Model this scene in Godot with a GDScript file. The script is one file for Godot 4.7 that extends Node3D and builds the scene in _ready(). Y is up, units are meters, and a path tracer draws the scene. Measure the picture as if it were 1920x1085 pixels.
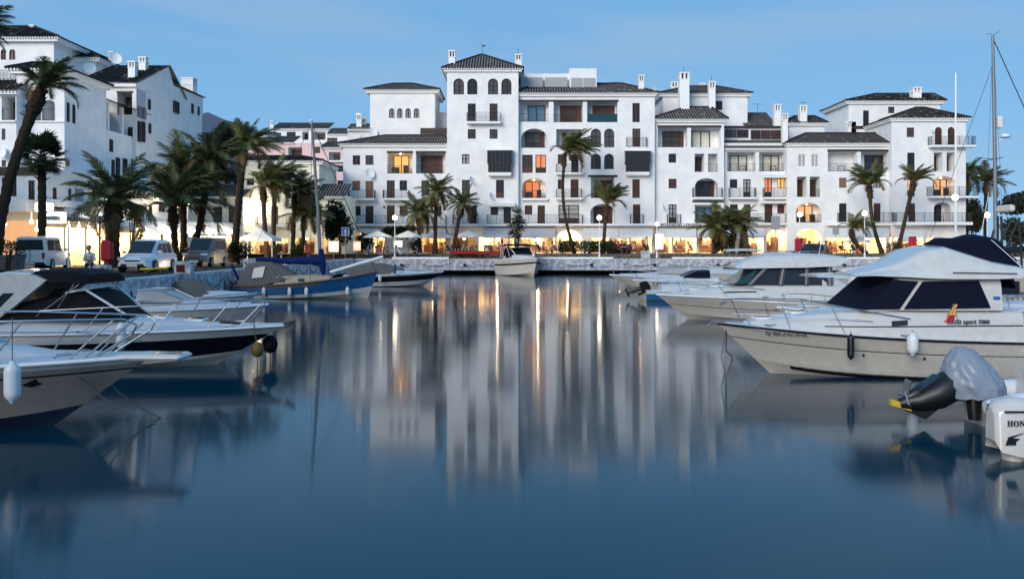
extends Node3D
# Marina at dusk. Camera at (0, 3, 0) looking along -Z; water surface at y = 0, quay top at y = 1.57.
const F := 1650.0     # focal length in photo pixels
const HX := 960.0
const HY := 458.0     # photo row of the horizon
const CAM := Vector3(0, 3, 0)
const QUAY := 1.57
var rng := RandomNumberGenerator.new()
var M := {}
var taken := {}

# ---------------------------------------------------------------- mesh collector
class MB:
	var v := PackedVector3Array()
	var n := PackedVector3Array()
	var c := PackedColorArray()
	var uv := PackedVector2Array()
	var ix := PackedInt32Array()
	var col := Color.WHITE
	func vert(p, nn, t = Vector2.ZERO):
		v.append(p); n.append(nn); c.append(col); uv.append(t)
		return v.size() - 1
	func tri(a, b, d):
		var nn: Vector3 = (b - a).cross(d - a).normalized()
		var i = vert(a, nn); vert(b, nn); vert(d, nn)
		ix.append_array([i, i + 2, i + 1])
	func quad(a, b, d, e):
		var nn: Vector3 = (b - a).cross(e - a)
		if nn.length() < 1e-9: nn = (d - b).cross(e - b)
		nn = nn.normalized()
		var i = vert(a, nn, Vector2(0, 1)); vert(b, nn, Vector2(1, 1)); vert(d, nn, Vector2(1, 0)); vert(e, nn, Vector2(0, 0))
		ix.append_array([i, i + 2, i + 1, i, i + 3, i + 2])
	func obox(t: Transform3D, s: Vector3):
		var h := s / 2
		var p := []
		for k in 8: p.append(t * Vector3(h.x * (1 if k & 1 else -1), h.y * (1 if k & 2 else -1), h.z * (1 if k & 4 else -1)))
		quad(p[4], p[5], p[7], p[6]); quad(p[1], p[0], p[2], p[3]); quad(p[5], p[1], p[3], p[7])
		quad(p[0], p[4], p[6], p[2]); quad(p[6], p[7], p[3], p[2]); quad(p[0], p[1], p[5], p[4])
	func box(a: Vector3, b: Vector3):
		obox(Transform3D(Basis(), (a + b) / 2), (b - a).abs())
	# box with chamfered edges
	func cbox(a: Vector3, b: Vector3, r: float, t := Transform3D()):
		var ce := (a + b) / 2
		var h := (b - a).abs() / 2
		var rr := minf(r, minf(h.x, minf(h.y, h.z)) * 0.9)
		var rings := []
		for k in [[-1, 1.0], [-1, 0.0], [1, 0.0], [1, 1.0]]:
			var y: float = k[0] * (h.y - (0.0 if k[1] > 0 else rr))
			var q: float = rr if k[1] > 0 else 0.0
			var x := h.x - q
			var z := h.z - q
			var row := PackedVector3Array()
			for w in [[x, z - rr], [x - rr, z], [-x + rr, z], [-x, z - rr], [-x, -z + rr], [-x + rr, -z], [x - rr, -z], [x, -z + rr]]:
				row.append(t * (ce + Vector3(w[0], y, w[1])))
			rings.append(row)
		for i in 3:
			for j in 8:
				var j2 := (j + 1) % 8
				quad(rings[i][j2], rings[i][j], rings[i + 1][j], rings[i + 1][j2])
		for j in range(1, 7):
			tri(rings[3][0], rings[3][j + 1], rings[3][j]); tri(rings[0][0], rings[0][j], rings[0][j + 1])
	# smooth grid: rows of points; normal follows du x dv with flip
	func grid(rows: Array, wrap := false, flip := false):
		var nr := rows.size()
		var nc: int = rows[0].size()
		var base := v.size()
		var nm := PackedVector3Array(); nm.resize(nr * nc)
		var fc := []
		for i in nr - 1:
			for j in (nc if wrap else nc - 1):
				var j2 := (j + 1) % nc
				var a: Vector3 = rows[i][j]; var b: Vector3 = rows[i][j2]; var d: Vector3 = rows[i + 1][j2]; var e: Vector3 = rows[i + 1][j]
				var f := (d - a).cross(e - b) * (-1.0 if flip else 1.0)
				for q in [i * nc + j, i * nc + j2, (i + 1) * nc + j2, (i + 1) * nc + j]: nm[q] += f
				fc.append([i * nc + j, i * nc + j2, (i + 1) * nc + j2, (i + 1) * nc + j])
		for i in nr:
			for j in nc:
				vert(rows[i][j], nm[i * nc + j].normalized() if nm[i * nc + j].length() > 1e-12 else Vector3.UP, Vector2(float(j) / (nc - 1), float(i) / (nr - 1)))
		for q in fc:
			if flip: ix.append_array([base + q[0], base + q[1], base + q[2], base + q[0], base + q[2], base + q[3]])
			else: ix.append_array([base + q[0], base + q[2], base + q[1], base + q[0], base + q[3], base + q[2]])
	func tube(pts: Array, r, seg := 6, caps := true):
		var rows := []
		var side := Vector3.ZERO
		for i in pts.size():
			var d: Vector3 = (pts[mini(i + 1, pts.size() - 1)] - pts[maxi(i - 1, 0)]).normalized()
			if side == Vector3.ZERO: side = d.cross(Vector3.UP if absf(d.y) < 0.9 else Vector3.RIGHT).normalized()
			side = (side - d * side.dot(d)).normalized()
			var up := side.cross(d)
			var rad: float = r[i] if r is Array else r
			var row := PackedVector3Array()
			for j in seg:
				var a := TAU * j / seg
				row.append(pts[i] + (side * cos(a) + up * sin(a)) * rad)
			rows.append(row)
		grid(rows, true, false)
		if caps:
			for e in [0, rows.size() - 1]:
				for j in range(1, seg - 1):
					if e == 0: tri(rows[e][0], rows[e][j + 1], rows[e][j])
					else: tri(rows[e][0], rows[e][j], rows[e][j + 1])
	func cyl(a: Vector3, b: Vector3, r0: float, r1 := -1.0, seg := 10):
		tube([a, b], [r0, r0 if r1 < 0 else r1], seg)
	func lathe(o: Vector3, prof: Array, seg := 14):
		var rows := []
		for p in prof:
			var row := PackedVector3Array()
			for j in seg:
				var a := TAU * j / seg
				row.append(o + Vector3(cos(a) * p[0], p[1], sin(a) * p[0]))
			rows.append(row)
		grid(rows, true, true)
	func ball(o: Vector3, r: Vector3, seg := 12, t := Basis()):
		var rows := []
		for i in seg / 2 + 1:
			var b := -PI / 2 + PI * i / (seg / 2)
			var row := PackedVector3Array()
			for j in seg:
				var a := TAU * j / seg
				row.append(o + t * (Vector3(cos(a) * cos(b), sin(b), sin(a) * cos(b)) * r))
			rows.append(row)
		grid(rows, true, true)
	# polygon (Vector2 list) swept along w axis: p = o + x*U + y*V + w*W
	func prism(poly: PackedVector2Array, t: Transform3D, w0: float, w1: float):
		var pts := poly.duplicate()
		if Geometry2D.is_polygon_clockwise(pts): pts.reverse()
		var k := Geometry2D.triangulate_polygon(pts)
		for i in range(0, k.size(), 3):
			var a := pts[k[i]]; var b := pts[k[i + 1]]; var d := pts[k[i + 2]]
			if (b - a).cross(d - a) < 0:
				var q := b; b = d; d = q
			tri(t * Vector3(a.x, a.y, w1), t * Vector3(b.x, b.y, w1), t * Vector3(d.x, d.y, w1))
			tri(t * Vector3(a.x, a.y, w0), t * Vector3(d.x, d.y, w0), t * Vector3(b.x, b.y, w0))
		for i in pts.size():
			var a := pts[i]; var b := pts[(i + 1) % pts.size()]
			quad(t * Vector3(a.x, a.y, w0), t * Vector3(b.x, b.y, w0), t * Vector3(b.x, b.y, w1), t * Vector3(a.x, a.y, w1))
	func mesh(off := Vector3.ZERO) -> ArrayMesh:
		var arr := []
		arr.resize(Mesh.ARRAY_MAX)
		var vv := v
		if off != Vector3.ZERO:
			vv = PackedVector3Array(); vv.resize(v.size())
			for i in v.size(): vv[i] = v[i] - off
		arr[Mesh.ARRAY_VERTEX] = vv; arr[Mesh.ARRAY_NORMAL] = n; arr[Mesh.ARRAY_COLOR] = c; arr[Mesh.ARRAY_TEX_UV] = uv; arr[Mesh.ARRAY_INDEX] = ix
		var m := ArrayMesh.new()
		m.add_surface_from_arrays(Mesh.PRIMITIVE_TRIANGLES, arr)
		return m

# ---------------------------------------------------------------- scene helpers
func numbered(s: String) -> String:
	taken[s] = taken.get(s, -1) + 1
	return s if taken[s] == 0 else "%s_%03d" % [s, taken[s]]
func tag(o: Node, label: String, category: String, group := "", kind := ""):
	o.set_meta("label", label); o.set_meta("category", category)
	if group != "": o.set_meta("group", group)
	if kind != "": o.set_meta("kind", kind)
	return o
func thing(called: String, at: Vector3, label: String, category: String, group := "", turn := 0.0) -> Node3D:
	var o := Node3D.new()
	o.name = numbered(called)
	add_child(o)
	o.position = at; o.rotation.y = turn
	tag(o, label, category, group)
	return o
func top_of(o: Node) -> Node:
	while o.get_parent() != self: o = o.get_parent()
	return o
# commit a collector as a part; world=true when its points are world positions and the thing is unturned
func put(mb: MB, called: String, m: Material, parent: Node, world := true) -> MeshInstance3D:
	var o := MeshInstance3D.new()
	o.name = called
	if mb.v.size() == 0: mb.tri(Vector3.ZERO, Vector3(0.001, 0, 0), Vector3(0, 0.001, 0))
	o.mesh = mb.mesh(top_of(parent).position if world and parent != self else Vector3.ZERO)
	o.material_override = m
	parent.add_child(o, true)
	return o
func single(mb: MB, called: String, m: Material, at: Vector3, label: String, category: String, group := "") -> MeshInstance3D:
	var o := MeshInstance3D.new()
	o.name = numbered(called)
	o.mesh = mb.mesh(at); o.material_override = m
	add_child(o); o.position = at
	tag(o, label, category, group)
	return o
func structure(mb: MB, called: String, m: Material, label := "") -> MeshInstance3D:
	var o := MeshInstance3D.new()
	o.name = numbered(called)
	o.mesh = mb.mesh(); o.material_override = m
	add_child(o)
	o.set_meta("kind", "structure")
	if label != "": o.set_meta("label", label); o.set_meta("category", called.replace("_", " "))
	return o
func dup(o: Node3D, at: Vector3, turn := 0.0, label := "") -> Node3D:
	var r: Node3D = o.duplicate()
	r.name = numbered(str(o.name).rstrip("0123456789").trim_suffix("_"))
	add_child(r)
	r.position = at; r.rotation.y = turn
	if label != "": r.set_meta("label", label)
	return r
# photo pixel to a point at distance d along the view axis, or on a level plane
func P(px: float, py: float, d: float) -> Vector3:
	return CAM + Vector3((px - HX) / F, -(py - HY) / F, -1) * d
func G(px: float, py: float, y := 0.0) -> Vector3:
	var d := (CAM.y - y) * F / (py - HY)
	return P(px, py, d)
func mat(key: String, c: Color, rough := 0.8, metal := 0.0, noise := "", nscale := 1.0) -> StandardMaterial3D:
	var m := StandardMaterial3D.new()
	m.resource_name = key
	m.albedo_color = c.linear_to_srgb()
	m.roughness = rough; m.metallic = metal
	m.vertex_color_use_as_albedo = true
	if noise != "":
		m.albedo_texture = T[noise]
		m.uv1_triplanar = true; m.uv1_world_triplanar = true
		m.uv1_scale = Vector3.ONE * nscale
	M[key] = m
	return m
func glow(key: String, c: Color, e: float) -> StandardMaterial3D:
	var m := mat(key, Color(0.12, 0.12, 0.12), 0.6)
	m.emission_enabled = true
	m.emission = c.linear_to_srgb(); m.emission_energy_multiplier = e
	return m
var T := {}
func noise_tex(key: String, freq: float, lo: float, hi: float, oct := 4, mid := 0.5, seed_ := 3, tint := Color.WHITE):
	var s := 256
	var im := Image.create(s, s, false, Image.FORMAT_RGB8)
	var f := FastNoiseLite.new()
	f.seed = seed_; f.frequency = freq; f.fractal_octaves = oct
	f.noise_type = FastNoiseLite.TYPE_SIMPLEX_SMOOTH
	var sm := f.get_seamless_image(s, s)
	for y in s:
		for x in s:
			var q := sm.get_pixel(x, y).r
			q = clampf((q - mid) * 1.8 + 0.5, 0, 1)
			var w := lerpf(lo, hi, q)
			im.set_pixel(x, y, Color(w * lerpf(tint.r, 1, q), w * lerpf(tint.g, 1, q), w * lerpf(tint.b, 1, q)))
	T[key] = ImageTexture.create_from_image(im)
func omni(at: Vector3, c: Color, e: float, size := 0.15, parent: Node = null):
	var l := OmniLight3D.new()
	l.name = "lamp_light"
	l.light_color = c.linear_to_srgb(); l.light_energy = e; l.light_size = size
	l.omni_range = 40.0; l.omni_attenuation = 2.0; l.shadow_enabled = true
	if parent == null:
		add_child(l, true); l.position = at
	else:
		parent.add_child(l, true); l.position = at - top_of(parent).position
	return l
func text(s: String, m: Material, size: float, t: Transform3D, parent: Node, called := "lettering", serif := false):
	var tm := TextMesh.new()
	tm.text = s; tm.font_size = 64; tm.pixel_size = size / 46.0; tm.depth = 0.01
	var fo := SystemFont.new()
	fo.font_names = PackedStringArray(["Droid Serif" if serif else "Droid Sans"])
	fo.font_weight = 700
	tm.font = fo
	var o := MeshInstance3D.new()
	o.name = called; o.mesh = tm; o.material_override = m
	parent.add_child(o, true)
	o.transform = t
	return o

# ---------------------------------------------------------------- start
func _ready():
	rng.seed = 20240613
	var cam := Camera3D.new()
	cam.name = "camera"
	add_child(cam)
	cam.position = CAM
	cam.projection = Camera3D.PROJECTION_FRUSTUM
	cam.near = 0.1; cam.far = 6000.0
	cam.size = 1085.0 / F * 0.1
	cam.frustum_offset = Vector2(0, -(542.5 - HY) / F * 0.1)
	cam.current = true
	make_sky()
	var sun := DirectionalLight3D.new()
	sun.name = "afterglow"
	add_child(sun)
	sun.look_at_from_position(Vector3.ZERO, Vector3(0.62, -0.42, -1.0))
	sun.light_color = Color(1.0, 0.965, 0.915)
	sun.light_energy = 0.72; sun.light_angular_distance = 36.0; sun.shadow_enabled = true
	make_materials()
	make_ground()
	make_row()
	make_left_street()
	make_promenade()
	make_palms()
	make_boats()
	make_left_quay()

func make_sky():
	var we := WorldEnvironment.new()
	we.name = "environment"
	add_child(we)
	var e := Environment.new()
	we.environment = e
	var w := 1024; var h := 512
	var im := Image.create(w, h, false, Image.FORMAT_RGBF)
	var f := FastNoiseLite.new()
	f.seed = 11; f.frequency = 0.9; f.fractal_octaves = 4
	# dusk air: pale at the horizon, deeper above; a little paler towards the west, thin streaks of cloud
	for y in h:
		var el := (0.5 - (y + 0.5) / h) * PI
		var s := clampf(sin(maxf(el, 0.0)), 0, 1)
		for x in w:
			var az := ((x + 0.5) / w) * TAU
			var dir := Vector3(sin(az), 0, -cos(az)) # about the up axis
			var k := pow(1.0 - s, 3.2)
			var c := Color(0.10, 0.335, 0.66).lerp(Color(0.30, 0.555, 0.83), k)
			c = c.lerp(c * 1.12, 0.5 + 0.5 * dir.x)
			var st := f.get_noise_3d(dir.x * 1.8 * cos(el), el * 13.0 + dir.x * 1.2, dir.z * 1.8 * cos(el))
			var a := clampf((st - 0.02) * 2.2, 0, 1) * clampf(el * 6.0, 0, 1) * 0.30
			c = c.lerp(Color(0.42, 0.52, 0.70), a)
			im.set_pixel(x, y, c)
	var sky := Sky.new()
	var pm := PanoramaSkyMaterial.new()
	pm.panorama = ImageTexture.create_from_image(im)
	sky.sky_material = pm
	e.background_mode = Environment.BG_SKY
	e.sky = sky
	e.background_energy_multiplier = 0.68
	e.tonemap_mode = Environment.TONE_MAPPER_LINEAR
	e.tonemap_exposure = 1.45
	e.sdfgi_enabled = true; e.ssao_enabled = true; e.ssil_enabled = true

func make_materials():
	noise_tex("stucco", 0.02, 0.982, 1.0, 5, 0.45, 3, Color(0.97, 0.97, 0.99))
	noise_tex("grime", 0.022, 0.74, 1.0, 6, 0.40, 9, Color(0.9, 0.92, 1.0))
	noise_tex("hullwear", 0.03, 0.965, 1.0, 5, 0.4, 21, Color(1, 0.98, 0.95))
	noise_tex("patches", 0.012, 0.62, 0.98, 4, 0.5, 31)
	noise_tex("grain", 0.06, 0.7, 1.0, 4, 0.5, 5)
	noise_tex("stone", 0.05, 0.55, 1.0, 5, 0.5, 7, Color(0.95, 0.93, 0.9))
	mat("white", Color(0.80, 0.80, 0.79), 0.85, 0, "stucco", 0.09)
	mat("cream", Color(0.82, 0.80, 0.66), 0.85, 0, "stucco", 0.09)
	mat("pink", Color(0.78, 0.55, 0.55), 0.85, 0, "stucco", 0.09)
	mat("trim", Color(0.82, 0.82, 0.81), 0.8)
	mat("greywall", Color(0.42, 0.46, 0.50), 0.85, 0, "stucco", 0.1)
	mat("tile", Color(1, 1, 1), 0.85, 0, "grain", 0.6)
	mat("wood", Color(0.035, 0.018, 0.013), 0.55, 0, "grain", 1.5)
	mat("redwood", Color(0.11, 0.028, 0.018), 0.5, 0, "grain", 1.5)
	mat("brown", Color(0.10, 0.042, 0.028), 0.6, 0, "grain", 1.5)
	mat("tan", Color(0.34, 0.20, 0.15), 0.7, 0, "grain", 1.5)
	mat("iron", Color(0.014, 0.015, 0.018), 0.5, 0.2)
	mat("pane", Color(0.020, 0.022, 0.028), 0.12)
	mat("dimcurtain", Color(0.075, 0.072, 0.075), 0.2)
	mat("dimblind", Color(0.05, 0.038, 0.034), 0.25)
	mat("curtain", Color(0.36, 0.36, 0.36), 0.25)
	mat("paleblind", Color(0.62, 0.60, 0.52), 0.4)
	mat("blueglass", Color(0.10, 0.20, 0.30), 0.08)
	mat("greenglass", Color(0.015, 0.05, 0.055), 0.15)
	mat("canvas", Color(0.78, 0.76, 0.72), 0.9, 0, "stucco", 0.3)
	mat("greycanvas", Color(0.50, 0.50, 0.52), 0.9, 0, "stucco", 0.3)
	mat("redcloth", Color(0.30, 0.03, 0.025), 0.9)
	mat("maroon", Color(0.10, 0.015, 0.015), 0.8)
	mat("bark", Color(0.085, 0.062, 0.045), 0.95, 0, "stone", 1.2)
	mat("frond", Color(1, 1, 1), 0.45)
	M.frond.backlight_enabled = true; M.frond.backlight = Color(0.25, 0.28, 0.18)
	mat("leaf", Color(1, 1, 1), 0.6)
	M.leaf.backlight_enabled = true; M.leaf.backlight = Color(0.2, 0.25, 0.15)
	mat("gelcoat", Color(0.60, 0.60, 0.59), 0.16, 0, "hullwear", 0.4)
	M.gelcoat.clearcoat_enabled = true; M.gelcoat.clearcoat = 0.6; M.gelcoat.clearcoat_roughness = 0.08
	mat("deckwhite", Color(0.56, 0.58, 0.60), 0.4, 0, "stucco", 0.5)
	mat("hullgrey", Color(0.50, 0.48, 0.45), 0.2, 0, "hullwear", 0.5)
	mat("hulltaupe", Color(0.25, 0.235, 0.215), 0.2, 0, "hullwear", 0.5)
	mat("blackhull", Color(0.006, 0.006, 0.010), 0.12)
	mat("bluehull", Color(0.03, 0.19, 0.48), 0.3, 0, "stone", 0.8)
	mat("antifoul", Color(0.01, 0.025, 0.06), 0.7)
	mat("black", Color(0.010, 0.010, 0.012), 0.7)
	mat("blackplastic", Color(0.007, 0.008, 0.010), 0.38)
	mat("navy", Color(0.006, 0.008, 0.022), 0.8)
	mat("royal", Color(0.008, 0.024, 0.11), 0.8)
	mat("beige", Color(0.42, 0.34, 0.24), 0.6)
	mat("taupe", Color(0.19, 0.175, 0.165), 0.9, 0, "grain", 0.7)
	mat("teak", Color(0.20, 0.12, 0.07), 0.6, 0, "grain", 1.5)
	mat("steel", Color(0.45, 0.47, 0.50), 0.28, 1.0)
	mat("alu", Color(0.20, 0.205, 0.22), 0.5, 0.4)
	mat("rubber", Color(0.015, 0.015, 0.016), 0.75)
	mat("fender", Color(0.70, 0.72, 0.74), 0.4)
	mat("fenderblue", Color(0.02, 0.06, 0.17), 0.4)
	mat("tarp", Color(0.22, 0.26, 0.33), 0.38)
	mat("yellow", Color(0.60, 0.42, 0.03), 0.5)
	mat("red", Color(0.42, 0.015, 0.03), 0.4)
	mat("orange", Color(0.50, 0.07, 0.02), 0.45)
	mat("flagyellow", Color(0.65, 0.36, 0.08), 0.8)
	mat("carwhite", Color(0.76, 0.77, 0.78), 0.15)
	M.carwhite.clearcoat_enabled = true; M.carwhite.clearcoat = 0.8
	mat("cargrey", Color(0.16, 0.155, 0.16), 0.25, 0.3)
	mat("cardark", Color(0.015, 0.02, 0.035), 0.18)
	mat("tail", Color(0.25, 0.012, 0.02), 0.2)
	mat("headlamp", Color(0.55, 0.60, 0.66), 0.1, 0.3)
	mat("plate", Color(0.7, 0.7, 0.66), 0.5)
	mat("skin", Color(1, 1, 1), 0.75)
	mat("concrete", Color(0.46, 0.46, 0.46), 0.9, 0, "stone", 0.25)
	mat("quaywhite", Color(0.54, 0.56, 0.58), 0.85, 0, "grime", 0.3)
	mat("paving", Color(0.20, 0.18, 0.16), 0.85, 0, "stone", 0.3)
	mat("asphalt", Color(0.075, 0.075, 0.078), 0.9, 0, "stone", 0.3)
	mat("weed", Color(0.012, 0.014, 0.012), 0.8, 0, "stone", 0.5)
	mat("hill", Color(0.05, 0.075, 0.12), 1.0)
	mat("pot", Color(0.30, 0.27, 0.24), 0.9, 0, "stone", 0.8)
	mat("plaster_inside", Color(0.72, 0.62, 0.46), 0.9, 0, "stucco", 0.3)
	mat("signblue", Color(0.02, 0.10, 0.42), 0.4)
	mat("signgrey", Color(0.30, 0.30, 0.33), 0.5)
	mat("sail", Color(0.55, 0.57, 0.62), 0.8, 0, "grain", 0.7)
	mat("buoy", Color(0.13, 0.08, 0.02), 0.6)
	mat("rope", Color(0.13, 0.12, 0.10), 0.9)
	for k in ["black", "navy", "royal", "taupe", "maroon", "redcloth", "canvas", "frond", "leaf", "bark", "weed", "asphalt", "paving", "tile"]: M[k].metallic_specular = 0.2
	var w := mat("water", Color(0.0003, 0.036, 0.060), 0.095)
	w.anisotropy_enabled = true; w.anisotropy = -0.9 # wavelets run parallel to the far quay
	w.roughness_texture = T.patches; w.uv1_triplanar = true; w.uv1_world_triplanar = true; w.uv1_scale = Vector3.ONE * 0.035
	w.refraction_enabled = true; w.refraction_scale = 0.033; w.vertex_color_use_as_albedo = false
	glow("lit_warm", Color(1.0, 0.42, 0.10), 1.1)
	glow("lit_amber", Color(1.0, 0.44, 0.07), 0.85)
	glow("lit_orange", Color(1.0, 0.24, 0.03), 0.55)
	glow("lit_peach", Color(1.0, 0.50, 0.20), 0.6)
	glow("lamp_white", Color(1.0, 0.90, 0.68), 14.0)
	glow("lamp_warm", Color(1.0, 0.72, 0.35), 9.0)
	glow("sign_white", Color(1.0, 0.94, 0.80), 1.0)
	glow("sign_soft", Color(1.0, 0.66, 0.36), 0.5)

# ---------------------------------------------------------------- ground, water, quays
func make_ground():
	var mb := MB.new()
	mb.quad(Vector3(-500, 0, 60), Vector3(500, 0, 60), Vector3(500, 0, -700), Vector3(-500, 0, -700))
	structure(mb, "water", M.water, "smooth dark blue harbour water mirroring the white buildings")
	# far quay: deck slab over a recessed dark base
	mb = MB.new()
	mb.box(Vector3(-15.7, 1.3, -93), Vector3(140, QUAY, -87.9))
	structure(mb, "quay_pavement", M.paving)
	mb = MB.new()
	mb.box(Vector3(-15.7, -1, -94), Vector3(140, 0.42, -88.9))
	mb.box(Vector3(-17.0, -1, -88.9), Vector3(-16.4, 0.30, 20))
	structure(mb, "quay_footing", M.weed)
	var q := thing("quay_wall", Vector3(0, 0.4, -87.6), "long stained white concrete quay wall in front of the restaurants", "quay wall")
	var xs := -15.7
	while xs < 139:
		var w := rng.randf_range(7.5, 9.5)
		mb = MB.new()
		mb.cbox(Vector3(xs + 0.012, 0.40, -88.6), Vector3(xs + w - 0.012, QUAY - 0.004 + rng.randf() * 0.008, -87.6 - rng.randf() * 0.02), 0.05)
		put(mb, "concrete_panel", M.quaywhite, q)
		xs += w
	# mooring rings, tyres and a low kerb on top
	xs = -12.0
	while xs < 100:
		mb = MB.new()
		mb.box(Vector3(xs, QUAY, -88.3), Vector3(xs + rng.randf_range(4, 11), QUAY + 0.16, -87.95))
		put(mb, "kerb", M.trim, q)
		xs += rng.randf_range(12, 17)
	mb = MB.new()
	for k in 22:
		var x := -14.0 + k * 4.6 + rng.randf() * 2
		var pts := []
		for j in 9: pts.append(Vector3(x + j * 0.42, 1.12 - 0.28 * sin(PI * j / 8.0), -87.56))
		mb.tube(pts, 0.018, 4)
	put(mb, "mooring_rope", M.black, q)
	for k in 15:
		mb = MB.new()
		var x := -11.0 + k * 6.3
		mb.cyl(Vector3(x, 0.95, -87.6), Vector3(x, 0.95, -87.42), 0.16, 0.16, 10)
		put(mb, "fender_disc", M.rubber, q)
	# left quay
	mb = MB.new()
	mb.box(Vector3(-140, 1.2, -93), Vector3(-15.95, QUAY, 20))
	structure(mb, "quay_road", M.asphalt)
	q = thing("quay_wall", Vector3(-15.7, 0.2, -40), "streaked white quay wall below the parked cars", "quay wall")
	var z := 15.0
	while z > -87:
		var w := rng.randf_range(4.5, 6.5)
		mb = MB.new()
		mb.cbox(Vector3(-16.3, 0.25, maxf(z - w, -87.55) + 0.01), Vector3(-15.7 - rng.randf() * 0.02, QUAY + 0.02, z - 0.01), 0.06)
		put(mb, "concrete_panel", M.quaywhite, q)
		z -= w
	mb = MB.new()
	for k in 18:
		var zz := -22.0 - k * 3.3
		var pts := []
		for j in 9: pts.append(Vector3(-15.67, 1.2 - 0.42 * sin(PI * j / 8.0), zz - j * 0.33))
		mb.tube(pts, 0.02, 4)
		for s in 3:
			var zs := zz - rng.randf() * 3.0
			mb.box(Vector3(-15.695, 0.3, zs), Vector3(-15.66, 0.3 + rng.randf_range(0.2, 0.8), zs - 0.05))
	put(mb, "mooring_rope", M.black, q)
	# terrace one step higher, where the buildings stand
	mb = MB.new()
	mb.box(Vector3(-140, 1.0, -330), Vector3(140, 2.0, -93))
	structure(mb, "terrace_pavement", M.paving)
	# far hills behind the houses
	mb = MB.new()
	var rows := []
	for j in 2:
		var row := PackedVector3Array()
		for i in 60:
			var px := 60.0 + i * 15
			var y: float = 211 + 5 * sin(i * 0.7) * sin(i * 0.23) + absf(px - 392) * 0.35
			row.append(P(px, y if j else 470.0, 1500 + 60 * j))
		rows.append(row)
	mb.grid(rows)
	structure(mb, "hills", M.hill)

# ---------------------------------------------------------------- facades
func front(d: float) -> Transform3D: return Transform3D(Basis(), Vector3(0, 0, -d))
func side(x: float) -> Transform3D: return Transform3D(Basis(Vector3(0, 0, -1), Vector3.UP, Vector3(1, 0, 0)), Vector3(x, 0, 0))
func uvp(pl: Transform3D, px: float, py: float) -> Vector2:
	var dir := Vector3((px - HX) / F, -(py - HY) / F, -1)
	var nn := pl.basis.z
	var t := (pl.origin - CAM).dot(nn) / dir.dot(nn)
	var q := pl.affine_inverse() * (CAM + dir * t)
	return Vector2(q.x, q.y)
func rect(pl: Transform3D, x0, y0, x1, y1) -> Array:
	var a := uvp(pl, x0, y1); var b := uvp(pl, x1, y0)
	return [a.x, a.y, b.x, b.y]
func pbox(mb: MB, pl: Transform3D, u0, v0, u1, v1, w0, w1):
	mb.obox(pl * Transform3D(Basis(), Vector3((u0 + u1) / 2.0, (v0 + v1) / 2.0, (w0 + w1) / 2.0)), Vector3(absf(u1 - u0), absf(v1 - v0), absf(w1 - w0)))
func pquad(mb: MB, pl: Transform3D, u0, v0, u1, v1, w):
	mb.quad(pl * Vector3(u0, v0, w), pl * Vector3(u1, v0, w), pl * Vector3(u1, v1, w), pl * Vector3(u0, v1, w))
# wall with openings: holes are [u0, v0, u1, v1, rise of arch]
func wall_mesh(mb: MB, pl: Transform3D, u0, v0, u1, v1, holes: Array, depth: float):
	var us := [u0, u1]; var vs := [v0, v1]
	for h in holes:
		us.append_array([h[0], h[2]]); vs.append_array([h[1], h[3]])
	us.sort(); vs.sort()
	for i in us.size() - 1:
		if us[i + 1] - us[i] < 1e-4: continue
		for j in vs.size() - 1:
			if vs[j + 1] - vs[j] < 1e-4: continue
			var cu: float = (us[i] + us[i + 1]) / 2; var cv: float = (vs[j] + vs[j + 1]) / 2
			var inside: bool = cu < u0 or cu > u1 or cv < v0 or cv > v1
			for h in holes:
				if cu > h[0] and cu < h[2] and cv > h[1] and cv < h[3]: inside = true
			if not inside: pquad(mb, pl, us[i], vs[j], us[i + 1], vs[j + 1], 0.0)
	for h in holes:
		var pts := outline(h)
		for i in pts.size():
			var a: Vector2 = pts[i]; var b: Vector2 = pts[(i + 1) % pts.size()]
			mb.quad(pl * Vector3(b.x, b.y, 0), pl * Vector3(a.x, a.y, 0), pl * Vector3(a.x, a.y, -depth), pl * Vector3(b.x, b.y, -depth))
		if h[4] > 0:
			for i in range(1, pts.size() - 2):
				var a: Vector2 = pts[i + 1]; var b: Vector2 = pts[i + 2] if i + 2 < pts.size() else pts[0]
				var cu: float = (a.x + b.x) / 2
				var corner := Vector2(h[2] if cu > (h[0] + h[2]) / 2 else h[0], h[3])
				mb.tri(pl * Vector3(corner.x, corner.y, 0), pl * Vector3(b.x, b.y, 0), pl * Vector3(a.x, a.y, 0))
			var mid := Vector2((h[0] + h[2]) / 2, h[3])
# outline of an opening, counter-clockwise from the lower left corner
func outline(h: Array) -> PackedVector2Array:
	var o := PackedVector2Array([Vector2(h[0], h[1]), Vector2(h[2], h[1])])
	if h[4] <= 0:
		o.append_array([Vector2(h[2], h[3]), Vector2(h[0], h[3])])
		return o
	var k := 14
	for i in k + 1:
		var a := PI * i / k
		o.append(Vector2((h[0] + h[2]) / 2 + cos(a) * (h[2] - h[0]) / 2, h[3] - h[4] + sin(a) * h[4]))
	return o
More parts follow.
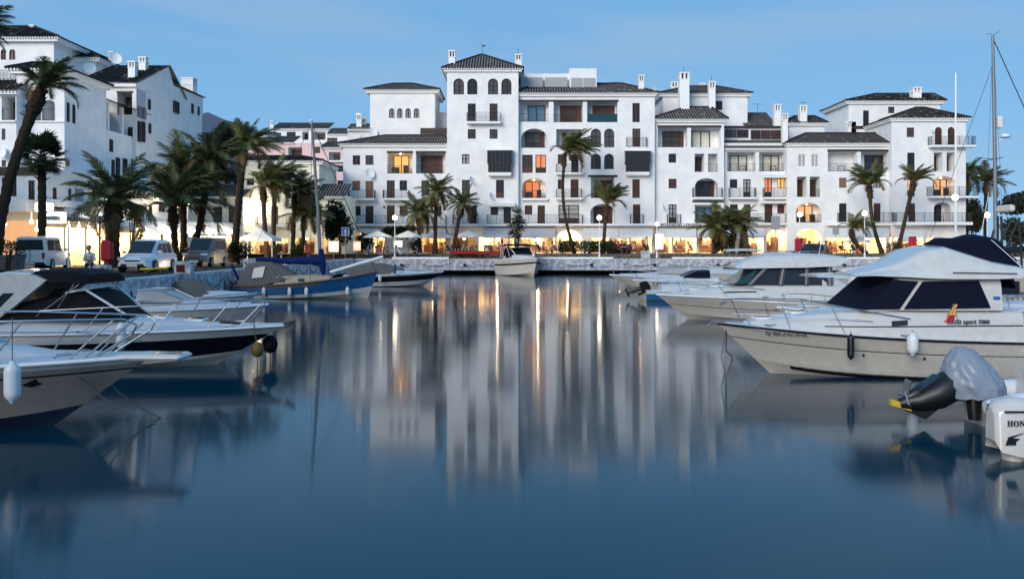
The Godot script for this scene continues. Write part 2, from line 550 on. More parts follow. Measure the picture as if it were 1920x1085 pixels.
# a framed window or door in an opening; style: p dark panes, c curtain, s shutter, t tan shutter, r red frame, l/o/m lit, g pale glazed, d door with panel
func window(pl: Transform3D, h: Array, style: String, parent: Node3D, is_door := false):
	var w0 := -0.17; var w1 := -0.07
	var u0: float = h[0] + 0.003; var u1: float = h[2] - 0.003; var v0: float = h[1] + 0.003; var v1: float = h[3] - 0.003
	var mb := MB.new()
	var fm: Material = M.wood
	if style == "s": fm = M.brown
	elif style == "t": fm = M.tan
	elif style == "r": fm = M.redwood
	elif style == "g": fm = M.trim
	var b := 0.075
	var name_ := "door" if is_door else "window"
	if h[4] > 0:
		var pts := outline([u0, v0, u1, v1, h[4]])
		var inner := outline([u0 + b, v0 + b, u1 - b, v1 - b, h[4] - b * 0.4])
		for i in pts.size():
			var j := (i + 1) % pts.size()
			mb.quad(pl * Vector3(pts[i].x, pts[i].y, w1), pl * Vector3(pts[j].x, pts[j].y, w1), pl * Vector3(inner[j].x, inner[j].y, w1), pl * Vector3(inner[i].x, inner[i].y, w1))
			mb.quad(pl * Vector3(inner[i].x, inner[i].y, w1), pl * Vector3(inner[j].x, inner[j].y, w1), pl * Vector3(inner[j].x, inner[j].y, w0), pl * Vector3(inner[i].x, inner[i].y, w0))
	else:
		pbox(mb, pl, u0, v0, u0 + b, v1, w0, w1); pbox(mb, pl, u1 - b, v0, u1, v1, w0, w1)
		pbox(mb, pl, u0 + b, v1 - b, u1 - b, v1, w0, w1); pbox(mb, pl, u0 + b, v0, u1 - b, v0 + b, w0, w1)
	var um := (u0 + u1) / 2
	var top: float = v1 - b if h[4] <= 0 else v1 - b * 1.2
	pbox(mb, pl, um - 0.045, v0 + b, um + 0.045, top, w0 + 0.01, w1 + 0.015)
	var lo := v0 + b
	if style in ["s", "t"]:
		var v := lo + 0.02
		while v < v1 - b - 0.05:
			pbox(mb, pl, u0 + b, v, u1 - b, v + 0.055, w0 + 0.01, w1 - 0.02)
			v += 0.075
	elif is_door:
		pbox(mb, pl, u0 + b, lo, u1 - b, lo + 0.55, w0 + 0.02, w1 - 0.02)
		lo += 0.55
	if style in ["p", "c", "d", "r"]:
		var nb := 2 if (v1 - lo) > 1.3 else 1
		for k in nb:
			var vv: float = lo + (v1 - h[4] * 0.6 - lo) * (k + 1) / (nb + 1.0)
			pbox(mb, pl, u0 + b, vv - 0.018, u1 - b, vv + 0.018, w0 + 0.02, w1)
	var o := put(mb, name_, fm, parent)
	mb = MB.new()
	var pts2 := outline([u0 + 0.01, v0 + 0.01, u1 - 0.01, v1 - 0.01, h[4]])
	mb.prism(pts2, pl, w0 - 0.03, w0)
	var pm: Material = {"c": M.curtain, "l": M.lit_amber, "o": M.lit_orange, "m": M.lit_peach, "g": M.curtain, "s": M.brown, "t": M.tan, "w": M.paleblind, "b": M.blueglass}.get(style, [M.pane, M.pane, M.dimcurtain, M.dimblind][rng.randi() % 4])
	put(mb, "pane", pm, o)
	return o
func railing(pl: Transform3D, u0, u1, v0, v1, w0, w1, parent: Node3D, ends := true, step := 0.13):
	var mb := MB.new()
	var r := 0.014
	var runs := [[Vector3(u0, 0, w1), Vector3(u1, 0, w1)]]
	if ends and absf(w1 - w0) > 0.2: runs.append_array([[Vector3(u0, 0, w0), Vector3(u0, 0, w1)], [Vector3(u1, 0, w0), Vector3(u1, 0, w1)]])
	for q in runs:
		var a: Vector3 = q[0]; var b: Vector3 = q[1]
		var n := int(a.distance_to(b) / step)
		for k in n + 1:
			var p := a.lerp(b, float(k) / maxi(n, 1))
			var rr := r * 0.7 if k % 8 else r * 1.6
			pbox(mb, pl, p.x - rr, v0, p.x + rr, v1, p.z - rr, p.z + rr)
		for v in [v0 + 0.06, v1]:
			mb.cyl(pl * (a + Vector3(0, v, 0)), pl * (b + Vector3(0, v, 0)), r * 1.35, -1, 5)
	put(mb, "railing", M.iron, parent)
func balcony(pl: Transform3D, x0, x1, yf, yt, depth: float, parent: Node3D):
	var a := uvp(pl, x0, yf); var b := uvp(pl, x1, yt)
	var mb := MB.new()
	pbox(mb, pl, a.x, a.y - 0.20, b.x, a.y, 0.0, depth)
	pbox(mb, pl, a.x + 0.06, a.y - 0.26, b.x - 0.06, a.y - 0.2, 0.0, depth - 0.08)
	var o := put(mb, "balcony", M.trim, parent)
	railing(pl, a.x + 0.05, b.x - 0.05, a.y, b.y, 0.02, depth - 0.06, o)
# a recessed room behind an opening
func loggia(pl: Transform3D, h: Array, style: String, rail: String, parent: Node3D):
	var dep := 1.5
	var mb := MB.new()
	var u0: float = h[0] - 0.02; var u1: float = h[2] + 0.02; var v0: float = h[1] - 0.01; var v1: float = h[3] + 0.05
	var z0 := -0.252
	mb.quad(pl * Vector3(u0, v0, z0), pl * Vector3(u0, v1, z0), pl * Vector3(u0, v1, -dep), pl * Vector3(u0, v0, -dep))
	mb.quad(pl * Vector3(u1, v1, z0), pl * Vector3(u1, v0, z0), pl * Vector3(u1, v0, -dep), pl * Vector3(u1, v1, -dep))
	mb.quad(pl * Vector3(u0, v1, z0), pl * Vector3(u1, v1, z0), pl * Vector3(u1, v1, -dep), pl * Vector3(u0, v1, -dep))
	mb.quad(pl * Vector3(u0, v0, -dep), pl * Vector3(u1, v0, -dep), pl * Vector3(u1, v0, z0), pl * Vector3(u0, v0, z0))
	pquad(mb, pl, u0, v0, u1, v1, -dep)
	var o := put(mb, "loggia", M.white, parent)
	var pb := pl * Transform3D(Basis(), Vector3(0, 0, -dep + 0.22))
	var uw: float = h[2] - h[0]
	var hh: float = h[3] - h[1]
	var dh := minf(hh - 0.25, 2.15)
	if style != "n":
		var wd: float = uw * (0.62 if uw > 1.6 else 0.8)
		var us: float = h[0] + (uw - wd) * (0.25 + 0.5 * rng.randf())
		var st: String = {"d": "s", "p": "p", "b": "b", "w": "w", "l": "l", "o": "o", "m": "m", "r": "r"}.get(style, "p")
		window(pb, [us, h[1] + 0.01, us + wd, h[1] + dh, 0.0], st, o, style == "d")
		if style == "d" or style == "p":
			mb = MB.new()
			pbox(mb, pb, us + wd + 0.02, h[1] + 0.01, minf(us + wd + 0.4, h[2] - 0.02), h[1] + dh, -0.2, -0.12)
			put(mb, "shutter", M.redwood, o)
	if style in ["l", "m", "o"]:
		mb = MB.new()
		var lp := pl * Vector3((h[0] + h[2]) / 2, h[3] - 0.16, -0.75)
		mb.ball(lp, Vector3.ONE * 0.1, 8)
		put(mb, "lamp", M.lamp_warm, o)
		omni(lp, Color(1, 0.42, 0.10), 0.28, 0.1, parent)
		# a little furniture against the light
		mb = MB.new()
		pbox(mb, pl, h[0] + uw * 0.15, h[1] + 0.02, h[0] + uw * 0.45, h[1] + 0.75, -0.9, -0.6)
		pbox(mb, pl, h[0] + uw * 0.62, h[1] + 0.02, h[0] + uw * 0.8, h[1] + 0.95, -0.8, -0.45)
		put(mb, "chair", M.wood, o)
	elif uw > 1.4 and rng.randf() < 0.7:
		mb = MB.new()
		var ut: float = h[0] + uw * rng.randf_range(0.2, 0.6)
		pbox(mb, pl, ut, h[1] + 0.68, ut + 0.7, h[1] + 0.72, -1.0, -0.5)
		pbox(mb, pl, ut + 0.05, h[1] + 0.02, ut + 0.1, h[1] + 0.68, -0.95, -0.9); pbox(mb, pl, ut + 0.6, h[1] + 0.02, ut + 0.65, h[1] + 0.68, -0.6, -0.55)
		put(mb, "table", M.wood, o)
	if rail == "r": railing(pl, h[0] + 0.01, h[2] - 0.01, h[1] + 0.0, h[1] + 0.92, -0.1, -0.12, o, false)
	elif rail == "g":
		mb = MB.new()
		pbox(mb, pl, h[0] + 0.01, h[1] + 0.02, h[2] - 0.01, h[1] + 0.98, -0.13, -0.1)
		put(mb, "glass_panel", M.greenglass, o)
	return o
# glazed wooden bay
func bay(pl: Transform3D, r: Array, parent: Node3D):
	var mb := MB.new()
	var dp := 0.75
	var u0: float = r[0]; var v0: float = r[1]; var u1: float = r[2]; var v1: float = r[3]
	var vm := v0 + (v1 - v0) * 0.43
	var base := MB.new()
	pbox(base, pl, u0 + 0.1, v0 - 0.32, u1 - 0.1, v0, 0.0, dp)
	pbox(base, pl, u0 + 0.18, v0 - 0.42, u1 - 0.18, v0 - 0.32, 0.0, dp - 0.12)
	var o := put(base, "bay_window", M.trim, parent)
	base = MB.new()
	pbox(base, pl, u0 - 0.06, v1, u1 + 0.06, v1 + 0.12, 0.0, dp + 0.1)
	put(base, "bay_roof", M.trim, o)
	pbox(mb, pl, u0, vm - 0.06, u1, vm + 0.06, 0.02, dp + 0.04)
	pbox(mb, pl, u0, v1 - 0.12, u1, v1 - 0.004, 0.02, dp + 0.04)
	pbox(mb, pl, u0 + 0.1, v0 + 0.004, u1 - 0.1, v0 + 0.1, 0.02, dp)
	for k in 7:
		var u := lerpf(u0 + 0.04, u1 - 0.04, k / 6.0)
		pbox(mb, pl, u - 0.05, vm + 0.06, u + 0.05, v1 - 0.12, dp - 0.08, dp + 0.02)
		var uu := lerpf(u0 + 0.15, u1 - 0.15, k / 6.0)
		pbox(mb, pl, uu - 0.06, v0 + 0.1, uu + 0.06, vm - 0.06, dp - 0.1, dp - 0.01)
	put(mb, "frame", M.wood, o)
	mb = MB.new()
	pbox(mb, pl, u0 + 0.03, vm, u1 - 0.03, v1 - 0.06, 0.01, dp - 0.04)
	pbox(mb, pl, u0 + 0.13, v0 + 0.05, u1 - 0.13, vm, 0.01, dp - 0.06)
	put(mb, "pane", M.pane, o)
# ---------------------------------------------------------------- tiled roofs
func roof_plane(mb: MB, A: Vector3, B: Vector3, C: Vector3, D: Vector3):
	var L := A.distance_to(B)
	var e := (B - A) / L
	var nn := (B - A).cross(C - A + D - A).normalized()
	var sl := nn.cross(e)
	var sD := (D - A).dot(e); var tD := (D - A).dot(sl); var sC := (C - A).dot(e); var tC := (C - A).dot(sl)
	mb.col = Color(0.33, 0.30, 0.28)
	mb.tri(A, B, C)
	if C.distance_to(D) > 0.01: mb.tri(A, C, D)
	var n := int(L / 0.32)
	for k in n + 1:
		var s := L * (k + 0.5) / (n + 1.0)
		var t1 := tD * s / sD if s < sD else (tC * (L - s) / (L - sC) if s > sC else lerpf(tD, tC, (s - sD) / maxf(sC - sD, 0.001)))
		var seg := maxi(1, int(t1 / 0.55))
		var tone := rng.randf_range(0.7, 1.25)
		for i in seg:
			var g := rng.randf_range(0.026, 0.055) * tone
			mb.col = Color(g * 1.12, g * 0.98, g * 0.9)
			if rng.randf() < 0.07: mb.col = Color(0.22, 0.20, 0.18)
			var ta := t1 * i / seg - (0.06 if i == 0 else 0.03); var tb := t1 * (i + 1) / seg
			var pa := A + e * s + sl * ta + nn * 0.012; var pb := A + e * s + sl * tb - nn * 0.008
			var r := 0.088
			var q := []
			for w in [[-1.0, 0.0], [-0.55, 0.8], [0.55, 0.8], [1.0, 0.0]]: q.append(e * w[0] * r + nn * w[1] * r)
			for j in 3: mb.quad(pa + q[j + 1], pa + q[j], pb + q[j], pb + q[j + 1])
			if i == 0: mb.quad(pa + q[0], pa + q[3], pa + q[2], pa + q[1])
	mb.col = Color.WHITE
# hipped roof over a box in the plane's axes (w = depth, negative behind the wall); ridge from ru0 to ru1 at height vr and depth wr
func hip_roof(pl: Transform3D, u0, u1, w0, w1, ve, vr, ru0, ru1, wr, parent: Node3D, over := 0.45):
	u0 -= over; u1 += over; w0 += over; w1 -= over
	var mb := MB.new()
	var a: Vector3 = pl * Vector3(u0, ve, w0); var b: Vector3 = pl * Vector3(u1, ve, w0); var c: Vector3 = pl * Vector3(u1, ve, w1); var d: Vector3 = pl * Vector3(u0, ve, w1)
	var r0: Vector3 = pl * Vector3(ru0, vr, wr); var r1: Vector3 = pl * Vector3(ru1, vr, wr)
	roof_plane(mb, a, b, r1, r0)
	roof_plane(mb, b, c, r1, r1)
	roof_plane(mb, c, d, r0, r1)
	roof_plane(mb, d, a, r0, r0)
	var o := put(mb, "roof", M.tile, parent)
	# ridge tiles
	mb = MB.new()
	mb.col = Color(0.06, 0.052, 0.048)
	for q in [[a, r0], [b, r1], [c, r1], [d, r0], [r0, r1]]:
		if q[0].distance_to(q[1]) > 0.05: mb.tube([q[0] + Vector3(0, 0.05, 0), q[1] + Vector3(0, 0.06, 0)], 0.11, 6)
	put(mb, "ridge_tile", M.tile, o)
	# white cornice with tile ends
	mb = MB.new()
	pbox(mb, pl, u0 + 0.10, ve - 0.20, u1 - 0.10, ve - 0.012, w1 + 0.10, w0 - 0.26)
	pbox(mb, pl, u0 + 0.20, ve - 0.40, u1 - 0.20, ve - 0.20, w1 + 0.20, w0 - 0.20)
	var n := int((u1 - u0) / 0.26)
	for k in n:
		var u: float = u0 + (u1 - u0) * (k + 0.5) / n
		pbox(mb, pl, u - 0.065, ve - 0.195, u + 0.065, ve - 0.02, w0 - 0.27, w0 - 0.03)
	put(mb, "cornice", M.trim, o)
	return o
# lean-to roof: eave in front, ridge against the wall behind
func shed_roof(pl: Transform3D, u0, u1, w0, w1, ve, vr, parent: Node3D):
	var mb := MB.new()
	var q := [pl * Vector3(u0, ve, w0), pl * Vector3(u1, ve, w0), pl * Vector3(u1, vr, w1), pl * Vector3(u0, vr, w1)]
	roof_plane(mb, q[0], q[1], q[2], q[3])
	var dn := Vector3(0, -0.08, 0)
	mb.col = Color(0.3, 0.28, 0.26)
	mb.quad(q[1] + dn, q[0] + dn, q[3] + dn, q[2] + dn)
	mb.quad(q[0] + dn, q[1] + dn, q[1], q[0]); mb.quad(q[1] + dn, q[2] + dn, q[2], q[1]); mb.quad(q[3] + dn, q[0] + dn, q[0], q[3])
	var o := put(mb, "roof", M.tile, parent)
	mb = MB.new()
	pbox(mb, pl, u0 + 0.02, ve - 0.30, u1 - 0.02, ve - 0.09, w0 - 0.5, w0 - 0.12)
	var n := int((u1 - u0) / 0.26)
	for k in n:
		var u: float = u0 + (u1 - u0) * (k + 0.5) / n
		pbox(mb, pl, u - 0.06, ve - 0.2, u + 0.06, ve - 0.085, w0 - 0.13, w0 - 0.02)
	put(mb, "cornice", M.trim, o)
	return o
func chimney(pl: Transform3D, x0, x1, ytop, ybot, w, parent: Node3D, rod := false):
	var p2 := pl * Transform3D(Basis(), Vector3(0, 0, w))
	var r := rect(p2, x0, ytop, x1, ybot)
	var mb := MB.new()
	var wd: float = r[2] - r[0]; var hh: float = r[3] - r[1]
	var ch := minf(0.75, hh * 0.4)
	pbox(mb, p2, r[0], r[1] - 0.5, r[2], r[3] - ch, -wd, 0.0)
	for k in [0.0, 0.42, 0.82]: pbox(mb, p2, r[0] + wd * k, r[3] - ch, r[0] + wd * (k + 0.18), r[3] - 0.12, -wd + 0.01, -0.01)
	pbox(mb, p2, r[0] - 0.06, r[3] - 0.12, r[2] + 0.06, r[3], -wd - 0.06, 0.06)
	pbox(mb, p2, r[0] - 0.05, r[3] - ch - 0.08, r[2] + 0.05, r[3] - ch, -wd - 0.05, 0.05)
	var o := put(mb, "chimney", M.trim, parent)
	mb = MB.new()
	pbox(mb, p2, r[0] + wd * 0.05, r[3] - ch, r[2] - wd * 0.05, r[3] - 0.14, -wd * 0.7, -wd * 0.45)
	if rod: mb.cyl(p2 * Vector3((r[0] + r[2]) / 2, r[3], -wd / 2), p2 * Vector3((r[0] + r[2]) / 2, r[3] + 0.8, -wd / 2), 0.02, -1, 4)
	put(mb, "flue", M.iron, o)
func dish(p: Vector3, r: float, parent: Node3D, turn := 0.5):
	var mb := MB.new()
	var rows := []
	for i in 5:
		var row := PackedVector3Array()
		for j in 16:
			var a := TAU * j / 16
			row.append(Vector3(cos(a) * r * i / 4.0 * 0.9, sin(a) * r * i / 4.0, 0.22 * r * pow(i / 4.0, 2)))
		rows.append(row)
	var b := Transform3D(Basis(Vector3.UP, turn) * Basis(Vector3.RIGHT, -0.35), p)
	for i in rows.size():
		for j in rows[i].size(): rows[i][j] = b * rows[i][j]
	mb.grid(rows, true)
	mb.cyl(b * Vector3.ZERO, b * Vector3(0, -0.3 * r, -0.5 * r), 0.03, -1, 5)
	mb.cyl(b * Vector3(0, -0.9 * r, 0.2 * r), b * Vector3(0, 0, 0.9 * r), 0.015, -1, 4)
	mb.ball(b * Vector3(0, 0, 0.9 * r), Vector3.ONE * 0.05, 6)
	put(mb, "satellite_dish", M.trim, parent)
func antenna(p: Vector3, hh: float, parent: Node3D):
	var mb := MB.new()
	mb.cyl(p, p + Vector3(0, hh, 0), 0.02, -1, 5)
	for k in 5: mb.cyl(p + Vector3(-0.45 + k * 0.2, hh * 0.92, -0.25), p + Vector3(-0.45 + k * 0.2, hh * 0.92, 0.25), 0.012, -1, 4)
	mb.cyl(p + Vector3(-0.5, hh * 0.92, 0), p + Vector3(0.5, hh * 0.92, 0), 0.014, -1, 4)
	put(mb, "aerial", M.iron, parent)
# fabric awning on the wall
func awning(pl: Transform3D, x0, x1, yt, yb, depth: float, parent: Node3D, m: Material, scallop := false):
	var a := uvp(pl, x0, yb); var b := uvp(pl, x1, yt)
	# the lower edge stands nearer, so find its height at that distance
	var p2 := pl * Transform3D(Basis(), Vector3(0, 0, depth))
	var a2 := uvp(p2, x0, yb); var b2 := uvp(p2, x1, yb)
	var mb := MB.new()
	var n := maxi(3, int((b.x - a.x) / 0.6))
	var rows := []
	for i in 5:
		var row := PackedVector3Array()
		for j in n * 2 + 1:
			var t := j / (n * 2.0)
			var sag := -0.05 * sin(PI * i / 4.0) - 0.02 * (j % 2)
			row.append(pl * Vector3(lerpf(lerpf(a.x, b.x, t), lerpf(a2.x, b2.x, t), i / 4.0), lerpf(b.y, a2.y + 0.25, i / 4.0) + sag, lerpf(0.02, depth, i / 4.0)))
		rows.append(row)
	mb.grid(rows, false, true)
	var lowr := PackedVector3Array(); var upr := PackedVector3Array()
	for j in n * 2 + 1:
		var q: Vector3 = rows[4][j]
		upr.append(q); lowr.append(q + Vector3(0, -0.27 + (0.06 if scallop and j % 2 else 0.0), 0.01))
	mb.grid([upr, lowr], false, true)
	var o := put(mb, "awning", m, parent)
	mb = MB.new()
	for t in [0.03, 0.97]:
		mb.cyl(pl * Vector3(lerpf(a.x, b.x, t), a2.y + 0.2, 0.02), pl * Vector3(lerpf(a2.x, b2.x, t), a2.y + 0.2, depth - 0.03), 0.02, -1, 5)
	put(mb, "awning_arm", M.alu, o)
# lit room of a shop or restaurant behind an opening
func shop(pl: Transform3D, h: Array, e: float, c: Color, parent: Node3D, lamp := true):
	var dep := 3.2
	var mb := MB.new()
	var u0: float = h[0] - 0.02; var u1: float = h[2] + 0.02; var v0: float = h[1] - 0.005; var v1: float = h[3] + 0.25
	var z0 := -0.252
	mb.quad(pl * Vector3(u0, v0, z0), pl * Vector3(u0, v1, z0), pl * Vector3(u0, v1, -dep), pl * Vector3(u0, v0, -dep))
	mb.quad(pl * Vector3(u1, v1, z0), pl * Vector3(u1, v0, z0), pl * Vector3(u1, v0, -dep), pl * Vector3(u1, v1, -dep))
	mb.quad(pl * Vector3(u0, v1, z0), pl * Vector3(u1, v1, z0), pl * Vector3(u1, v1, -dep), pl * Vector3(u0, v1, -dep))
	mb.quad(pl * Vector3(u0, v0, -dep), pl * Vector3(u1, v0, -dep), pl * Vector3(u1, v0, z0), pl * Vector3(u0, v0, z0))
	pquad(mb, pl, u0, v0, u1, v1, -dep)
	mb.quad(pl * Vector3(u0, h[3] - 0.02, z0), pl * Vector3(u1, h[3] - 0.02, z0), pl * Vector3(u1, v1, z0), pl * Vector3(u0, v1, z0))
	var o := put(mb, "shop_room", M.plaster_inside, parent)
	# counter, shelves, door frame
	mb = MB.new()
	var uw: float = h[2] - h[0]
	for k in 4:
		var uu: float = h[0] + uw * rng.randf_range(0.05, 0.75)
		pbox(mb, pl, uu, h[1] + 0.02, uu + uw * rng.randf_range(0.08, 0.22), h[1] + rng.randf_range(0.5, 1.9), -dep + 0.05, -dep + 0.4 + rng.randf())
	pbox(mb, pl, h[0] + uw * 0.1, h[1] + 0.8, h[0] + uw * 0.55, h[1] + 0.9, -2.1, -1.5)
	pbox(mb, pl, h[0] + uw * 0.12, h[1] + 0.01, h[0] + uw * 0.52, h[1] + 0.8, -2.0, -1.6)
	put(mb, "fittings", M.brown, o)
	if lamp:
		var k := maxi(1, int(uw / 3.0))
		for i in k:
			var lp := pl * Vector3(h[0] + uw * (i + 0.5) / k, h[3] - 0.1, -1.3)
			mb = MB.new()
			mb.ball(lp, Vector3(0.16, 0.12, 0.16), 8)
			put(mb, "ceiling_lamp", M.lamp_warm, o)
			omni(lp, c, 2.1 * e / k, 0.14, parent)
# ---------------------------------------------------------------- one building from a list of openings in photo pixels
func building(called: String, label: String, pl: Transform3D, box_px: Array, depth: float, items: Array, wm: Material, ground := 2.0) -> Node3D:
	var r := rect(pl, box_px[0], box_px[1], box_px[2], 470)
	r[1] = ground
	var o := thing(called, pl * Vector3((r[0] + r[2]) / 2, ground, -depth / 2), label, "building")
	var holes := []
	for it in items:
		if it[0] in ["w", "d", "a", "L", "A", "S", "V"]:
			var h := rect(pl, it[1], it[2], it[3], it[4])
			h.append(0.0)
			if it[0] == "a": h[4] = (h[2] - h[0]) * 0.5
			elif it[0] in ["A", "V"]: h[4] = (h[2] - h[0]) * 0.36
			if it[0] in ["S", "V"]: h[1] = ground + 0.02
			holes.append(h)
			it.append(h)
	var mb := MB.new()
	wall_mesh(mb, pl, r[0], r[1], r[2], r[3], holes, 0.25)
	for q in [[r[2], r[2], 0.0, -depth], [r[0], r[0], -depth, 0.0], [r[2], r[0], -depth, -depth]]:
		mb.quad(pl * Vector3(q[0], r[1], q[2]), pl * Vector3(q[1], r[1], q[3]), pl * Vector3(q[1], r[3], q[3]), pl * Vector3(q[0], r[3], q[2]))
	mb.quad(pl * Vector3(r[0], r[3], 0), pl * Vector3(r[2], r[3], 0), pl * Vector3(r[2], r[3], -depth), pl * Vector3(r[0], r[3], -depth))
	put(mb, "wall", wm, o)
	add_items(o, pl, items)
	return o
func add_items(o: Node3D, pl: Transform3D, items: Array):
	for it in items:
		var h: Array = it[-1] if it[-1] is Array else []
		match it[0]:
			"w", "a": window(pl, h, it[5], o)
			"d": window(pl, h, it[5], o, true)
			"L", "A": loggia(pl, h, it[5], it[6], o)
			"b": balcony(pl, it[1], it[2], it[3], it[4], it[5], o)
			"y": bay(pl, rect(pl, it[1], it[2], it[3], it[4]), o)
			"S", "V": shop(pl, h, it[5], it[6], o)
			"N": awning(pl, it[1], it[2], it[3], it[4], it[5], o, M[it[6]], it.size() > 7)
			"B": # dark timber lintel
				var q := rect(pl, it[1], it[2], it[3], it[4])
				var mb := MB.new()
				pbox(mb, pl, q[0], q[1], q[2], q[3], -0.1, 0.06)
				put(mb, "lintel", M.wood, o)
			"H": # ledge
				var q := rect(pl, it[1], it[2], it[3], it[4])
				var mb := MB.new()
				pbox(mb, pl, q[0], q[1], q[2], q[3], 0.002, it[5])
				put(mb, "ledge", M.trim, o)
			"R": # railing on a ledge
				var q := rect(pl, it[1], it[2], it[3], it[4])
				railing(pl, q[0], q[2], q[1], q[3], 0.02, it[5], o)
			"D": dish(pl * Vector3(uvp(pl, it[1], it[2]).x, uvp(pl, it[1], it[2]).y, 0.4), it[3], o, it[4])
			"C": chimney(pl, it[1], it[2], it[3], it[4], it[5], o, it.size() > 6)
			"T": antenna(pl * Vector3(uvp(pl, it[1], it[2]).x, uvp(pl, it[1], it[2]).y, -2.0), it[3], o)
			"X": # plain wall block: px rect, depth range
				var q := rect(pl * Transform3D(Basis(), Vector3(0, 0, it[6])), it[1], it[2], it[3], it[4])
				var mb := MB.new()
				pbox(mb, pl, q[0], q[1], q[2], q[3], it[5], it[6])
				put(mb, "parapet", M[it[7]] if it.size() > 7 else M.white, o)
			"K": # wall lantern
				var q := uvp(pl, it[1], it[2])
				var mb := MB.new()
				pbox(mb, pl, q.x - 0.08, q.y, q.x + 0.08, q.y + 0.28, 0.02, 0.18)
				put(mb, "wall_lantern", M.iron, o)

func hip_px(pl: Transform3D, x0, x1, ye, xr0, xr1, yr, depth: float, parent: Node3D, over := 0.45):
	var a := uvp(pl, x0, ye); var b := uvp(pl, x1, ye)
	var p2 := pl * Transform3D(Basis(), Vector3(0, 0, -depth / 2))
	var r0 := uvp(p2, xr0, yr); var r1 := uvp(p2, xr1, yr)
	hip_roof(pl, a.x, b.x, 0.0, -depth, a.y, r0.y, r0.x, maxf(r1.x, r0.x + 0.01), -depth / 2, parent, over)
func shed_px(pl: Transform3D, x0, x1, ye, yr, w0: float, w1: float, parent: Node3D):
	var pa := pl * Transform3D(Basis(), Vector3(0, 0, w0)); var pb := pl * Transform3D(Basis(), Vector3(0, 0, w1))
	var a := uvp(pa, x0, ye); var b := uvp(pa, x1, ye); var t := uvp(pb, x0, yr)
	shed_roof(pl, a.x, b.x, w0, w1, a.y, t.y, parent)

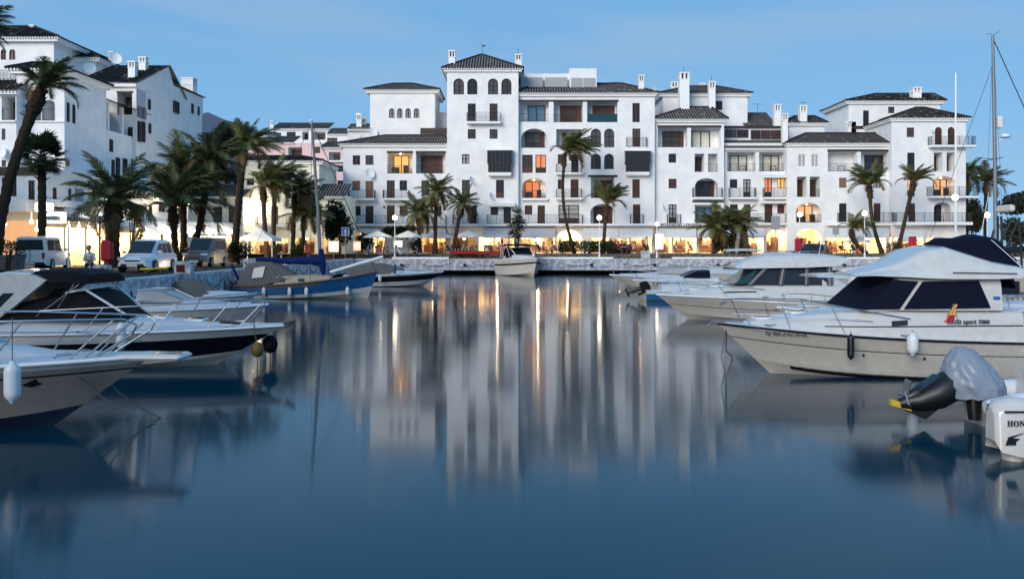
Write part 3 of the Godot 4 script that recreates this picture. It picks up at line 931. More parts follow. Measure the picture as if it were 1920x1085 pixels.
func make_row():
	var warm := Color(1, 0.60, 0.26)
	var gold := Color(1, 0.77, 0.44)
	# --- the long low wing
	var pl := front(100)
	var o := building("apartment_building", "low white wing with tiled roof and one loggia lit orange", pl, [643, 268, 837.6, 475], 9.0, [
		["w", 661, 291, 675, 309, "r"], ["w", 685, 291, 700, 309, "p"], ["L", 726, 284, 773, 325, "l", "r"], ["L", 780, 284, 835, 325, "d", "r"], ["B", 725, 283, 774, 287], ["B", 779, 283, 836, 287],
		["w", 660, 339, 675, 357, "t"], ["d", 685, 339, 700, 372, "t"], ["b", 654, 704, 372, 357, 0.9], ["d", 725, 338, 740, 372, "d"], ["w", 749, 338, 763, 357, "p"], ["b", 719, 768, 372, 357, 0.9],
		["d", 790, 338, 805, 366, "d"], ["w", 818, 338, 831, 365, "p"],
		["w", 661, 386, 676, 404, "p"], ["d", 685, 386, 700, 419, "d"], ["d", 725, 385, 740, 419, "s"], ["w", 749, 385, 764, 404, "s"], ["d", 790, 385, 804, 419, "s"], ["w", 817, 385, 828, 404, "r"],
		["b", 654, 837, 420, 404, 1.0], ["D", 694, 326, 0.62, 0.5], ["K", 720, 390], ["K", 812, 388],
		["S", 654, 436, 690, 474, 0.5, gold], ["S", 700, 444, 722, 474, 1.6, gold], ["S", 786, 440, 834, 474, 3.0, warm],
		["N", 652, 712, 424, 437, 1.6, "canvas"], ["N", 785, 836, 424, 446, 2.2, "canvas"], ["C", 668, 677, 214, 238, -5.0]], M.white)
	hip_px(pl, 641, 836, 269, 722, 834, 254, 9.0, o)
	var p2 := front(104.5)
	o = building("penthouse_block", "white penthouse with four small arched windows and a low hipped roof", p2, [693.5, 168, 815, 470], 7.0, [
		["a", 729, 203, 739.5, 221, "c"], ["a", 744.5, 203, 754.5, 221, "c"], ["a", 760, 203, 770, 221, "c"], ["a", 775.5, 203, 786, 221, "c"], ["X", 652, 238, 693, 262, -4.0, -0.4], ["X", 815.5, 210, 838, 262, -5.0, -2.0, "greywall"],
		["B", 788, 240, 838, 251], ["C", 668, 675, 212, 236, -1.5], ["C", 676, 686, 222, 238, -1.5], ["D", 700, 250, 0.6, 0.4], ["D", 682, 262, 0.55, 0.4]], M.white, 14.0)
	hip_px(p2, 690, 818, 168, 736, 774, 157, 7.0, o)
	shed_px(p2, 650, 694, 240, 232, 0.1, -2.5, o)
	# --- tower
	pl = front(99.4)
	o = building("tower_building", "tall white tower with four dark arched windows under its roof and a glazed bay", pl, [838, 128, 972, 475], 11.0, [
		["a", 850, 147, 870, 177, "p"], ["a", 876, 147, 895, 177, "p"], ["a", 915, 147, 934, 177, "p"], ["a", 940, 147, 959, 177, "p"],
		["d", 877, 194, 892, 229, "p"], ["d", 918, 194, 933, 229, "p"], ["b", 875, 939, 229, 212, 0.8], ["w", 877, 242, 892, 260, "p"], ["w", 918, 242, 933, 260, "p"],
		["w", 866, 289, 880, 307, "c"], ["y", 914, 283, 960, 324], ["d", 866, 337, 881, 372, "d"], ["d", 930, 337, 945, 371, "r"], ["D", 884, 340, 0.55, 1.1], ["D", 921, 370, 0.5, 1.1],
		["w", 856, 385, 870, 403, "p"], ["d", 879, 385, 894, 419, "d"], ["w", 920, 388, 934, 403, "p"], ["d", 944, 388, 958, 419, "p"], ["N", 913, 966, 380, 387, 0.9, "canvas", 1],
		["b", 849, 897, 420, 403, 1.0], ["b", 913, 970, 420, 403, 1.0], ["K", 874, 392],
		["S", 846, 446, 892, 474, 0.4, warm], ["S", 898, 444, 966, 474, 9.0, gold], ["N", 905, 967, 424, 446, 2.4, "greycanvas"], ["H", 838, 420.5, 972, 424, 0.3],
		["C", 841, 853, 94, 124, -1.2], ["C", 966, 978, 101, 126, -3.0, 1]], M.white)
	hip_px(pl, 836, 974, 128, 900, 906, 103, 11.0, o)
	var mb := MB.new()
	var fp := P(905, 104, 105)
	mb.cyl(fp, fp + Vector3(-0.1, 1.3, 0), 0.025, -1, 5)
	mb.quad(fp + Vector3(-0.1, 1.3, 0), fp + Vector3(-0.1, 1.05, 0), fp + Vector3(0.35, 1.05, 0.1), fp + Vector3(0.35, 1.2, 0.1))
	put(mb, "weather_vane", M.iron, o)
	# --- main block
	pl = front(100)
	o = building("apartment_building", "white block with a row of three loggias under its eave", pl, [972.3, 173, 1228, 475], 10.0, [
		["L", 974, 190, 1029, 228, "b", "r"], ["L", 1038, 190, 1093, 229, "d", "r"], ["L", 1101, 190, 1158, 229, "d", "g"], ["B", 973, 187, 1160, 190.5], ["w", 1186, 193, 1200, 229, "r"],
		["A", 977, 241, 1026, 277, "p", "r"], ["d", 979, 290, 999, 324, "r"], ["d", 1004, 290, 1024, 324, "o"], ["A", 979, 334, 1024, 371, "o", "r"], ["H", 978, 372, 1027, 376, 0.35], ["w", 984, 385, 998, 402, "s"], ["d", 1008, 385, 1022, 419, "s"],
		["L", 1043, 242, 1090, 275, "d", "r"], ["w", 1046, 289, 1057, 307, "s"], ["d", 1071, 289, 1085, 323, "d"], ["b", 1042, 1091, 324, 308, 0.8], ["w", 1046, 336, 1058, 354, "r"], ["d", 1070, 336, 1085, 371, "s"], ["b", 1042, 1091, 371, 355, 0.8], ["d", 1047, 384, 1086, 419, "c"],
		["a", 1108, 241, 1127, 276, "p"], ["a", 1133, 241, 1152, 276, "p"], ["a", 1108, 288, 1127, 317, "p"], ["a", 1133, 288, 1151, 317, "p"], ["L", 1108, 332, 1152, 371, "d", "r"], ["B", 1103, 328, 1158, 332], ["A", 1107, 382, 1154, 419, "d", "0"],
		["d", 1186, 241, 1201, 275, "r"], ["R", 1175, 258, 1213, 275, 0.3], ["y", 1171, 284, 1218, 323], ["d", 1186, 336, 1200, 371, "s"], ["d", 1187, 383, 1201, 419, "s"], ["R", 1182, 402, 1206, 418, 0.4],
		["R", 973, 403, 1092, 419, 0.95], ["H", 972.5, 419.5, 1228, 423.5, 1.0],
		["S", 978, 446, 1040, 474, 10.0, gold], ["V", 1044, 431, 1090, 474, 7.0, gold], ["S", 1109, 446, 1142, 474, 3.5, warm], ["S", 1148, 447, 1180, 474, 1.5, gold], ["S", 1184, 446, 1222, 474, 3.5, warm],
		["N", 978, 1041, 425, 446, 2.6, "greycanvas"], ["N", 1094, 1160, 425, 446, 2.6, "canvas"], ["N", 1161, 1224, 425, 446, 2.6, "canvas"],
		["X", 976, 138, 1068, 170, -8.0, -3.0], ["X", 1068.3, 128, 1119, 170, -8.0, -2.6], ["C", 1198, 1208, 140, 168, -1.5], ["T", 1158, 160, 0.8], ["D", 1226, 168, 0.3, 1.6]], M.white)
	hip_px(pl, 970, 1226, 174, 1010, 1168, 157, 10.0, o)
	mb = MB.new()
	var p3 := front(102.55)
	for q in [[978, 145, 1018, 163], [1022, 145, 1064, 163], [1071, 146, 1092, 164], [1094, 146, 1116, 164]]:
		var h := rect(p3, q[0], q[1], q[2], q[3])
		pbox(mb, p3, h[0], h[1], h[2], h[3], -0.05, 0.03)
	put(mb, "sliding_glass", M.curtain, o)
	# --- block with twin loggias and tall chimneys
	pl = front(100.6)
	o = building("apartment_building", "white block with twin loggias under a tiled eave, round-headed balcony below", pl, [1228.4, 223, 1358, 475], 9.0, [
		["L", 1234, 239, 1289, 276, "p", "0"], ["L", 1296, 239, 1352, 276, "w", "0"], ["B", 1233, 235, 1353, 239], ["w", 1254, 288, 1268, 305, "p"], ["w", 1254, 335, 1269, 353, "s"], ["d", 1254, 383, 1269, 418, "c"], ["R", 1251, 402, 1276, 418, 0.35],
		["L", 1303, 288, 1321, 322, "p", "0"], ["L", 1328, 288, 1346, 322, "n", "r"], ["A", 1303, 334, 1347, 369, "p", "0"], ["b", 1298, 1354, 370, 353, 0.7], ["B", 1298, 376, 1357, 379], ["L", 1303, 384, 1352, 418, "b", "r"], ["D", 1243, 390, 0.45, 1.2],
		["S", 1232, 446, 1260, 474, 1.8, gold], ["S", 1263, 446, 1306, 474, 3.5, gold], ["S", 1311, 446, 1356, 474, 5.0, gold], ["N", 1231, 1306, 425, 446, 2.5, "canvas"], ["N", 1308, 1357, 425, 446, 2.5, "canvas"], ["H", 1228.5, 419, 1358, 424, 1.0]], M.white)
	hip_px(pl, 1226, 1357, 223, 1287, 1334, 201, 7.0, o)
	text("POSEMINI LOUNGE", M.iron, 0.36, Transform3D(Basis(), P(1277, 421.7, 99.56) - o.position), o)
	p2 = front(106)
	o = building("penthouse_block", "white roof house with three tall vented chimneys and one square window", p2, [1243, 175, 1402, 470], 7.0, [
		["w", 1342, 189, 1355, 206, "p"], ["C", 1275, 1293, 135, 204, 2.6, 1], ["C", 1330, 1342, 152, 204, 2.2, 1], ["C", 1259, 1272, 153, 176, -2.0], ["C", 1312, 1322, 155, 165, -4.0]], M.white, 13.0)
	hip_px(p2, 1240, 1404, 175, 1292, 1345, 162, 7.0, o)
	# --- recessed block with the red-framed sunroom
	pl = front(101.4)
	o = building("apartment_building", "white block with a red-framed sunroom strip and orange lit balcony door", pl, [1358.4, 268, 1476, 475], 7.0, [
		["L", 1364, 285, 1417, 321, "w", "r"], ["L", 1424, 285, 1474, 321, "w", "r"], ["w", 1369, 336, 1383, 352, "p"], ["d", 1394, 336, 1408, 370, "c"], ["b", 1366, 1416, 370, 353, 0.8],
		["d", 1434, 334, 1448, 370, "o"], ["w", 1458, 334, 1472, 353, "l"], ["b", 1430, 1479, 370, 353, 0.8], ["N", 1430, 1479, 327, 333, 0.9, "canvas", 1], ["d", 1369, 383, 1384, 418, "p"], ["d", 1395, 383, 1408, 418, "s"], ["N", 1424, 1480, 375, 381, 0.9, "canvas", 1],
		["d", 1434, 383, 1449, 418, "s"], ["w", 1458, 383, 1473, 400, "s"], ["b", 1366, 1480, 418, 401, 0.9], ["B", 1360, 278, 1476, 281],
		["S", 1398, 440, 1432, 474, 5.0, gold], ["V", 1438, 431, 1475, 474, 4.0, warm], ["N", 1362, 1434, 425, 446, 2.3, "canvas"], ["C", 1453, 1465, 195, 240, -3.0], ["C", 1468, 1478, 212, 266, -0.6], ["T", 1430, 205, 1.0]], M.white)
	p2 = front(103.5)
	var wl := MB.new()
	var rr := rect(p2, 1359, 240, 1476, 272)
	pbox(wl, p2, rr[0], rr[1], rr[2], rr[3], -6.0, 0.0)
	put(wl, "sunroom_wall", M.white, o)
	for q in [[1360, 243, 1381, 258], [1382, 243, 1403, 258], [1408, 244, 1426, 261], [1427, 244, 1445, 261], [1446, 244, 1464, 261]]:
		var h := rect(p2, q[0], q[1], q[2], q[3]); h.append(0.0)
		window(p2 * Transform3D(Basis(), Vector3(0, 0, 0.2)), h, "r", o)
	mb = MB.new()
	pbox(mb, p2, rr[0] - 0.1, rr[3], rr[2] + 0.1, rr[3] + 0.22, -1.0, 0.35)
	put(mb, "sunroom_beam", M.wood, o)
	shed_px(pl, 1359, 1478, 276, 263, 0.5, -2.0, o)
	shed_px(p2, 1397, 1460, 236, 211, -1.5, -6.5, o)
	# --- block between the sunroom and the corner
	pl = front(100.4)
	o = building("apartment_building", "white block with pale glazed twin windows, tiled roof and a lit archway below", pl, [1476.5, 268, 1672, 475], 9.0, [
		["w", 1497, 289, 1512, 313, "g"], ["w", 1522, 289, 1536, 313, "g"], ["L", 1553, 284, 1608, 321, "n", "r"], ["L", 1615, 284, 1671, 321, "p", "0"], ["B", 1552, 280, 1672, 284], ["L", 1495, 331, 1513, 369, "d", "0"], ["L", 1519, 331, 1538, 369, "d", "r"],
		["w", 1574, 333, 1588, 352, "t"], ["w", 1638, 333, 1652, 352, "c"], ["A", 1493, 380, 1541, 417, "m", "r"], ["d", 1574, 381, 1588, 416, "d"], ["R", 1571, 399, 1593, 416, 0.4], ["d", 1639, 381, 1652, 416, "s"], ["R", 1634, 399, 1671, 416, 0.9],
		["V", 1493, 429, 1541, 474, 4.0, warm], ["S", 1550, 446, 1598, 474, 5.0, warm], ["S", 1606, 446, 1662, 474, 5.0, gold], ["N", 1546, 1602, 425, 446, 2.4, "canvas"], ["N", 1604, 1668, 425, 446, 2.4, "canvas"], ["H", 1548, 419, 1672, 423, 0.9]], M.white)
	hip_px(pl, 1479, 1671, 268, 1512, 1655, 250, 7.0, o)
	p2 = front(106)
	o = building("penthouse_block", "small white roof house with a dark hipped roof, stout chimney and aerial", p2, [1480, 230, 1547, 470], 6.0, [["C", 1501, 1514, 197, 225, 0.3], ["T", 1517, 222, 2.4], ["X", 1586, 228, 1606, 262, -3.0, -1.0], ["C", 1590, 1597, 230, 252, 0.2]], M.white, 12.0)
	hip_px(p2, 1480, 1544, 230, 1490, 1528, 218, 6.0, o)
	# --- corner block
	pl = front(99.6)
	o = building("apartment_building", "white corner block with twin arched balcony doors under a hipped roof", pl, [1672.4, 221, 1812, 475], 9.0, [
		["w", 1701, 239, 1715, 257, "r"], ["a", 1754, 238, 1767, 272, "s"], ["a", 1778, 238, 1791, 272, "s"], ["b", 1740, 1824, 273, 257, 0.9], ["d", 1702, 286, 1716, 321, "d"], ["L", 1752, 286, 1768, 321, "p", "0"], ["L", 1776, 286, 1791, 321, "d", "0"],
		["d", 1702, 333, 1716, 368, "m"], ["A", 1750, 330, 1792, 367, "m", "0"], ["b", 1738, 1827, 368, 351, 1.1], ["d", 1704, 381, 1717, 416, "s"], ["A", 1752, 379, 1784, 416, "s", "0"], ["R", 1673, 399, 1812, 416, 1.2], ["H", 1672.6, 416.5, 1814, 422, 1.3],
		["S", 1676, 446, 1732, 474, 5.0, warm], ["S", 1738, 446, 1804, 474, 6.0, warm], ["N", 1680, 1734, 427, 446, 2.3, "canvas"], ["D", 1747, 245, 0.25, 0.3]], M.white)
	hip_px(pl, 1673, 1811, 221, 1718, 1735, 202, 9.0, o)
	p2 = front(107)
	o = building("penthouse_block", "white roof house behind the corner block with a tall dark slit window", p2, [1592, 189, 1764, 470], 8.0, [["w", 1619, 207, 1630, 238, "p"], ["w", 1666, 200, 1678, 212, "p"], ["C", 1713, 1729, 163, 184, -1.0], ["B", 1600, 236, 1658, 242]], M.white, 12.0)
	hip_px(p2, 1590, 1766, 189, 1642, 1752, 176, 8.0, o)
	# --- pink houses far behind
	p2 = front(150)
	o = building("pink_house", "distant pink terraced house with tiled roofs and small white dormers", p2, [448, 268, 603, 470], 12.0, [
		["w", 463, 290, 480, 305, "p"], ["L", 540, 276, 566, 300, "d", "0"], ["w", 587, 275, 600, 287, "s"], ["X", 484, 247, 500, 262, -4.0, 2.2], ["w", 470, 312, 482, 330, "p"]], M.pink, 2.0)
	shed_px(p2, 448, 550, 266, 255, 0.4, -5, o)
	o = building("pink_house", "distant pink house with a white balcony level and glazed corner bay", front(146), [601, 275, 660, 470], 10.0, [
		["L", 616, 285, 638, 301, "p", "0"], ["y", 607, 309, 620, 328], ["w", 633, 310, 645, 322, "r"], ["w", 633, 338, 645, 352, "p"], ["H", 602, 301, 648, 304, 0.6]], M.pink, 2.0)
	shed_px(front(146), 600, 640, 275, 266, 0.4, -4, o)
	p2 = front(165)
	o = building("white_house", "distant white house with a long tiled roof and dark square windows", p2, [508, 240, 616, 470], 10.0, [["w", 516, 249, 527, 255, "p"], ["w", 537, 247, 554, 256, "p"], ["L", 566, 247, 578, 262, "p", "0"], ["L", 586, 247, 610, 262, "p", "0"], ["C", 506, 512, 226, 250, 0.5], ["C", 581, 584, 224, 232, -4.0]], M.white, 2.0)
	shed_px(p2, 508, 616, 240, 230, 0.5, -5, o)
	o = building("white_house", "distant white house under a dark ribbed roof slope beside the penthouse", front(160), [612, 250, 656, 470], 9.0, [["w", 613, 258, 632, 267, "p"]], M.white, 2.0)
	shed_px(front(160), 612, 656, 250, 240, 0.4, -4, o)

# ---------------------------------------------------------------- buildings along the left quay
func make_left_street():
	var gold := Color(1, 0.80, 0.50)
	var warm := Color(1, 0.68, 0.34)
	# cream house
	var pl := front(92)
	var o := building("cream_house", "cream two-storey house with a dark diamond opening and a balcony, lit by lamps", pl, [455, 300, 598, 475], 9.0, [
		["w", 463.5, 386, 479, 405, "g"], ["d", 508, 387, 521, 421, "p"], ["w", 552, 387, 563, 404, "p"], ["b", 482, 546, 421, 405, 0.9], ["w", 462, 334, 476, 347, "p"], ["S", 470, 446, 540, 474, 2.2, gold], ["S", 550, 446, 590, 474, 0.6, warm], ["N", 458, 500, 432, 440, 1.2, "greycanvas"]], M.cream)
	hip_px(pl, 453, 600, 301, 490, 565, 293, 8.0, o)
	o = building("cream_house", "low cream annex with dark tiled eave beside the creeper", front(91), [598.4, 366, 647, 475], 6.0, [["d", 593.5, 387, 602, 421, "p"], ["d", 614, 386, 633, 421, "p"], ["S", 606, 446, 640, 474, 0.5, warm]], M.cream)
	shed_px(front(91), 592, 648, 366, 345, 0.5, -3, o)
	o = building("cream_house", "cream house with a long brown tiled roof above a brightly lit canopy", front(90), [352, 368, 455, 475], 8.0, [["d", 400, 387, 416, 417, "p"], ["d", 428, 387, 441, 419, "p"], ["w", 365, 385, 378, 402, "p"], ["S", 366, 442, 450, 474, 9.0, gold]], M.cream)
	shed_px(front(90), 348, 457, 367, 346, 0.5, -4, o)
	# gabled house with its side along the street
	pl = front(80)
	o = building("gabled_house", "white house with a brown tiled slope, corner loggia and tall side gable", pl, [150, 156, 254.6, 491], 17.0, [
		["L", 219, 172, 247, 215, "d", "r"], ["B", 218, 170.5, 249, 174], ["w", 238, 238, 248, 262, "p"], ["w", 172, 300, 184, 320, "p"], ["d", 196, 290, 206, 320, "p"], ["C", 239, 252, 114, 142, -1.5], ["C", 259, 272, 106, 128, -5.0]], M.white, 1.5)
	# its roof slope facing the water and the gable towards the street
	var x0 := uvp(pl, 148, 156).x; var x1 := uvp(pl, 254.6, 156).x
	var ve := uvp(pl, 200, 156).y
	var sd := side(x1)
	var rd := 87.5 # depth of the ridge
	var rv := uvp(sd, 298, 123).y
	rv = 3.0 + (HY - 123) / F * rd
	var mb := MB.new()
	roof_plane(mb, Vector3(x0 - 0.4, ve, -79.5), Vector3(x1 + 0.25, ve, -79.5), Vector3(x1 + 0.25, rv, -rd), Vector3(x0 - 0.4, rv, -rd))
	roof_plane(mb, Vector3(x1 + 0.25, rv - 2.6, -92), Vector3(x0 - 0.4, rv - 2.6, -92), Vector3(x0 - 0.4, rv, -rd), Vector3(x1 + 0.25, rv, -rd))
	roof_plane(mb, Vector3(x1 + 0.25, 3.0 + (HY - 183) / F * 97.5, -97.7), Vector3(x0 - 0.4, 3.0 + (HY - 183) / F * 97.5, -97.7), Vector3(x0 - 0.4, rv - 1.55, -88.6), Vector3(x1 + 0.25, rv - 1.55, -88.6))
	put(mb, "roof", M.tile, o)
	mb = MB.new()
	var ga := PackedVector2Array([Vector2(79.9, ve - 0.4), Vector2(97.2, ve - 0.4), Vector2(97.2, 3.0 + (HY - 184) / F * 97.5), Vector2(88.8, rv - 1.75), Vector2(rd, rv - 0.1), Vector2(79.9, ve - 0.1)])
	mb.prism(ga, Transform3D(Basis(Vector3(0, 0, -1), Vector3.UP, Vector3(1, 0, 0)), Vector3(x1 - 0.4, 0, 0)), 0.0, 0.42)
	put(mb, "gable", M.white, o)
	mb = MB.new()
	pbox(mb, pl, x0 - 0.2, ve - 0.35, x1 + 0.1, ve - 0.03, 0.0, 0.35)
	put(mb, "cornice", M.trim, o)
	sd = side(x1 + 0.035)
	for q in [[256.5, 173, 272, 219, "L"], [277, 187, 280, 205, "w"], [324, 192, 334, 210, "w"], [257, 228, 262, 265, "d"], [265, 229, 270, 266, "d"], [278, 232, 281, 250, "w"], [358, 195, 361, 212, "w"], [370, 200, 372, 216, "w"]]:
		var h := rect(sd, q[0], q[1], q[2], q[3]); h.append(0.0)
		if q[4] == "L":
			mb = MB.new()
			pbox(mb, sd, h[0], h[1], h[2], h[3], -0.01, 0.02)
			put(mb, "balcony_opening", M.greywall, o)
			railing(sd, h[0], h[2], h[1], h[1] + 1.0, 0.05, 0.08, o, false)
		else: window(sd * Transform3D(Basis(), Vector3(0, 0, 0.19)), h, "p", o, q[4] == "d")
	chimney(side(x1 - 1.0), 311, 315, 130, 150, 0.0, o)
	chimney(side(x1 - 1.0), 361, 369, 149, 175, 0.0, o)
	# arcaded tower in front
	pl = front(68)
	o = building("arcade_tower", "white tower with a double arched loggia beneath a small tiled eave", pl, [30, 128, 120, 491], 7.0, [
		["A", 48, 187, 76, 226, "n", "r"], ["A", 77.5, 187, 102, 226, "n", "r"], ["w", 122, 300, 130, 312, "p"], ["H", 28, 226.5, 121, 229, 0.15], ["w", 33, 240, 42, 262, "p"], ["L", 40, 295, 60, 325, "p", "r"]], M.white, 1.5)
	hip_px(pl, 28, 118, 129, 60, 92, 118, 7.0, o, 0.5)
	var xs := uvp(pl, 120, 200).x
	sd = side(xs + 0.01)
	for q in [[124.5, 193, 127, 228], [135, 197, 138, 231]]:
		var h := rect(sd, q[0], q[1], q[2], q[3]); h.append(0.0)
		window(sd * Transform3D(Basis(), Vector3(0, 0, 0.19)), h, "p", o, true)
	# porch wing behind the tower
	mb = MB.new()
	var zA := -75.0; var zB := -84.0
	mb.box(Vector3(xs - 6, 1.5, zB), Vector3(xs + 0.02, uvp(side(xs), 160, 232).y, zA - 0.02))
	put(mb, "wing", M.white, o)
	mb = MB.new()
	var vp := 3.0 + (HY - 200) / F * 78
	mb.box(Vector3(xs - 4, uvp(side(xs), 160, 232).y, -83.0), Vector3(xs - 2.2, vp, -75.03))
	for z in [-75.4, -78.2, -82.5]: mb.box(Vector3(xs - 0.35, uvp(side(xs), 160, 232).y, z - 0.3), Vector3(xs - 0.05, vp, z))
	put(mb, "porch", M.white, o)
	mb = MB.new()
	roof_plane(mb, Vector3(xs + 0.4, vp, -75.04), Vector3(xs + 0.4, vp, -83.4), Vector3(xs - 3, vp + 1.2, -83.4), Vector3(xs - 3, vp + 1.2, -75.04))
	put(mb, "porch_roof", M.tile, o)
	for q in [[204, 262, 209, 284], [216, 296, 222, 338], [229, 298, 236, 338], [245, 300, 252, 322], [262, 305, 270, 340], [208, 300, 212, 330]]:
		var h := rect(side(xs + 0.02), q[0], q[1], q[2], q[3]); h.append(0.0)
		window(side(xs + 0.21), h, "p", o, q[3] - q[1] > 25)
	dish(Vector3(xs + 0.6, uvp(side(xs), 246, 345).y, -80.0), 0.75, o, 0.9)
	# tall tower behind with two arched windows
	pl = front(84)
	o = building("tower_building", "tall white tower with a hipped brown roof behind the arcaded tower", pl, [-70, 72, 100, 491], 9.0, [["a", 0, 92, 10, 112, "r"], ["a", 16, 92, 28, 112, "r"], ["R", -40, 133, 31, 150, 0.4], ["C", 54, 62, 46, 58, -4.0]], M.white, 1.5)
	hip_px(pl, -70, 102, 71, -10, 62, 50, 9.0, o, 0.7)
	o = building("roof_house", "white roof house with a brown hipped roof and two satellite dishes", front(88), [104, 108, 178, 491], 8.0, [["D", 171, 130, 0.65, 0.5], ["D", 219, 112, 0.65, 0.6], ["C", 203, 211, 96, 128, -2.0]], M.white, 1.5)
	hip_px(front(88), 100, 182, 108, 120, 155, 95, 8.0, o)
	o = building("balcony_house", "white house at the frame edge with a tiled porch and wooden loggia", front(67), [-80, 166, 29.5, 491], 6.0, [["L", 2, 180, 28, 225, "d", "r"], ["H", -80, 226, 29, 229, 0.2], ["w", 2, 241, 9, 262, "p"], ["w", 2, 300, 10, 314, "p"], ["D", 4, 288, 0.5, 0.3]], M.white, 1.5)
	shed_px(front(67), -80, 30, 168, 150, 0.5, -2, o)
	# restaurant row facing the quay road, seen along its length
	sd = side(-29.95)
	o = building("restaurant_house", "white restaurant house with lamp-lit windows above a glowing canopy", sd, [202, 372, 352, 491], 6.0, [["w", 213, 385, 224, 400, "g"], ["d", 232, 383, 238, 412, "p"], ["w", 259, 384, 272, 400, "g"], ["d", 278, 384, 286, 412, "p"], ["w", 297, 385, 310, 397, "p"], ["d", 333, 386, 345, 410, "p"], ["S", 206, 436, 250, 489, 9.0, warm], ["S", 258, 436, 300, 489, 10.0, gold], ["S", 306, 436, 348, 489, 10.0, gold], ["N", 204, 254, 416, 430, 2.2, "canvas"], ["N", 256, 350, 420, 432, 1.6, "canvas"], ["H", 203, 412, 351, 416, 0.3]], M.white, 1.55)
	for q in [[285, 375], [331, 378], [346, 379]]:
		var uv := uvp(sd, q[0], q[1])
		var p := sd * Vector3(uv.x, uv.y, 0.35)
		mb = MB.new()
		mb.ball(p, Vector3.ONE * 0.18, 10)
		mb.cyl(p, p - Vector3(0.3, 0, 0), 0.03, -1, 6)
		put(mb, "wall_lamp", M.lamp_white, o)
		omni(p, Color(1, 0.75, 0.42), 2.2, 0.17, o)
	o = building("restaurant_house", "pale restaurant house with scalloped grey awning and yellow lit ground floor", sd, [80, 332, 201, 491], 6.0, [["d", 98, 352, 106, 384, "m"], ["d", 127, 354, 134, 382, "p"], ["L", 140, 354, 156, 386, "n", "0"], ["d", 172, 356, 180, 385, "p"], ["S", 84, 426, 118, 489, 9.0, warm], ["S", 122, 428, 158, 489, 9.0, warm], ["S", 162, 430, 197, 489, 9.0, warm], ["N", 120, 199, 390, 414, 2.4, "greycanvas", 1], ["N", 82, 118, 392, 412, 2.2, "canvas", 1], ["H", 81, 384, 200, 389, 0.4]], M.white, 1.55)
	for k in 6:
		var uv := uvp(sd, 90 + k * 20.0, 424)
		var p := sd * Vector3(uv.x, uv.y, 1.3)
		mb = MB.new()
		mb.ball(p, Vector3.ONE * 0.11, 8)
		mb.cyl(p, p + Vector3(0, 0.5, 0), 0.015, -1, 4)
		put(mb, "hanging_lamp", M.lamp_warm, o)
		omni(p, Color(1, 0.66, 0.28), 1.6, 0.1, o)
	o = building("restaurant_house", "restaurant with peach glowing upper windows and amber terrace below", front(56), [-60, 312, 75.5, 491], 0.6, [["d", 2, 332, 15, 368, "m"], ["d", 19, 330, 30, 368, "p"], ["d", 52, 338, 64, 376, "m"], ["w", -30, 335, -10, 360, "m"], ["H", -60, 376, 75, 398, 1.6], ["B", -60, 313, 75, 329]], M.white, 1.55)
	# its lamp-lit terrace front
	mb = MB.new()
	for q in [[-50, 18], [22, 44], [48, 72]]:
		var h := rect(front(55.95), q[0], 414, q[1], 486)
		pbox(mb, front(55.95), h[0], h[1], h[2], h[3], 0.0, 0.03)
		for t in [h[0], h[2]]: pbox(mb, front(55.95), t - 0.05, h[1], t + 0.05, h[3], 0.03, 0.1)
	put(mb, "lit_window", M.lit_peach, o)
	for q in [[8, 420], [58, 416], [68, 430]]:
		var p := P(q[0], q[1], 54.6)
		mb = MB.new(); mb.ball(p, Vector3.ONE * 0.13, 8); mb.cyl(p, p + Vector3(0, 0.6, 0), 0.015, -1, 4)
		put(mb, "hanging_lamp", M.lamp_warm, o)
		omni(p, Color(1, 0.60, 0.22), 2.2, 0.12, o)
	# glowing box signs
	for q in [[86, 396, 122, 420, 54.0, "large blank white light box sign above the parked van"], [168, 387, 190, 405, 58.0, "small cream light box sign on a thin pole near the thick palm"], [63, 378, 74, 398, 53.0, "upright narrow light box sign on the peach restaurant"], [82, 379, 98, 396, 53.0, "square light box sign fixed beside the fan palm trunk"], [104, 335, 122, 348, 63.0, "short glowing fascia panel above the awning house"], [125, 335, 157, 352, 63.0, "long glowing white fascia panel above the awning house"], [254, 386, 277, 400, 72.5, "glowing white menu panel on the lamp-lit restaurant wall"]]:
		var a := P(q[0], q[3], q[4]); var b := P(q[2], q[1], q[4])
		var t := thing("light_box_sign", (a + b) / 2, q[5], "sign")
		mb = MB.new()
		mb.cbox(a + Vector3(0.03, 0.03, -0.2), b - Vector3(0.03, 0.03, 0.0), 0.02)
		put(mb, "sign_face", M.sign_white, t)
		mb = MB.new()
		mb.box(a + Vector3(0, 0, -0.22), Vector3(b.x, a.y + 0.03, a.z - 0.01)); mb.box(Vector3(a.x, b.y - 0.03, a.z - 0.22), b - Vector3(0, 0, 0.01))
		if q[0] == 168.0: mb.cyl(Vector3((a.x + b.x) / 2 + 0.2, QUAY, a.z - 0.1), Vector3((a.x + b.x) / 2 + 0.2, a.y, a.z - 0.1), 0.06)
		else: mb.cyl((a + b) / 2 + Vector3(0, 0, -0.2), (a + b) / 2 + Vector3(0, 0, -2.0), 0.05)
		put(mb, "bracket", M.iron, t)
		omni((a + b) / 2 + Vector3(0, 0, 0.25), Color(1, 0.9, 0.72), 1.2, 0.2, t)
	# bright canopy over the lit terrace
	var cn := thing("terrace_canopy", P(360, 491, 68), "long white canopy glowing from the lamps beneath it", "canopy")
	mb = MB.new()
	var ca := P(270, 438, 66); var cb := P(446, 438, 80)
	var rows := []
	for i in 4:
		var row := PackedVector3Array()
		for j in 19:
			var t := j / 18.0
			row.append(ca.lerp(cb, t) + Vector3(-i * 0.35 * 0.8, 0.35 * i - 0.05 * sin(PI * i / 3.0), -i * 0.9) + Vector3(0, -0.04 * (j % 2), 0))
		rows.append(row)
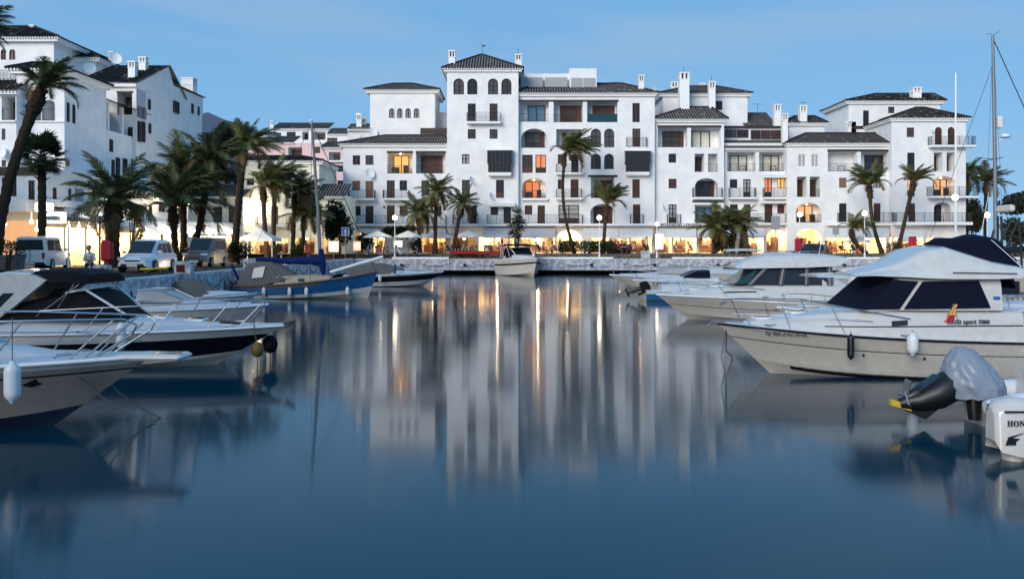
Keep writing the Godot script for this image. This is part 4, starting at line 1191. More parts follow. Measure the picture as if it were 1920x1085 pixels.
	mb.grid(rows, false, true)
	put(mb, "fabric", M.canvas, cn)
	for j in 5:
		var p: Vector3 = rows[0][j * 4 + 1]
		mb = MB.new()
		mb.cyl(Vector3(p.x, QUAY, p.z), p, 0.05)
		put(mb, "post", M.trim, cn)
		p += Vector3(0, -0.25, 0.35)
		mb = MB.new()
		mb.ball(p + Vector3(0, 0.5, 0), Vector3.ONE * 0.13, 8)
		mb.cyl(p + Vector3(0, 0.5, 0), p + Vector3(0, 0.3, -0.35), 0.02, -1, 5)
		put(mb, "canopy_lamp", M.lamp_white, cn)
		omni(p + Vector3(0, 0.5, 0), Color(1, 0.85, 0.58), 4.5, 0.12, cn)
		mb = MB.new()
		mb.ball(p + Vector3(-0.9, 0.15, -1.6), Vector3.ONE * 0.13, 8)
		mb.cyl(p + Vector3(-0.9, 0.15, -1.6), p + Vector3(-0.9, 0.85, -1.6), 0.015, -1, 5)
		put(mb, "canopy_lamp", M.lamp_warm, cn)
		omni(p + Vector3(-0.9, 0.15, -1.6), Color(1, 0.72, 0.36), 4.5, 0.12, cn)

# ---------------------------------------------------------------- plants
var frond_meshes := []
var fan_meshes := []
func make_frond(droop: float, seed_: int, dry := false) -> ArrayMesh:
	var r := RandomNumberGenerator.new(); r.seed = seed_
	var mb := MB.new()
	var pts := []; var p := Vector3.ZERO
	var n := 22
	for i in n + 1:
		pts.append(p)
		var a := -droop * pow(float(i) / n, 1.25)
		p += Vector3(cos(a), sin(a), 0) / n
	mb.col = Color(0.12, 0.10, 0.05)
	var rad := []
	for i in n + 1: rad.append(lerpf(0.016, 0.003, float(i) / n))
	mb.tube(pts, rad, 4, false)
	for i in range(3, n + 1):
		for sub in 2:
			for s in [-1, 1]:
				var t := (i - sub * 0.5) / n
				var o: Vector3 = pts[i].lerp(pts[i - 1], sub * 0.5)
				var d: Vector3 = (pts[mini(i + 1, n)] - pts[i - 1]).normalized()
				var up := Vector3(-d.y, d.x, 0)
				var ln := 0.30 * sin(PI * clampf(t * 0.86 + 0.12, 0, 1)) * r.randf_range(0.8, 1.1) + 0.04
				var out := (d * r.randf_range(0.7, 1.0) + Vector3(0, 0, s) * 0.75 + up * r.randf_range(0.0, 0.35)).normalized()
				var tip := o + out * ln + Vector3(0, -0.35 * ln, 0)
				var mid := o + out * ln * 0.5
				var w := d * 0.013
				var g := r.randf_range(0.65, 1.25)
				mb.col = Color(0.12 * g, 0.145 * g, 0.06 * g) if not dry else Color(0.13 * g, 0.085 * g, 0.04 * g)
				if r.randf() < 0.12: mb.col = Color(0.16 * g, 0.13 * g, 0.05 * g)
				mb.quad(o - w, o + w, mid + w, mid - w)
				mb.tri(mid - w, mid + w, tip)
	return mb.mesh()
func make_fan(seed_: int) -> ArrayMesh:
	var r := RandomNumberGenerator.new(); r.seed = seed_
	var mb := MB.new()
	mb.col = Color(0.08, 0.07, 0.04)
	mb.tube([Vector3.ZERO, Vector3(0.28, -0.01, 0), Vector3(0.52, -0.05, 0)], [0.014, 0.01, 0.008], 4, false)
	for k in 26:
		var a := lerpf(-2.1, 2.1, k / 25.0)
		var d := Vector3(cos(a), 0.12 * cos(a * 2.0), sin(a))
		var o := Vector3(0.52, -0.05, 0)
		var ln := 0.46 * r.randf_range(0.85, 1.1) * (0.75 + 0.25 * cos(a))
		var side_ := Vector3(-sin(a), 0, cos(a)) * 0.030
		var g := r.randf_range(0.7, 1.2)
		mb.col = Color(0.040 * g, 0.056 * g, 0.028 * g)
		var m := o + d * ln * 0.6
		var tip := o + d * ln + Vector3(0, -0.16 * ln - 0.1 * r.randf() * ln, 0)
		mb.tri(o, m + side_, m - side_); mb.tri(m - side_, m + side_, tip)
	return mb.mesh()
# palm: base and crown pixel at distance d
func palm(label: String, d: float, bx: float, cx: float, cy: float, size: float, trunk: float, n: int, wind := 0.35, kind := "date", lean := 0.0, low := 0.1, group := "palms on the promenade") -> Node3D:
	var gy := 2.0 if d > 93.0 else QUAY
	var b := P(bx, 0, d); b.y = gy
	var c := P(cx, cy, d)
	var o := thing("palm_tree", b, label, "palm tree", group)
	var mb := MB.new()
	var pts := []; var rad := []
	var H := c.y - b.y
	var m := maxi(10, int(H / 0.28))
	for i in m + 1:
		var t := float(i) / m
		var q := b.lerp(c, t)
		q.x += lean * sin(PI * t)
		pts.append(q)
		var rr := trunk * lerpf(1.25, 0.85, minf(t * 4.0, 1.0)) * (1.0 + 0.07 * (1 if i % 2 else -1))
		var near_top := H * (1.0 - t)
		if kind == "date" and near_top < 1.5 and near_top > 0.15: rr *= 1.0 + 0.55 * sin(PI * (near_top - 0.15) / 1.35)
		rad.append(rr)
	mb.tube(pts, rad, 9)
	put(mb, "trunk", M.bark, o)
	# old leaf bases
	mb = MB.new()
	for k in 34:
		var a := k * 2.4
		var yy := c.y - rng.randf_range(0.15, 1.5)
		var t := (yy - b.y) / H
		var q := b.lerp(c, t); q.x += lean * sin(PI * t)
		var dir := Vector3(cos(a), 0.8, sin(a)).normalized()
		mb.tube([q + Vector3(cos(a), 0, sin(a)) * trunk * 0.8, q + Vector3(cos(a), 0, sin(a)) * trunk * 1.1 + dir * 0.25], [0.05, 0.015], 4)
	put(mb, "leaf_stub", M.bark, o).set_meta("kind", "stuff")
	for k in n:
		var u := (k + 0.5) / n
		var el := lerpf(1.42, low if kind != "fan" else -0.9, pow(u, 0.9)) + rng.randf_range(-0.12, 0.12)
		var a := k * 2.39996 + rng.randf_range(-0.2, 0.2)
		var dir := Vector3(cos(a) * cos(el), sin(el), sin(a) * cos(el))
		dir = (dir + Vector3(wind * (0.5 + rng.randf()), -0.02, 0.0)).normalized()
		var zz := dir.cross(Vector3.UP)
		if zz.length() < 0.05: zz = Vector3(0, 0, 1)
		zz = zz.normalized()
		var yy := zz.cross(dir)
		var f := MeshInstance3D.new()
		f.name = "frond"
		var ms: Array = fan_meshes if kind == "fan" else frond_meshes
		var vi := k % 4 if u < 0.85 or kind == "fan" else 4
		f.mesh = ms[mini(vi, ms.size() - 1)]
		f.material_override = M.frond
		var sc := size * rng.randf_range(0.8, 1.1) * (1.0 + wind * 0.45 * dir.x)
		f.transform = Transform3D(Basis(dir * sc, yy * sc, zz * sc), c - b + Vector3(0, -0.1, 0))
		o.add_child(f, true)
	return o
func make_palms():
	for k in 4: frond_meshes.append(make_frond([0.45, 0.75, 1.05, 1.45][k], 40 + k))
	frond_meshes.append(make_frond(2.1, 77, true))
	for k in 3: fan_meshes.append(make_fan(60 + k))
	palm("tall leaning palm with bare slanting trunk and wind-swept crown beside the arcaded tower", 45, -14, 78, 164, 1.9, 0.31, 28, 0.4, "date", -0.4, 0.5)
	palm("tall palm whose drooping frond tips hang in from beyond the white balcony house", 44, -115, -78, 58, 2.2, 0.3, 34, 0.6)
	palm("dark fan palm with a round spiky crown against the arcaded tower", 52, 78, 78, 290, 1.75, 0.27, 44, 0.1, "fan")
	palm("massive date palm with thick rough trunk beside the red lifebuoy box", 55, 211, 213, 374, 3.4, 0.44, 36, 0.12, "date", 0.0, -0.35)
	palm("lamp-lit palm on the slim pale trunk next to the white car", 60, 330, 322, 386, 4.1, 0.26, 24, 0.3, "date", 0.0, 0.35)
	palm("palm with straight brown trunk between two others by the bright canopy", 63, 344, 343, 332, 3.7, 0.27, 24, 0.35, "date", 0.0, 0.35)
	palm("palm leaning over the grey van with crown against the gabled house", 61, 352, 388, 306, 3.0, 0.27, 24, 0.35, "date", 0.3, 0.30)
	palm("tall dark palm standing free before the cream house with the long roof", 70, 437, 456, 276, 2.7, 0.34, 28, 0.55, "date", 0.0, 0.1)
	palm("yellowish palm with swollen neck in front of the diamond opening", 80, 502, 493, 350, 2.6, 0.25, 38, 0.5, "date", -0.1, 0.30)
	palm("palm with upright trunk in front of the cream balcony", 82, 511, 515, 336, 2.5, 0.25, 38, 0.55, "date", 0.0, 0.20)
	palm("palm with ringed trunk between the cream balcony and the boat mast", 84, 548, 552, 362, 2.5, 0.24, 38, 0.5)
	palm("low green palm close to the mast of the blue sailing boat", 86, 567, 569, 404, 2.8, 0.22, 38, 0.25)
	palm("short palm in front of the low white wing, nearer the white parasols", 94, 787, 784, 398, 2.8, 0.24, 34, 0.12, "date", 0.0, -0.15)
	palm("taller palm with dark drooping crown in front of the low white wing", 93.5, 815, 818, 360, 2.5, 0.24, 36, 0.1, "date", 0.0, -0.35)
	palm("palm with slanting trunk and small crown at the tower corner", 93.5, 848, 866, 380, 2.2, 0.24, 32, 0.1, "date", 0.0, -0.30)
	palm("very tall slender palm rising before the block with three loggias", 94, 1078, 1060, 286, 3.0, 0.19, 34, 0.65, "date", -0.7, 0.45)
	palm("palm with feather-duster crown in front of the arched balcony doors", 94, 1131, 1137, 384, 3.0, 0.22, 30, 0.3, "date", 0.0, 0.85)
	palm("short palm with brown trunk before the twin-loggia block", 94, 1339, 1340, 428, 3.0, 0.25, 34, 0.1)
	palm("short bushy palm beside the dark conifer", 94, 1374, 1377, 426, 3.1, 0.25, 34, 0.1)
	palm("small crooked palm bending towards the archway with amber light", 93.5, 1626, 1597, 428, 2.2, 0.24, 28, 0.5, "date", -0.5, 0.50)
	palm("tall dark palm with long curved trunk beside the bare wall lamp", 93.5, 1655, 1632, 348, 2.8, 0.23, 34, -0.15, "date", -0.4, 0.60)
	palm("palm leaning away from the corner block with sparse upright crown", 93.5, 1683, 1714, 341, 2.4, 0.24, 26, 0.2, "date", 0.0, 0.70)
	palm("palm beyond the corner block in front of the open sky, stout trunk", 118, 1848, 1850, 342, 3.2, 0.3, 28, 0.2)
	palm("palm half hidden by the corner block with fronds against the sky", 125, 1812, 1814, 334, 3.2, 0.3, 28, 0.2)
	yucca()
	# shrubs and hedges
	shrub("low clipped dark hedge in front of the archway restaurant", 93.4, 1100, 462, 2.9, 0.55, 0.6, 1500, Color(0.025, 0.035, 0.016), "hedge")
	shrub("low hedge near the red lifebuoy post and corner restaurant", 93.4, 1690, 464, 1.6, 0.5, 0.6, 800, Color(0.03, 0.036, 0.016), "hedge")
	shrub("dense bush between the two short palms", 93.8, 1362, 452, 1.6, 1.25, 1.0, 1600, Color(0.03, 0.038, 0.018), "bush")
	shrub("narrow dark conifer beside the short bushy palm", 93.6, 1396, 450, 0.75, 1.6, 0.7, 1100, Color(0.018, 0.024, 0.014), "conifer")
	shrub("dark creeper tree climbing the cream annex", 90, 634, 425, 1.25, 2.4, 0.9, 2200, Color(0.02, 0.026, 0.012), "tree")
	shrub("round dark bush at the foot of the free standing palm", 62, 447, 470, 0.85, 0.75, 0.7, 900, Color(0.022, 0.03, 0.015), "bush")
	shrub("round leafy bush beside the glowing gazebo", 78, 514, 468, 0.75, 0.6, 0.6, 700, Color(0.05, 0.06, 0.022), "bush")
	shrub("green bush under the low green palm", 82, 556, 466, 1.0, 0.75, 0.7, 900, Color(0.03, 0.045, 0.018), "bush")
	shrub("leafy bush at the foot of the two lamp-lit palms", 58, 348, 478, 0.9, 0.55, 0.6, 800, Color(0.06, 0.055, 0.025), "bush")
	shrub("dark flowering bush beside the terrace tables", 93.3, 778, 458, 0.85, 0.8, 0.6, 900, Color(0.035, 0.04, 0.025), "bush")
	shrub("dark bush under the first white parasol", 96, 688, 452, 1.2, 0.95, 0.6, 1000, Color(0.02, 0.025, 0.012), "bush")
	shrub("dark climbing plant behind the white parasols", 97.5, 742, 436, 2.2, 0.8, 0.5, 1500, Color(0.022, 0.025, 0.012), "climber")
	shrub("bright green shrub beside the awning restaurant", 63, 247, 405, 0.75, 0.65, 0.6, 700, Color(0.06, 0.12, 0.02), "bush")
	shrub("bush growing in the big stone planter", 42, 12, 466, 0.75, 0.45, 0.6, 800, Color(0.04, 0.05, 0.02), "bush")
	shrub("green bush beside the corner of the far quay", 92, 1905, 440, 1.8, 1.6, 1.0, 1500, Color(0.03, 0.04, 0.02), "bush")
	shrub("dark round tree behind the grey mast beyond the corner block", 135, 1900, 386, 3.6, 1.9, 2.6, 2600, Color(0.035, 0.042, 0.03), "tree")
	shrub("bushy tree against the corner block wall", 104, 1826, 398, 1.5, 2.2, 1.2, 1800, Color(0.035, 0.035, 0.02), "tree")
	shrub("dark tree crown between the gabled house and the pink house", 112, 424, 268, 1.6, 2.4, 1.5, 1600, Color(0.014, 0.016, 0.012), "tree")
	shrub("blue-grey tree behind the cream house roof", 104, 428, 332, 2.0, 1.2, 1.3, 1300, Color(0.02, 0.028, 0.03), "tree")
func shrub(label: String, d: float, px: float, py: float, rx: float, ry: float, rz: float, n: int, c: Color, category: String):
	var p := P(px, py, d)
	var gy := 2.0 if d > 93.0 else QUAY
	var o := thing(category if category != "climber" else "climbing_plant", Vector3(p.x, gy, p.z), label, category)
	var mb := MB.new()
	var lob := []
	for k in 7: lob.append([p + Vector3(rng.randf_range(-0.6, 0.6) * rx, rng.randf_range(-0.55, 0.6) * ry, rng.randf_range(-0.5, 0.5) * rz), rng.randf_range(0.45, 0.75)])
	var ls := clampf(sqrt(rx * ry) * 0.11, 0.06, 0.3)
	for k in n:
		var l: Array = lob[rng.randi() % 7]
		var v := Vector3(rng.randfn(), rng.randfn(), rng.randfn()).normalized() * pow(rng.randf(), 0.4)
		var q: Vector3 = l[0] + v * Vector3(rx, ry, rz) * l[1]
		if category == "hedge": q = p + Vector3(rng.randf_range(-1, 1) * rx, rng.randf_range(-1, 1) * ry * rng.randf_range(0.85, 1.15), rng.randf_range(-1, 1) * rz)
		elif category == "conifer": q = p + Vector3(0, rng.randf_range(-1, 1) * ry, 0) + Vector3(cos(k * 2.4), 0, sin(k * 2.4)) * rx * sqrt(rng.randf()) * (1.0 - 0.8 * (k % 100) / 100.0)
		if category == "conifer": q.y = p.y - ry + 2 * ry * (k % 100) / 100.0 + rng.randf_range(-0.1, 0.1)
		var a := Vector3(rng.randfn(), rng.randfn(), rng.randfn()).normalized() * ls
		var b := a.cross(Vector3(rng.randfn(), rng.randfn(), rng.randfn())).normalized() * ls * 0.55
		mb.col = c * rng.randf_range(0.6, 1.5)
		mb.col.a = 1
		mb.quad(q - a, q + b, q + a, q - b)
	put(mb, "foliage", M.leaf, o)
	mb = MB.new()
	for k in 4:
		var t := Vector3(p.x + rng.randf_range(-0.4, 0.4) * rx, p.y + rng.randf_range(-0.2, 0.5) * ry, p.z)
		mb.tube([Vector3(lerpf(p.x, t.x, 0.3), gy, p.z), Vector3(lerpf(p.x, t.x, 0.6), lerpf(gy, t.y, 0.5), p.z), t], [0.07, 0.05, 0.02], 5)
	put(mb, "stem", M.bark, o)
func yucca():
	var b := P(969, 0, 93.4); b.y = 2.0
	var o := thing("yucca", b, "bushy yucca with spiky green crown on bare stems at the quay", "yucca")
	var mb := MB.new()
	for s in [[-0.25, 1.6], [0.2, 1.9], [0.0, 1.2]]:
		mb.tube([b, b + Vector3(s[0] * 0.7, s[1] * 0.5, 0), b + Vector3(s[0], s[1], 0.1 * s[0])], [0.11, 0.09, 0.07], 6)
	put(mb, "stem", M.bark, o)
	mb = MB.new()
	for h in [[-0.3, 2.2, 0.0], [0.35, 2.6, 0.1], [0.0, 3.6, 0.0], [-0.1, 1.8, 0.2], [0.45, 3.2, -0.1], [-0.35, 3.0, 0.0], [0.1, 4.3, 0.0]]:
		for k in 70:
			var d := Vector3(rng.randfn(), rng.randfn() * 0.8 + 0.35, rng.randfn()).normalized()
			var s := d.cross(Vector3(rng.randfn(), rng.randfn(), rng.randfn())).normalized() * 0.035
			var q := b + Vector3(h[0], h[1], h[2])
			var g := rng.randf_range(0.6, 1.4)
			mb.col = Color(0.025 * g, 0.034 * g, 0.016 * g)
			var m := q + d * 0.45
			mb.tri(q, m + s, m - s); mb.tri(m - s, m + s, q + d * 0.9 + Vector3(0, -0.12, 0))
	put(mb, "foliage", M.leaf, o)

# ---------------------------------------------------------------- boats: bow along +X, water at y = 0, origin at the transom
func hs(b: Dictionary, t: float) -> float: return lerpf(b.hs, b.hb, pow(t, b.get("sp", 1.6)))
func hw(b: Dictionary, t: float) -> float:
	var k := maxf(0.0, (t - 0.38) / 0.62)
	return b.B / 2.0 * (1.0 - pow(k, b.get("fine", 2.3))) * (0.93 + 0.07 * minf(t / 0.38, 1.0)) + 0.02
func hull_pt(b: Dictionary, t: float, q: float, s: int) -> Vector3:
	# q: 1 deck edge, 0 chine, -1 keel
	var sh := hs(b, t); var w := hw(b, t)
	var yc: float = lerpf(0.04, b.hb * 0.30, pow(t, 3.0))
	var wc: float = w * lerpf(0.90, 0.42, pow(t, 2.0))
	var y: float; var z: float
	if q >= 0:
		y = lerpf(yc, sh, q); z = lerpf(wc, w, pow(q, lerpf(0.8, 1.5, t)))
	else:
		y = lerpf(yc, -b.draft + (b.draft * 0.9) * pow(t, 5.0), -q); z = lerpf(wc, 0.0, -q)
	var x: float = b.L * t - b.rake * pow(t, 4.0) * clampf((sh - y) / b.hb, 0.0, 1.35)
	return Vector3(x, y, z * s)
func strip(b: Dictionary, mb: MB, q0: float, q1: float, rows_n := 5, out := 0.0, t0 := 0.0, t1 := 1.0):
	for s in [-1, 1]:
		var rows := []
		for i in rows_n + 1:
			var q := lerpf(q0, q1, float(i) / rows_n)
			var row := PackedVector3Array()
			for j in 25:
				var p := hull_pt(b, lerpf(t0, t1, j / 24.0), q, s)
				p.z += out * s
				row.append(p)
			rows.append(row)
		mb.grid(rows, false, s < 0)
# hull with bands of colour: [[q0, q1, material, name], ...]
func make_hull(b: Dictionary, bands: Array, o: Node3D, deck: Material, bottom: Material):
	for k in bands:
		var mb := MB.new()
		strip(b, mb, k[0], k[1])
		put(mb, k[3], k[2], o, false)
	var mb := MB.new()
	strip(b, mb, -1.0, 0.0)
	var tr := [hull_pt(b, 0, 1, 1), hull_pt(b, 0, 0, 1), hull_pt(b, 0, -1, 1), hull_pt(b, 0, 0, -1), hull_pt(b, 0, 1, -1)]
	put(mb, "hull_bottom", bottom, o, false)
	mb = MB.new()
	mb.tri(tr[0], tr[4], tr[3]); mb.tri(tr[0], tr[3], tr[1]); mb.tri(tr[1], tr[3], tr[2])
	put(mb, "transom", bands[-1][2], o, false)
	mb = MB.new()
	var rows := []
	for j in 25:
		var t := j / 24.0
		var row := PackedVector3Array()
		var e := hull_pt(b, t, 1.0, 1)
		for i in 7:
			var f := i / 3.0 - 1.0
			row.append(Vector3(e.x, e.y + 0.015 + 0.05 * (1.0 - f * f), -f * e.z))
		rows.append(row)
	mb.grid(rows, false, true)
	put(mb, "deck", deck, o, false)
	mb = MB.new()
	for s in [-1, 1]:
		var pts := []
		for j in 25: pts.append(hull_pt(b, j / 24.0, 0.985, s) + Vector3(0, 0, 0.012 * s))
		mb.tube(pts, b.get("rub", 0.03), 6)
	put(mb, "rub_rail", b.get("rubmat", M.trim), o, false)
# superstructure from cross sections [x, half width low, half width top, y low, y top]
func cab(mb: MB, secs: Array, round_ := 0.16):
	var rows := []
	for s in secs:
		var row := PackedVector3Array()
		var hgt: float = s[4] - s[3]
		var r: float = minf(round_, minf(hgt * 0.6, s[2] * 0.6))
		var prof := [[s[1], s[3]], [lerpf(s[1], s[2], 0.5), lerpf(s[3], s[4], 0.5)], [s[2], s[4] - r], [s[2] - r * 0.25, s[4] - r * 0.35], [s[2] - r, s[4]], [s[2] * 0.4, s[4] + 0.03], [0.0, s[4] + 0.04]]
		for p in prof: row.append(Vector3(s[0], p[1], p[0]))
		for k in range(prof.size() - 2, -1, -1): row.append(Vector3(s[0], prof[k][1], -prof[k][0]))
		rows.append(row)
	mb.grid(rows, false, secs[-1][0] > secs[0][0])
	for e in [0, rows.size() - 1]:
		var c := Vector3(secs[e][0], lerpf(secs[e][3], secs[e][4], 0.5), 0)
		for j in rows[e].size() - 1:
			if e == 0: mb.tri(c, rows[e][j + 1], rows[e][j])
			else: mb.tri(c, rows[e][j], rows[e][j + 1])
		mb.tri(c, rows[e][0], rows[e][-1])
func sec_at(secs: Array, x: float) -> Array:
	for i in secs.size() - 1:
		var a: Array = secs[i]; var b: Array = secs[i + 1]
		if (x - a[0]) * (x - b[0]) <= 0:
			var t: float = (x - a[0]) / (b[0] - a[0]) if b[0] != a[0] else 0.0
			var r := []
			for k in 5: r.append(lerpf(a[k], b[k], t))
			return r
	return secs[0] if absf(x - secs[0][0]) < absf(x - secs[-1][0]) else secs[-1]
# window on the cabin side: corner points [x, y] mapped onto the cabin's flank
func panels(o: Node3D, called: String, m: Material, secs: Array, poly: Array, out := 0.012):
	for s in [-1, 1]:
		var mb := MB.new()
		side_panel(mb, secs, poly, out, [s])
		put(mb, called, m, o, false)
func side_panel(mb: MB, secs: Array, poly: Array, out := 0.012, sides := [-1, 1]):
	# four corners: lower start, lower end, upper end, upper start
	for s in sides:
		var rows := []
		for i in 5:
			var row := PackedVector3Array()
			for j in 13:
				var u := j / 12.0; var v := i / 4.0
				var x: float = lerpf(lerpf(poly[0][0], poly[1][0], u), lerpf(poly[3][0], poly[2][0], u), v)
				var y: float = lerpf(lerpf(poly[0][1], poly[1][1], u), lerpf(poly[3][1], poly[2][1], u), v)
				var c := sec_at(secs, x)
				var f: float = clampf((y - c[3]) / maxf(c[4] - c[3], 0.01), 0, 1)
				row.append(Vector3(x, y, (lerpf(c[1], c[2], f) + out) * s))
			rows.append(row)
		mb.grid(rows, false, s < 0)
func rail(o: Node3D, pts: Array, foot: Array, r := 0.016, called := "rail"):
	var mb := MB.new()
	for s in [-1, 1]:
		var p := []
		for q in pts: p.append(Vector3(q[0], q[1], q[2] * s))
		mb.tube(p, r, 6)
		for f in foot: mb.cyl(Vector3(f[0], f[1], f[2] * s), Vector3(f[3], f[4], f[5] * s), r * 0.85, -1, 5)
	return put(mb, called, M.steel, o, false)
func fender(at: Vector3, ln: float, r: float, m: Material, label: String, top: float) -> void:
	var o := thing("fender", at, label, "fender", "fenders hung on the boats")
	var mb := MB.new()
	mb.lathe(Vector3.ZERO, [[0.0, -ln / 2], [r * 0.35, -ln / 2], [r * 0.4, -ln / 2 + r * 0.3], [r * 0.9, -ln / 2 + r * 0.8], [r, -ln / 2 + r * 1.4], [r, ln / 2 - r * 1.4], [r * 0.9, ln / 2 - r * 0.8], [r * 0.4, ln / 2 - r * 0.3], [r * 0.35, ln / 2], [0, ln / 2]], 16)
	put(mb, "body", m, o, false)
	mb = MB.new()
	mb.cyl(Vector3(0, ln / 2, 0), Vector3(0, top, 0), 0.008, -1, 4)
	put(mb, "line", M.rope, o, false)
func outboard(o: Node3D, at: Vector3, tilt: float, sc: float, cowl: Material, leg: Material):
	var t := Transform3D(Basis(Vector3(0, 0, 1), tilt) * sc, at)
	var mb := MB.new()
	cab(mb, [[-0.62, 0.10, 0.12, 0.12, 0.36], [-0.55, 0.20, 0.19, 0.05, 0.50], [-0.2, 0.22, 0.20, 0.0, 0.56], [0.05, 0.2, 0.17, 0.03, 0.50], [0.12, 0.12, 0.1, 0.12, 0.38]], 0.1)
	for i in mb.v.size(): mb.v[i] = t * mb.v[i]; mb.n[i] = (t.basis * mb.n[i]).normalized()
	var m := put(mb, "outboard_motor", cowl, o, false)
	mb = MB.new()
	var pts := [Vector3(-0.3, 0.05, 0), Vector3(-0.3, -0.5, 0), Vector3(-0.34, -0.78, 0)]
	for i in 3: pts[i] = t * pts[i]
	mb.tube(pts, [0.13 * sc, 0.085 * sc, 0.06 * sc], 8)
	mb.obox(t * Transform3D(Basis(), Vector3(-0.40, -0.55, 0)), Vector3(0.46, 0.02, 0.26) * 1.0)
	mb.ball(t * Vector3(-0.36, -0.82, 0), Vector3(0.26, 0.075, 0.075) * sc, 10, Basis(Vector3(0, 0, 1), tilt))
	for k in 3:
		var a := TAU * k / 3
		mb.obox(t * Transform3D(Basis(Vector3(1, 0, 0), a) * Basis(Vector3(0, 1, 0), 0.5), Vector3(-0.62, -0.82 + 0.1 * cos(a), 0.1 * sin(a))), Vector3(0.02, 0.2, 0.09))
	mb.obox(t * Transform3D(Basis(), Vector3(-0.02, -0.1, 0)), Vector3(0.16, 0.36, 0.2))
	put(mb, "drive_leg", leg, m, false)
	return m

# hatches, cleats, drain stains, whip aerial and coiled lines
func fittings(o: Node3D, b: Dictionary, hatches: Array, ax: float, ay: float):
	var mb: MB
	for h in hatches:
		mb = MB.new()
		mb.cbox(Vector3(h[0] - 0.24, h[1] - 0.02, -0.24), Vector3(h[0] + 0.24, h[1] + 0.05, 0.24), 0.02)
		var q := put(mb, "hatch", M.trim, o, false)
		mb = MB.new()
		mb.cbox(Vector3(h[0] - 0.19, h[1] + 0.05, -0.19), Vector3(h[0] + 0.19, h[1] + 0.06, 0.19), 0.004)
		put(mb, "hatch_pane", M.pane, q, false)
	for t in [0.12, 0.5, 0.86]:
		for s in [-1, 1]:
			var p := hull_pt(b, t, 1.0, s)
			p.z -= 0.09 * s
			mb = MB.new()
			mb.cyl(p, p + Vector3(0, 0.07, 0), 0.025, -1, 6)
			mb.tube([p + Vector3(-0.13, 0.09, 0), p + Vector3(-0.04, 0.075, 0), p + Vector3(0.04, 0.075, 0), p + Vector3(0.13, 0.09, 0)], 0.014, 6)
			put(mb, "cleat", M.steel, o, false)
	for t in [0.3, 0.45, 0.62]:
		for s in [-1, 1]:
			var p := hull_pt(b, t, 0.5, s) + Vector3(0, 0, 0.006 * s)
			mb = MB.new()
			mb.ball(p, Vector3(0.035, 0.035, 0.014), 8)
			put(mb, "drain", M.iron, o, false)
	mb = MB.new()
	mb.tube([Vector3(ax, ay, 0.5), Vector3(ax - 0.25, ay + 1.3, 0.52)], [0.014, 0.005], 5)
	put(mb, "whip_aerial", M.trim, o, false)
	mb = MB.new()
	var c := hull_pt(b, 0.8, 1.0, 1) * Vector3(1, 1, 0) + Vector3(0, 0.11, 0)
	var pts := []
	for k in 40: pts.append(c + Vector3(cos(k * 0.5) * (0.10 + 0.002 * k), 0.0015 * k, sin(k * 0.5) * (0.10 + 0.002 * k)))
	mb.tube(pts, 0.012, 5)
	put(mb, "coiled_line", M.rope, o, false)

func make_boats():
	boat_white_bow(); boat_black(); boat_flybridge(); boat_pilothouse(); boat_sail(); boats_small(); rib(); masts()

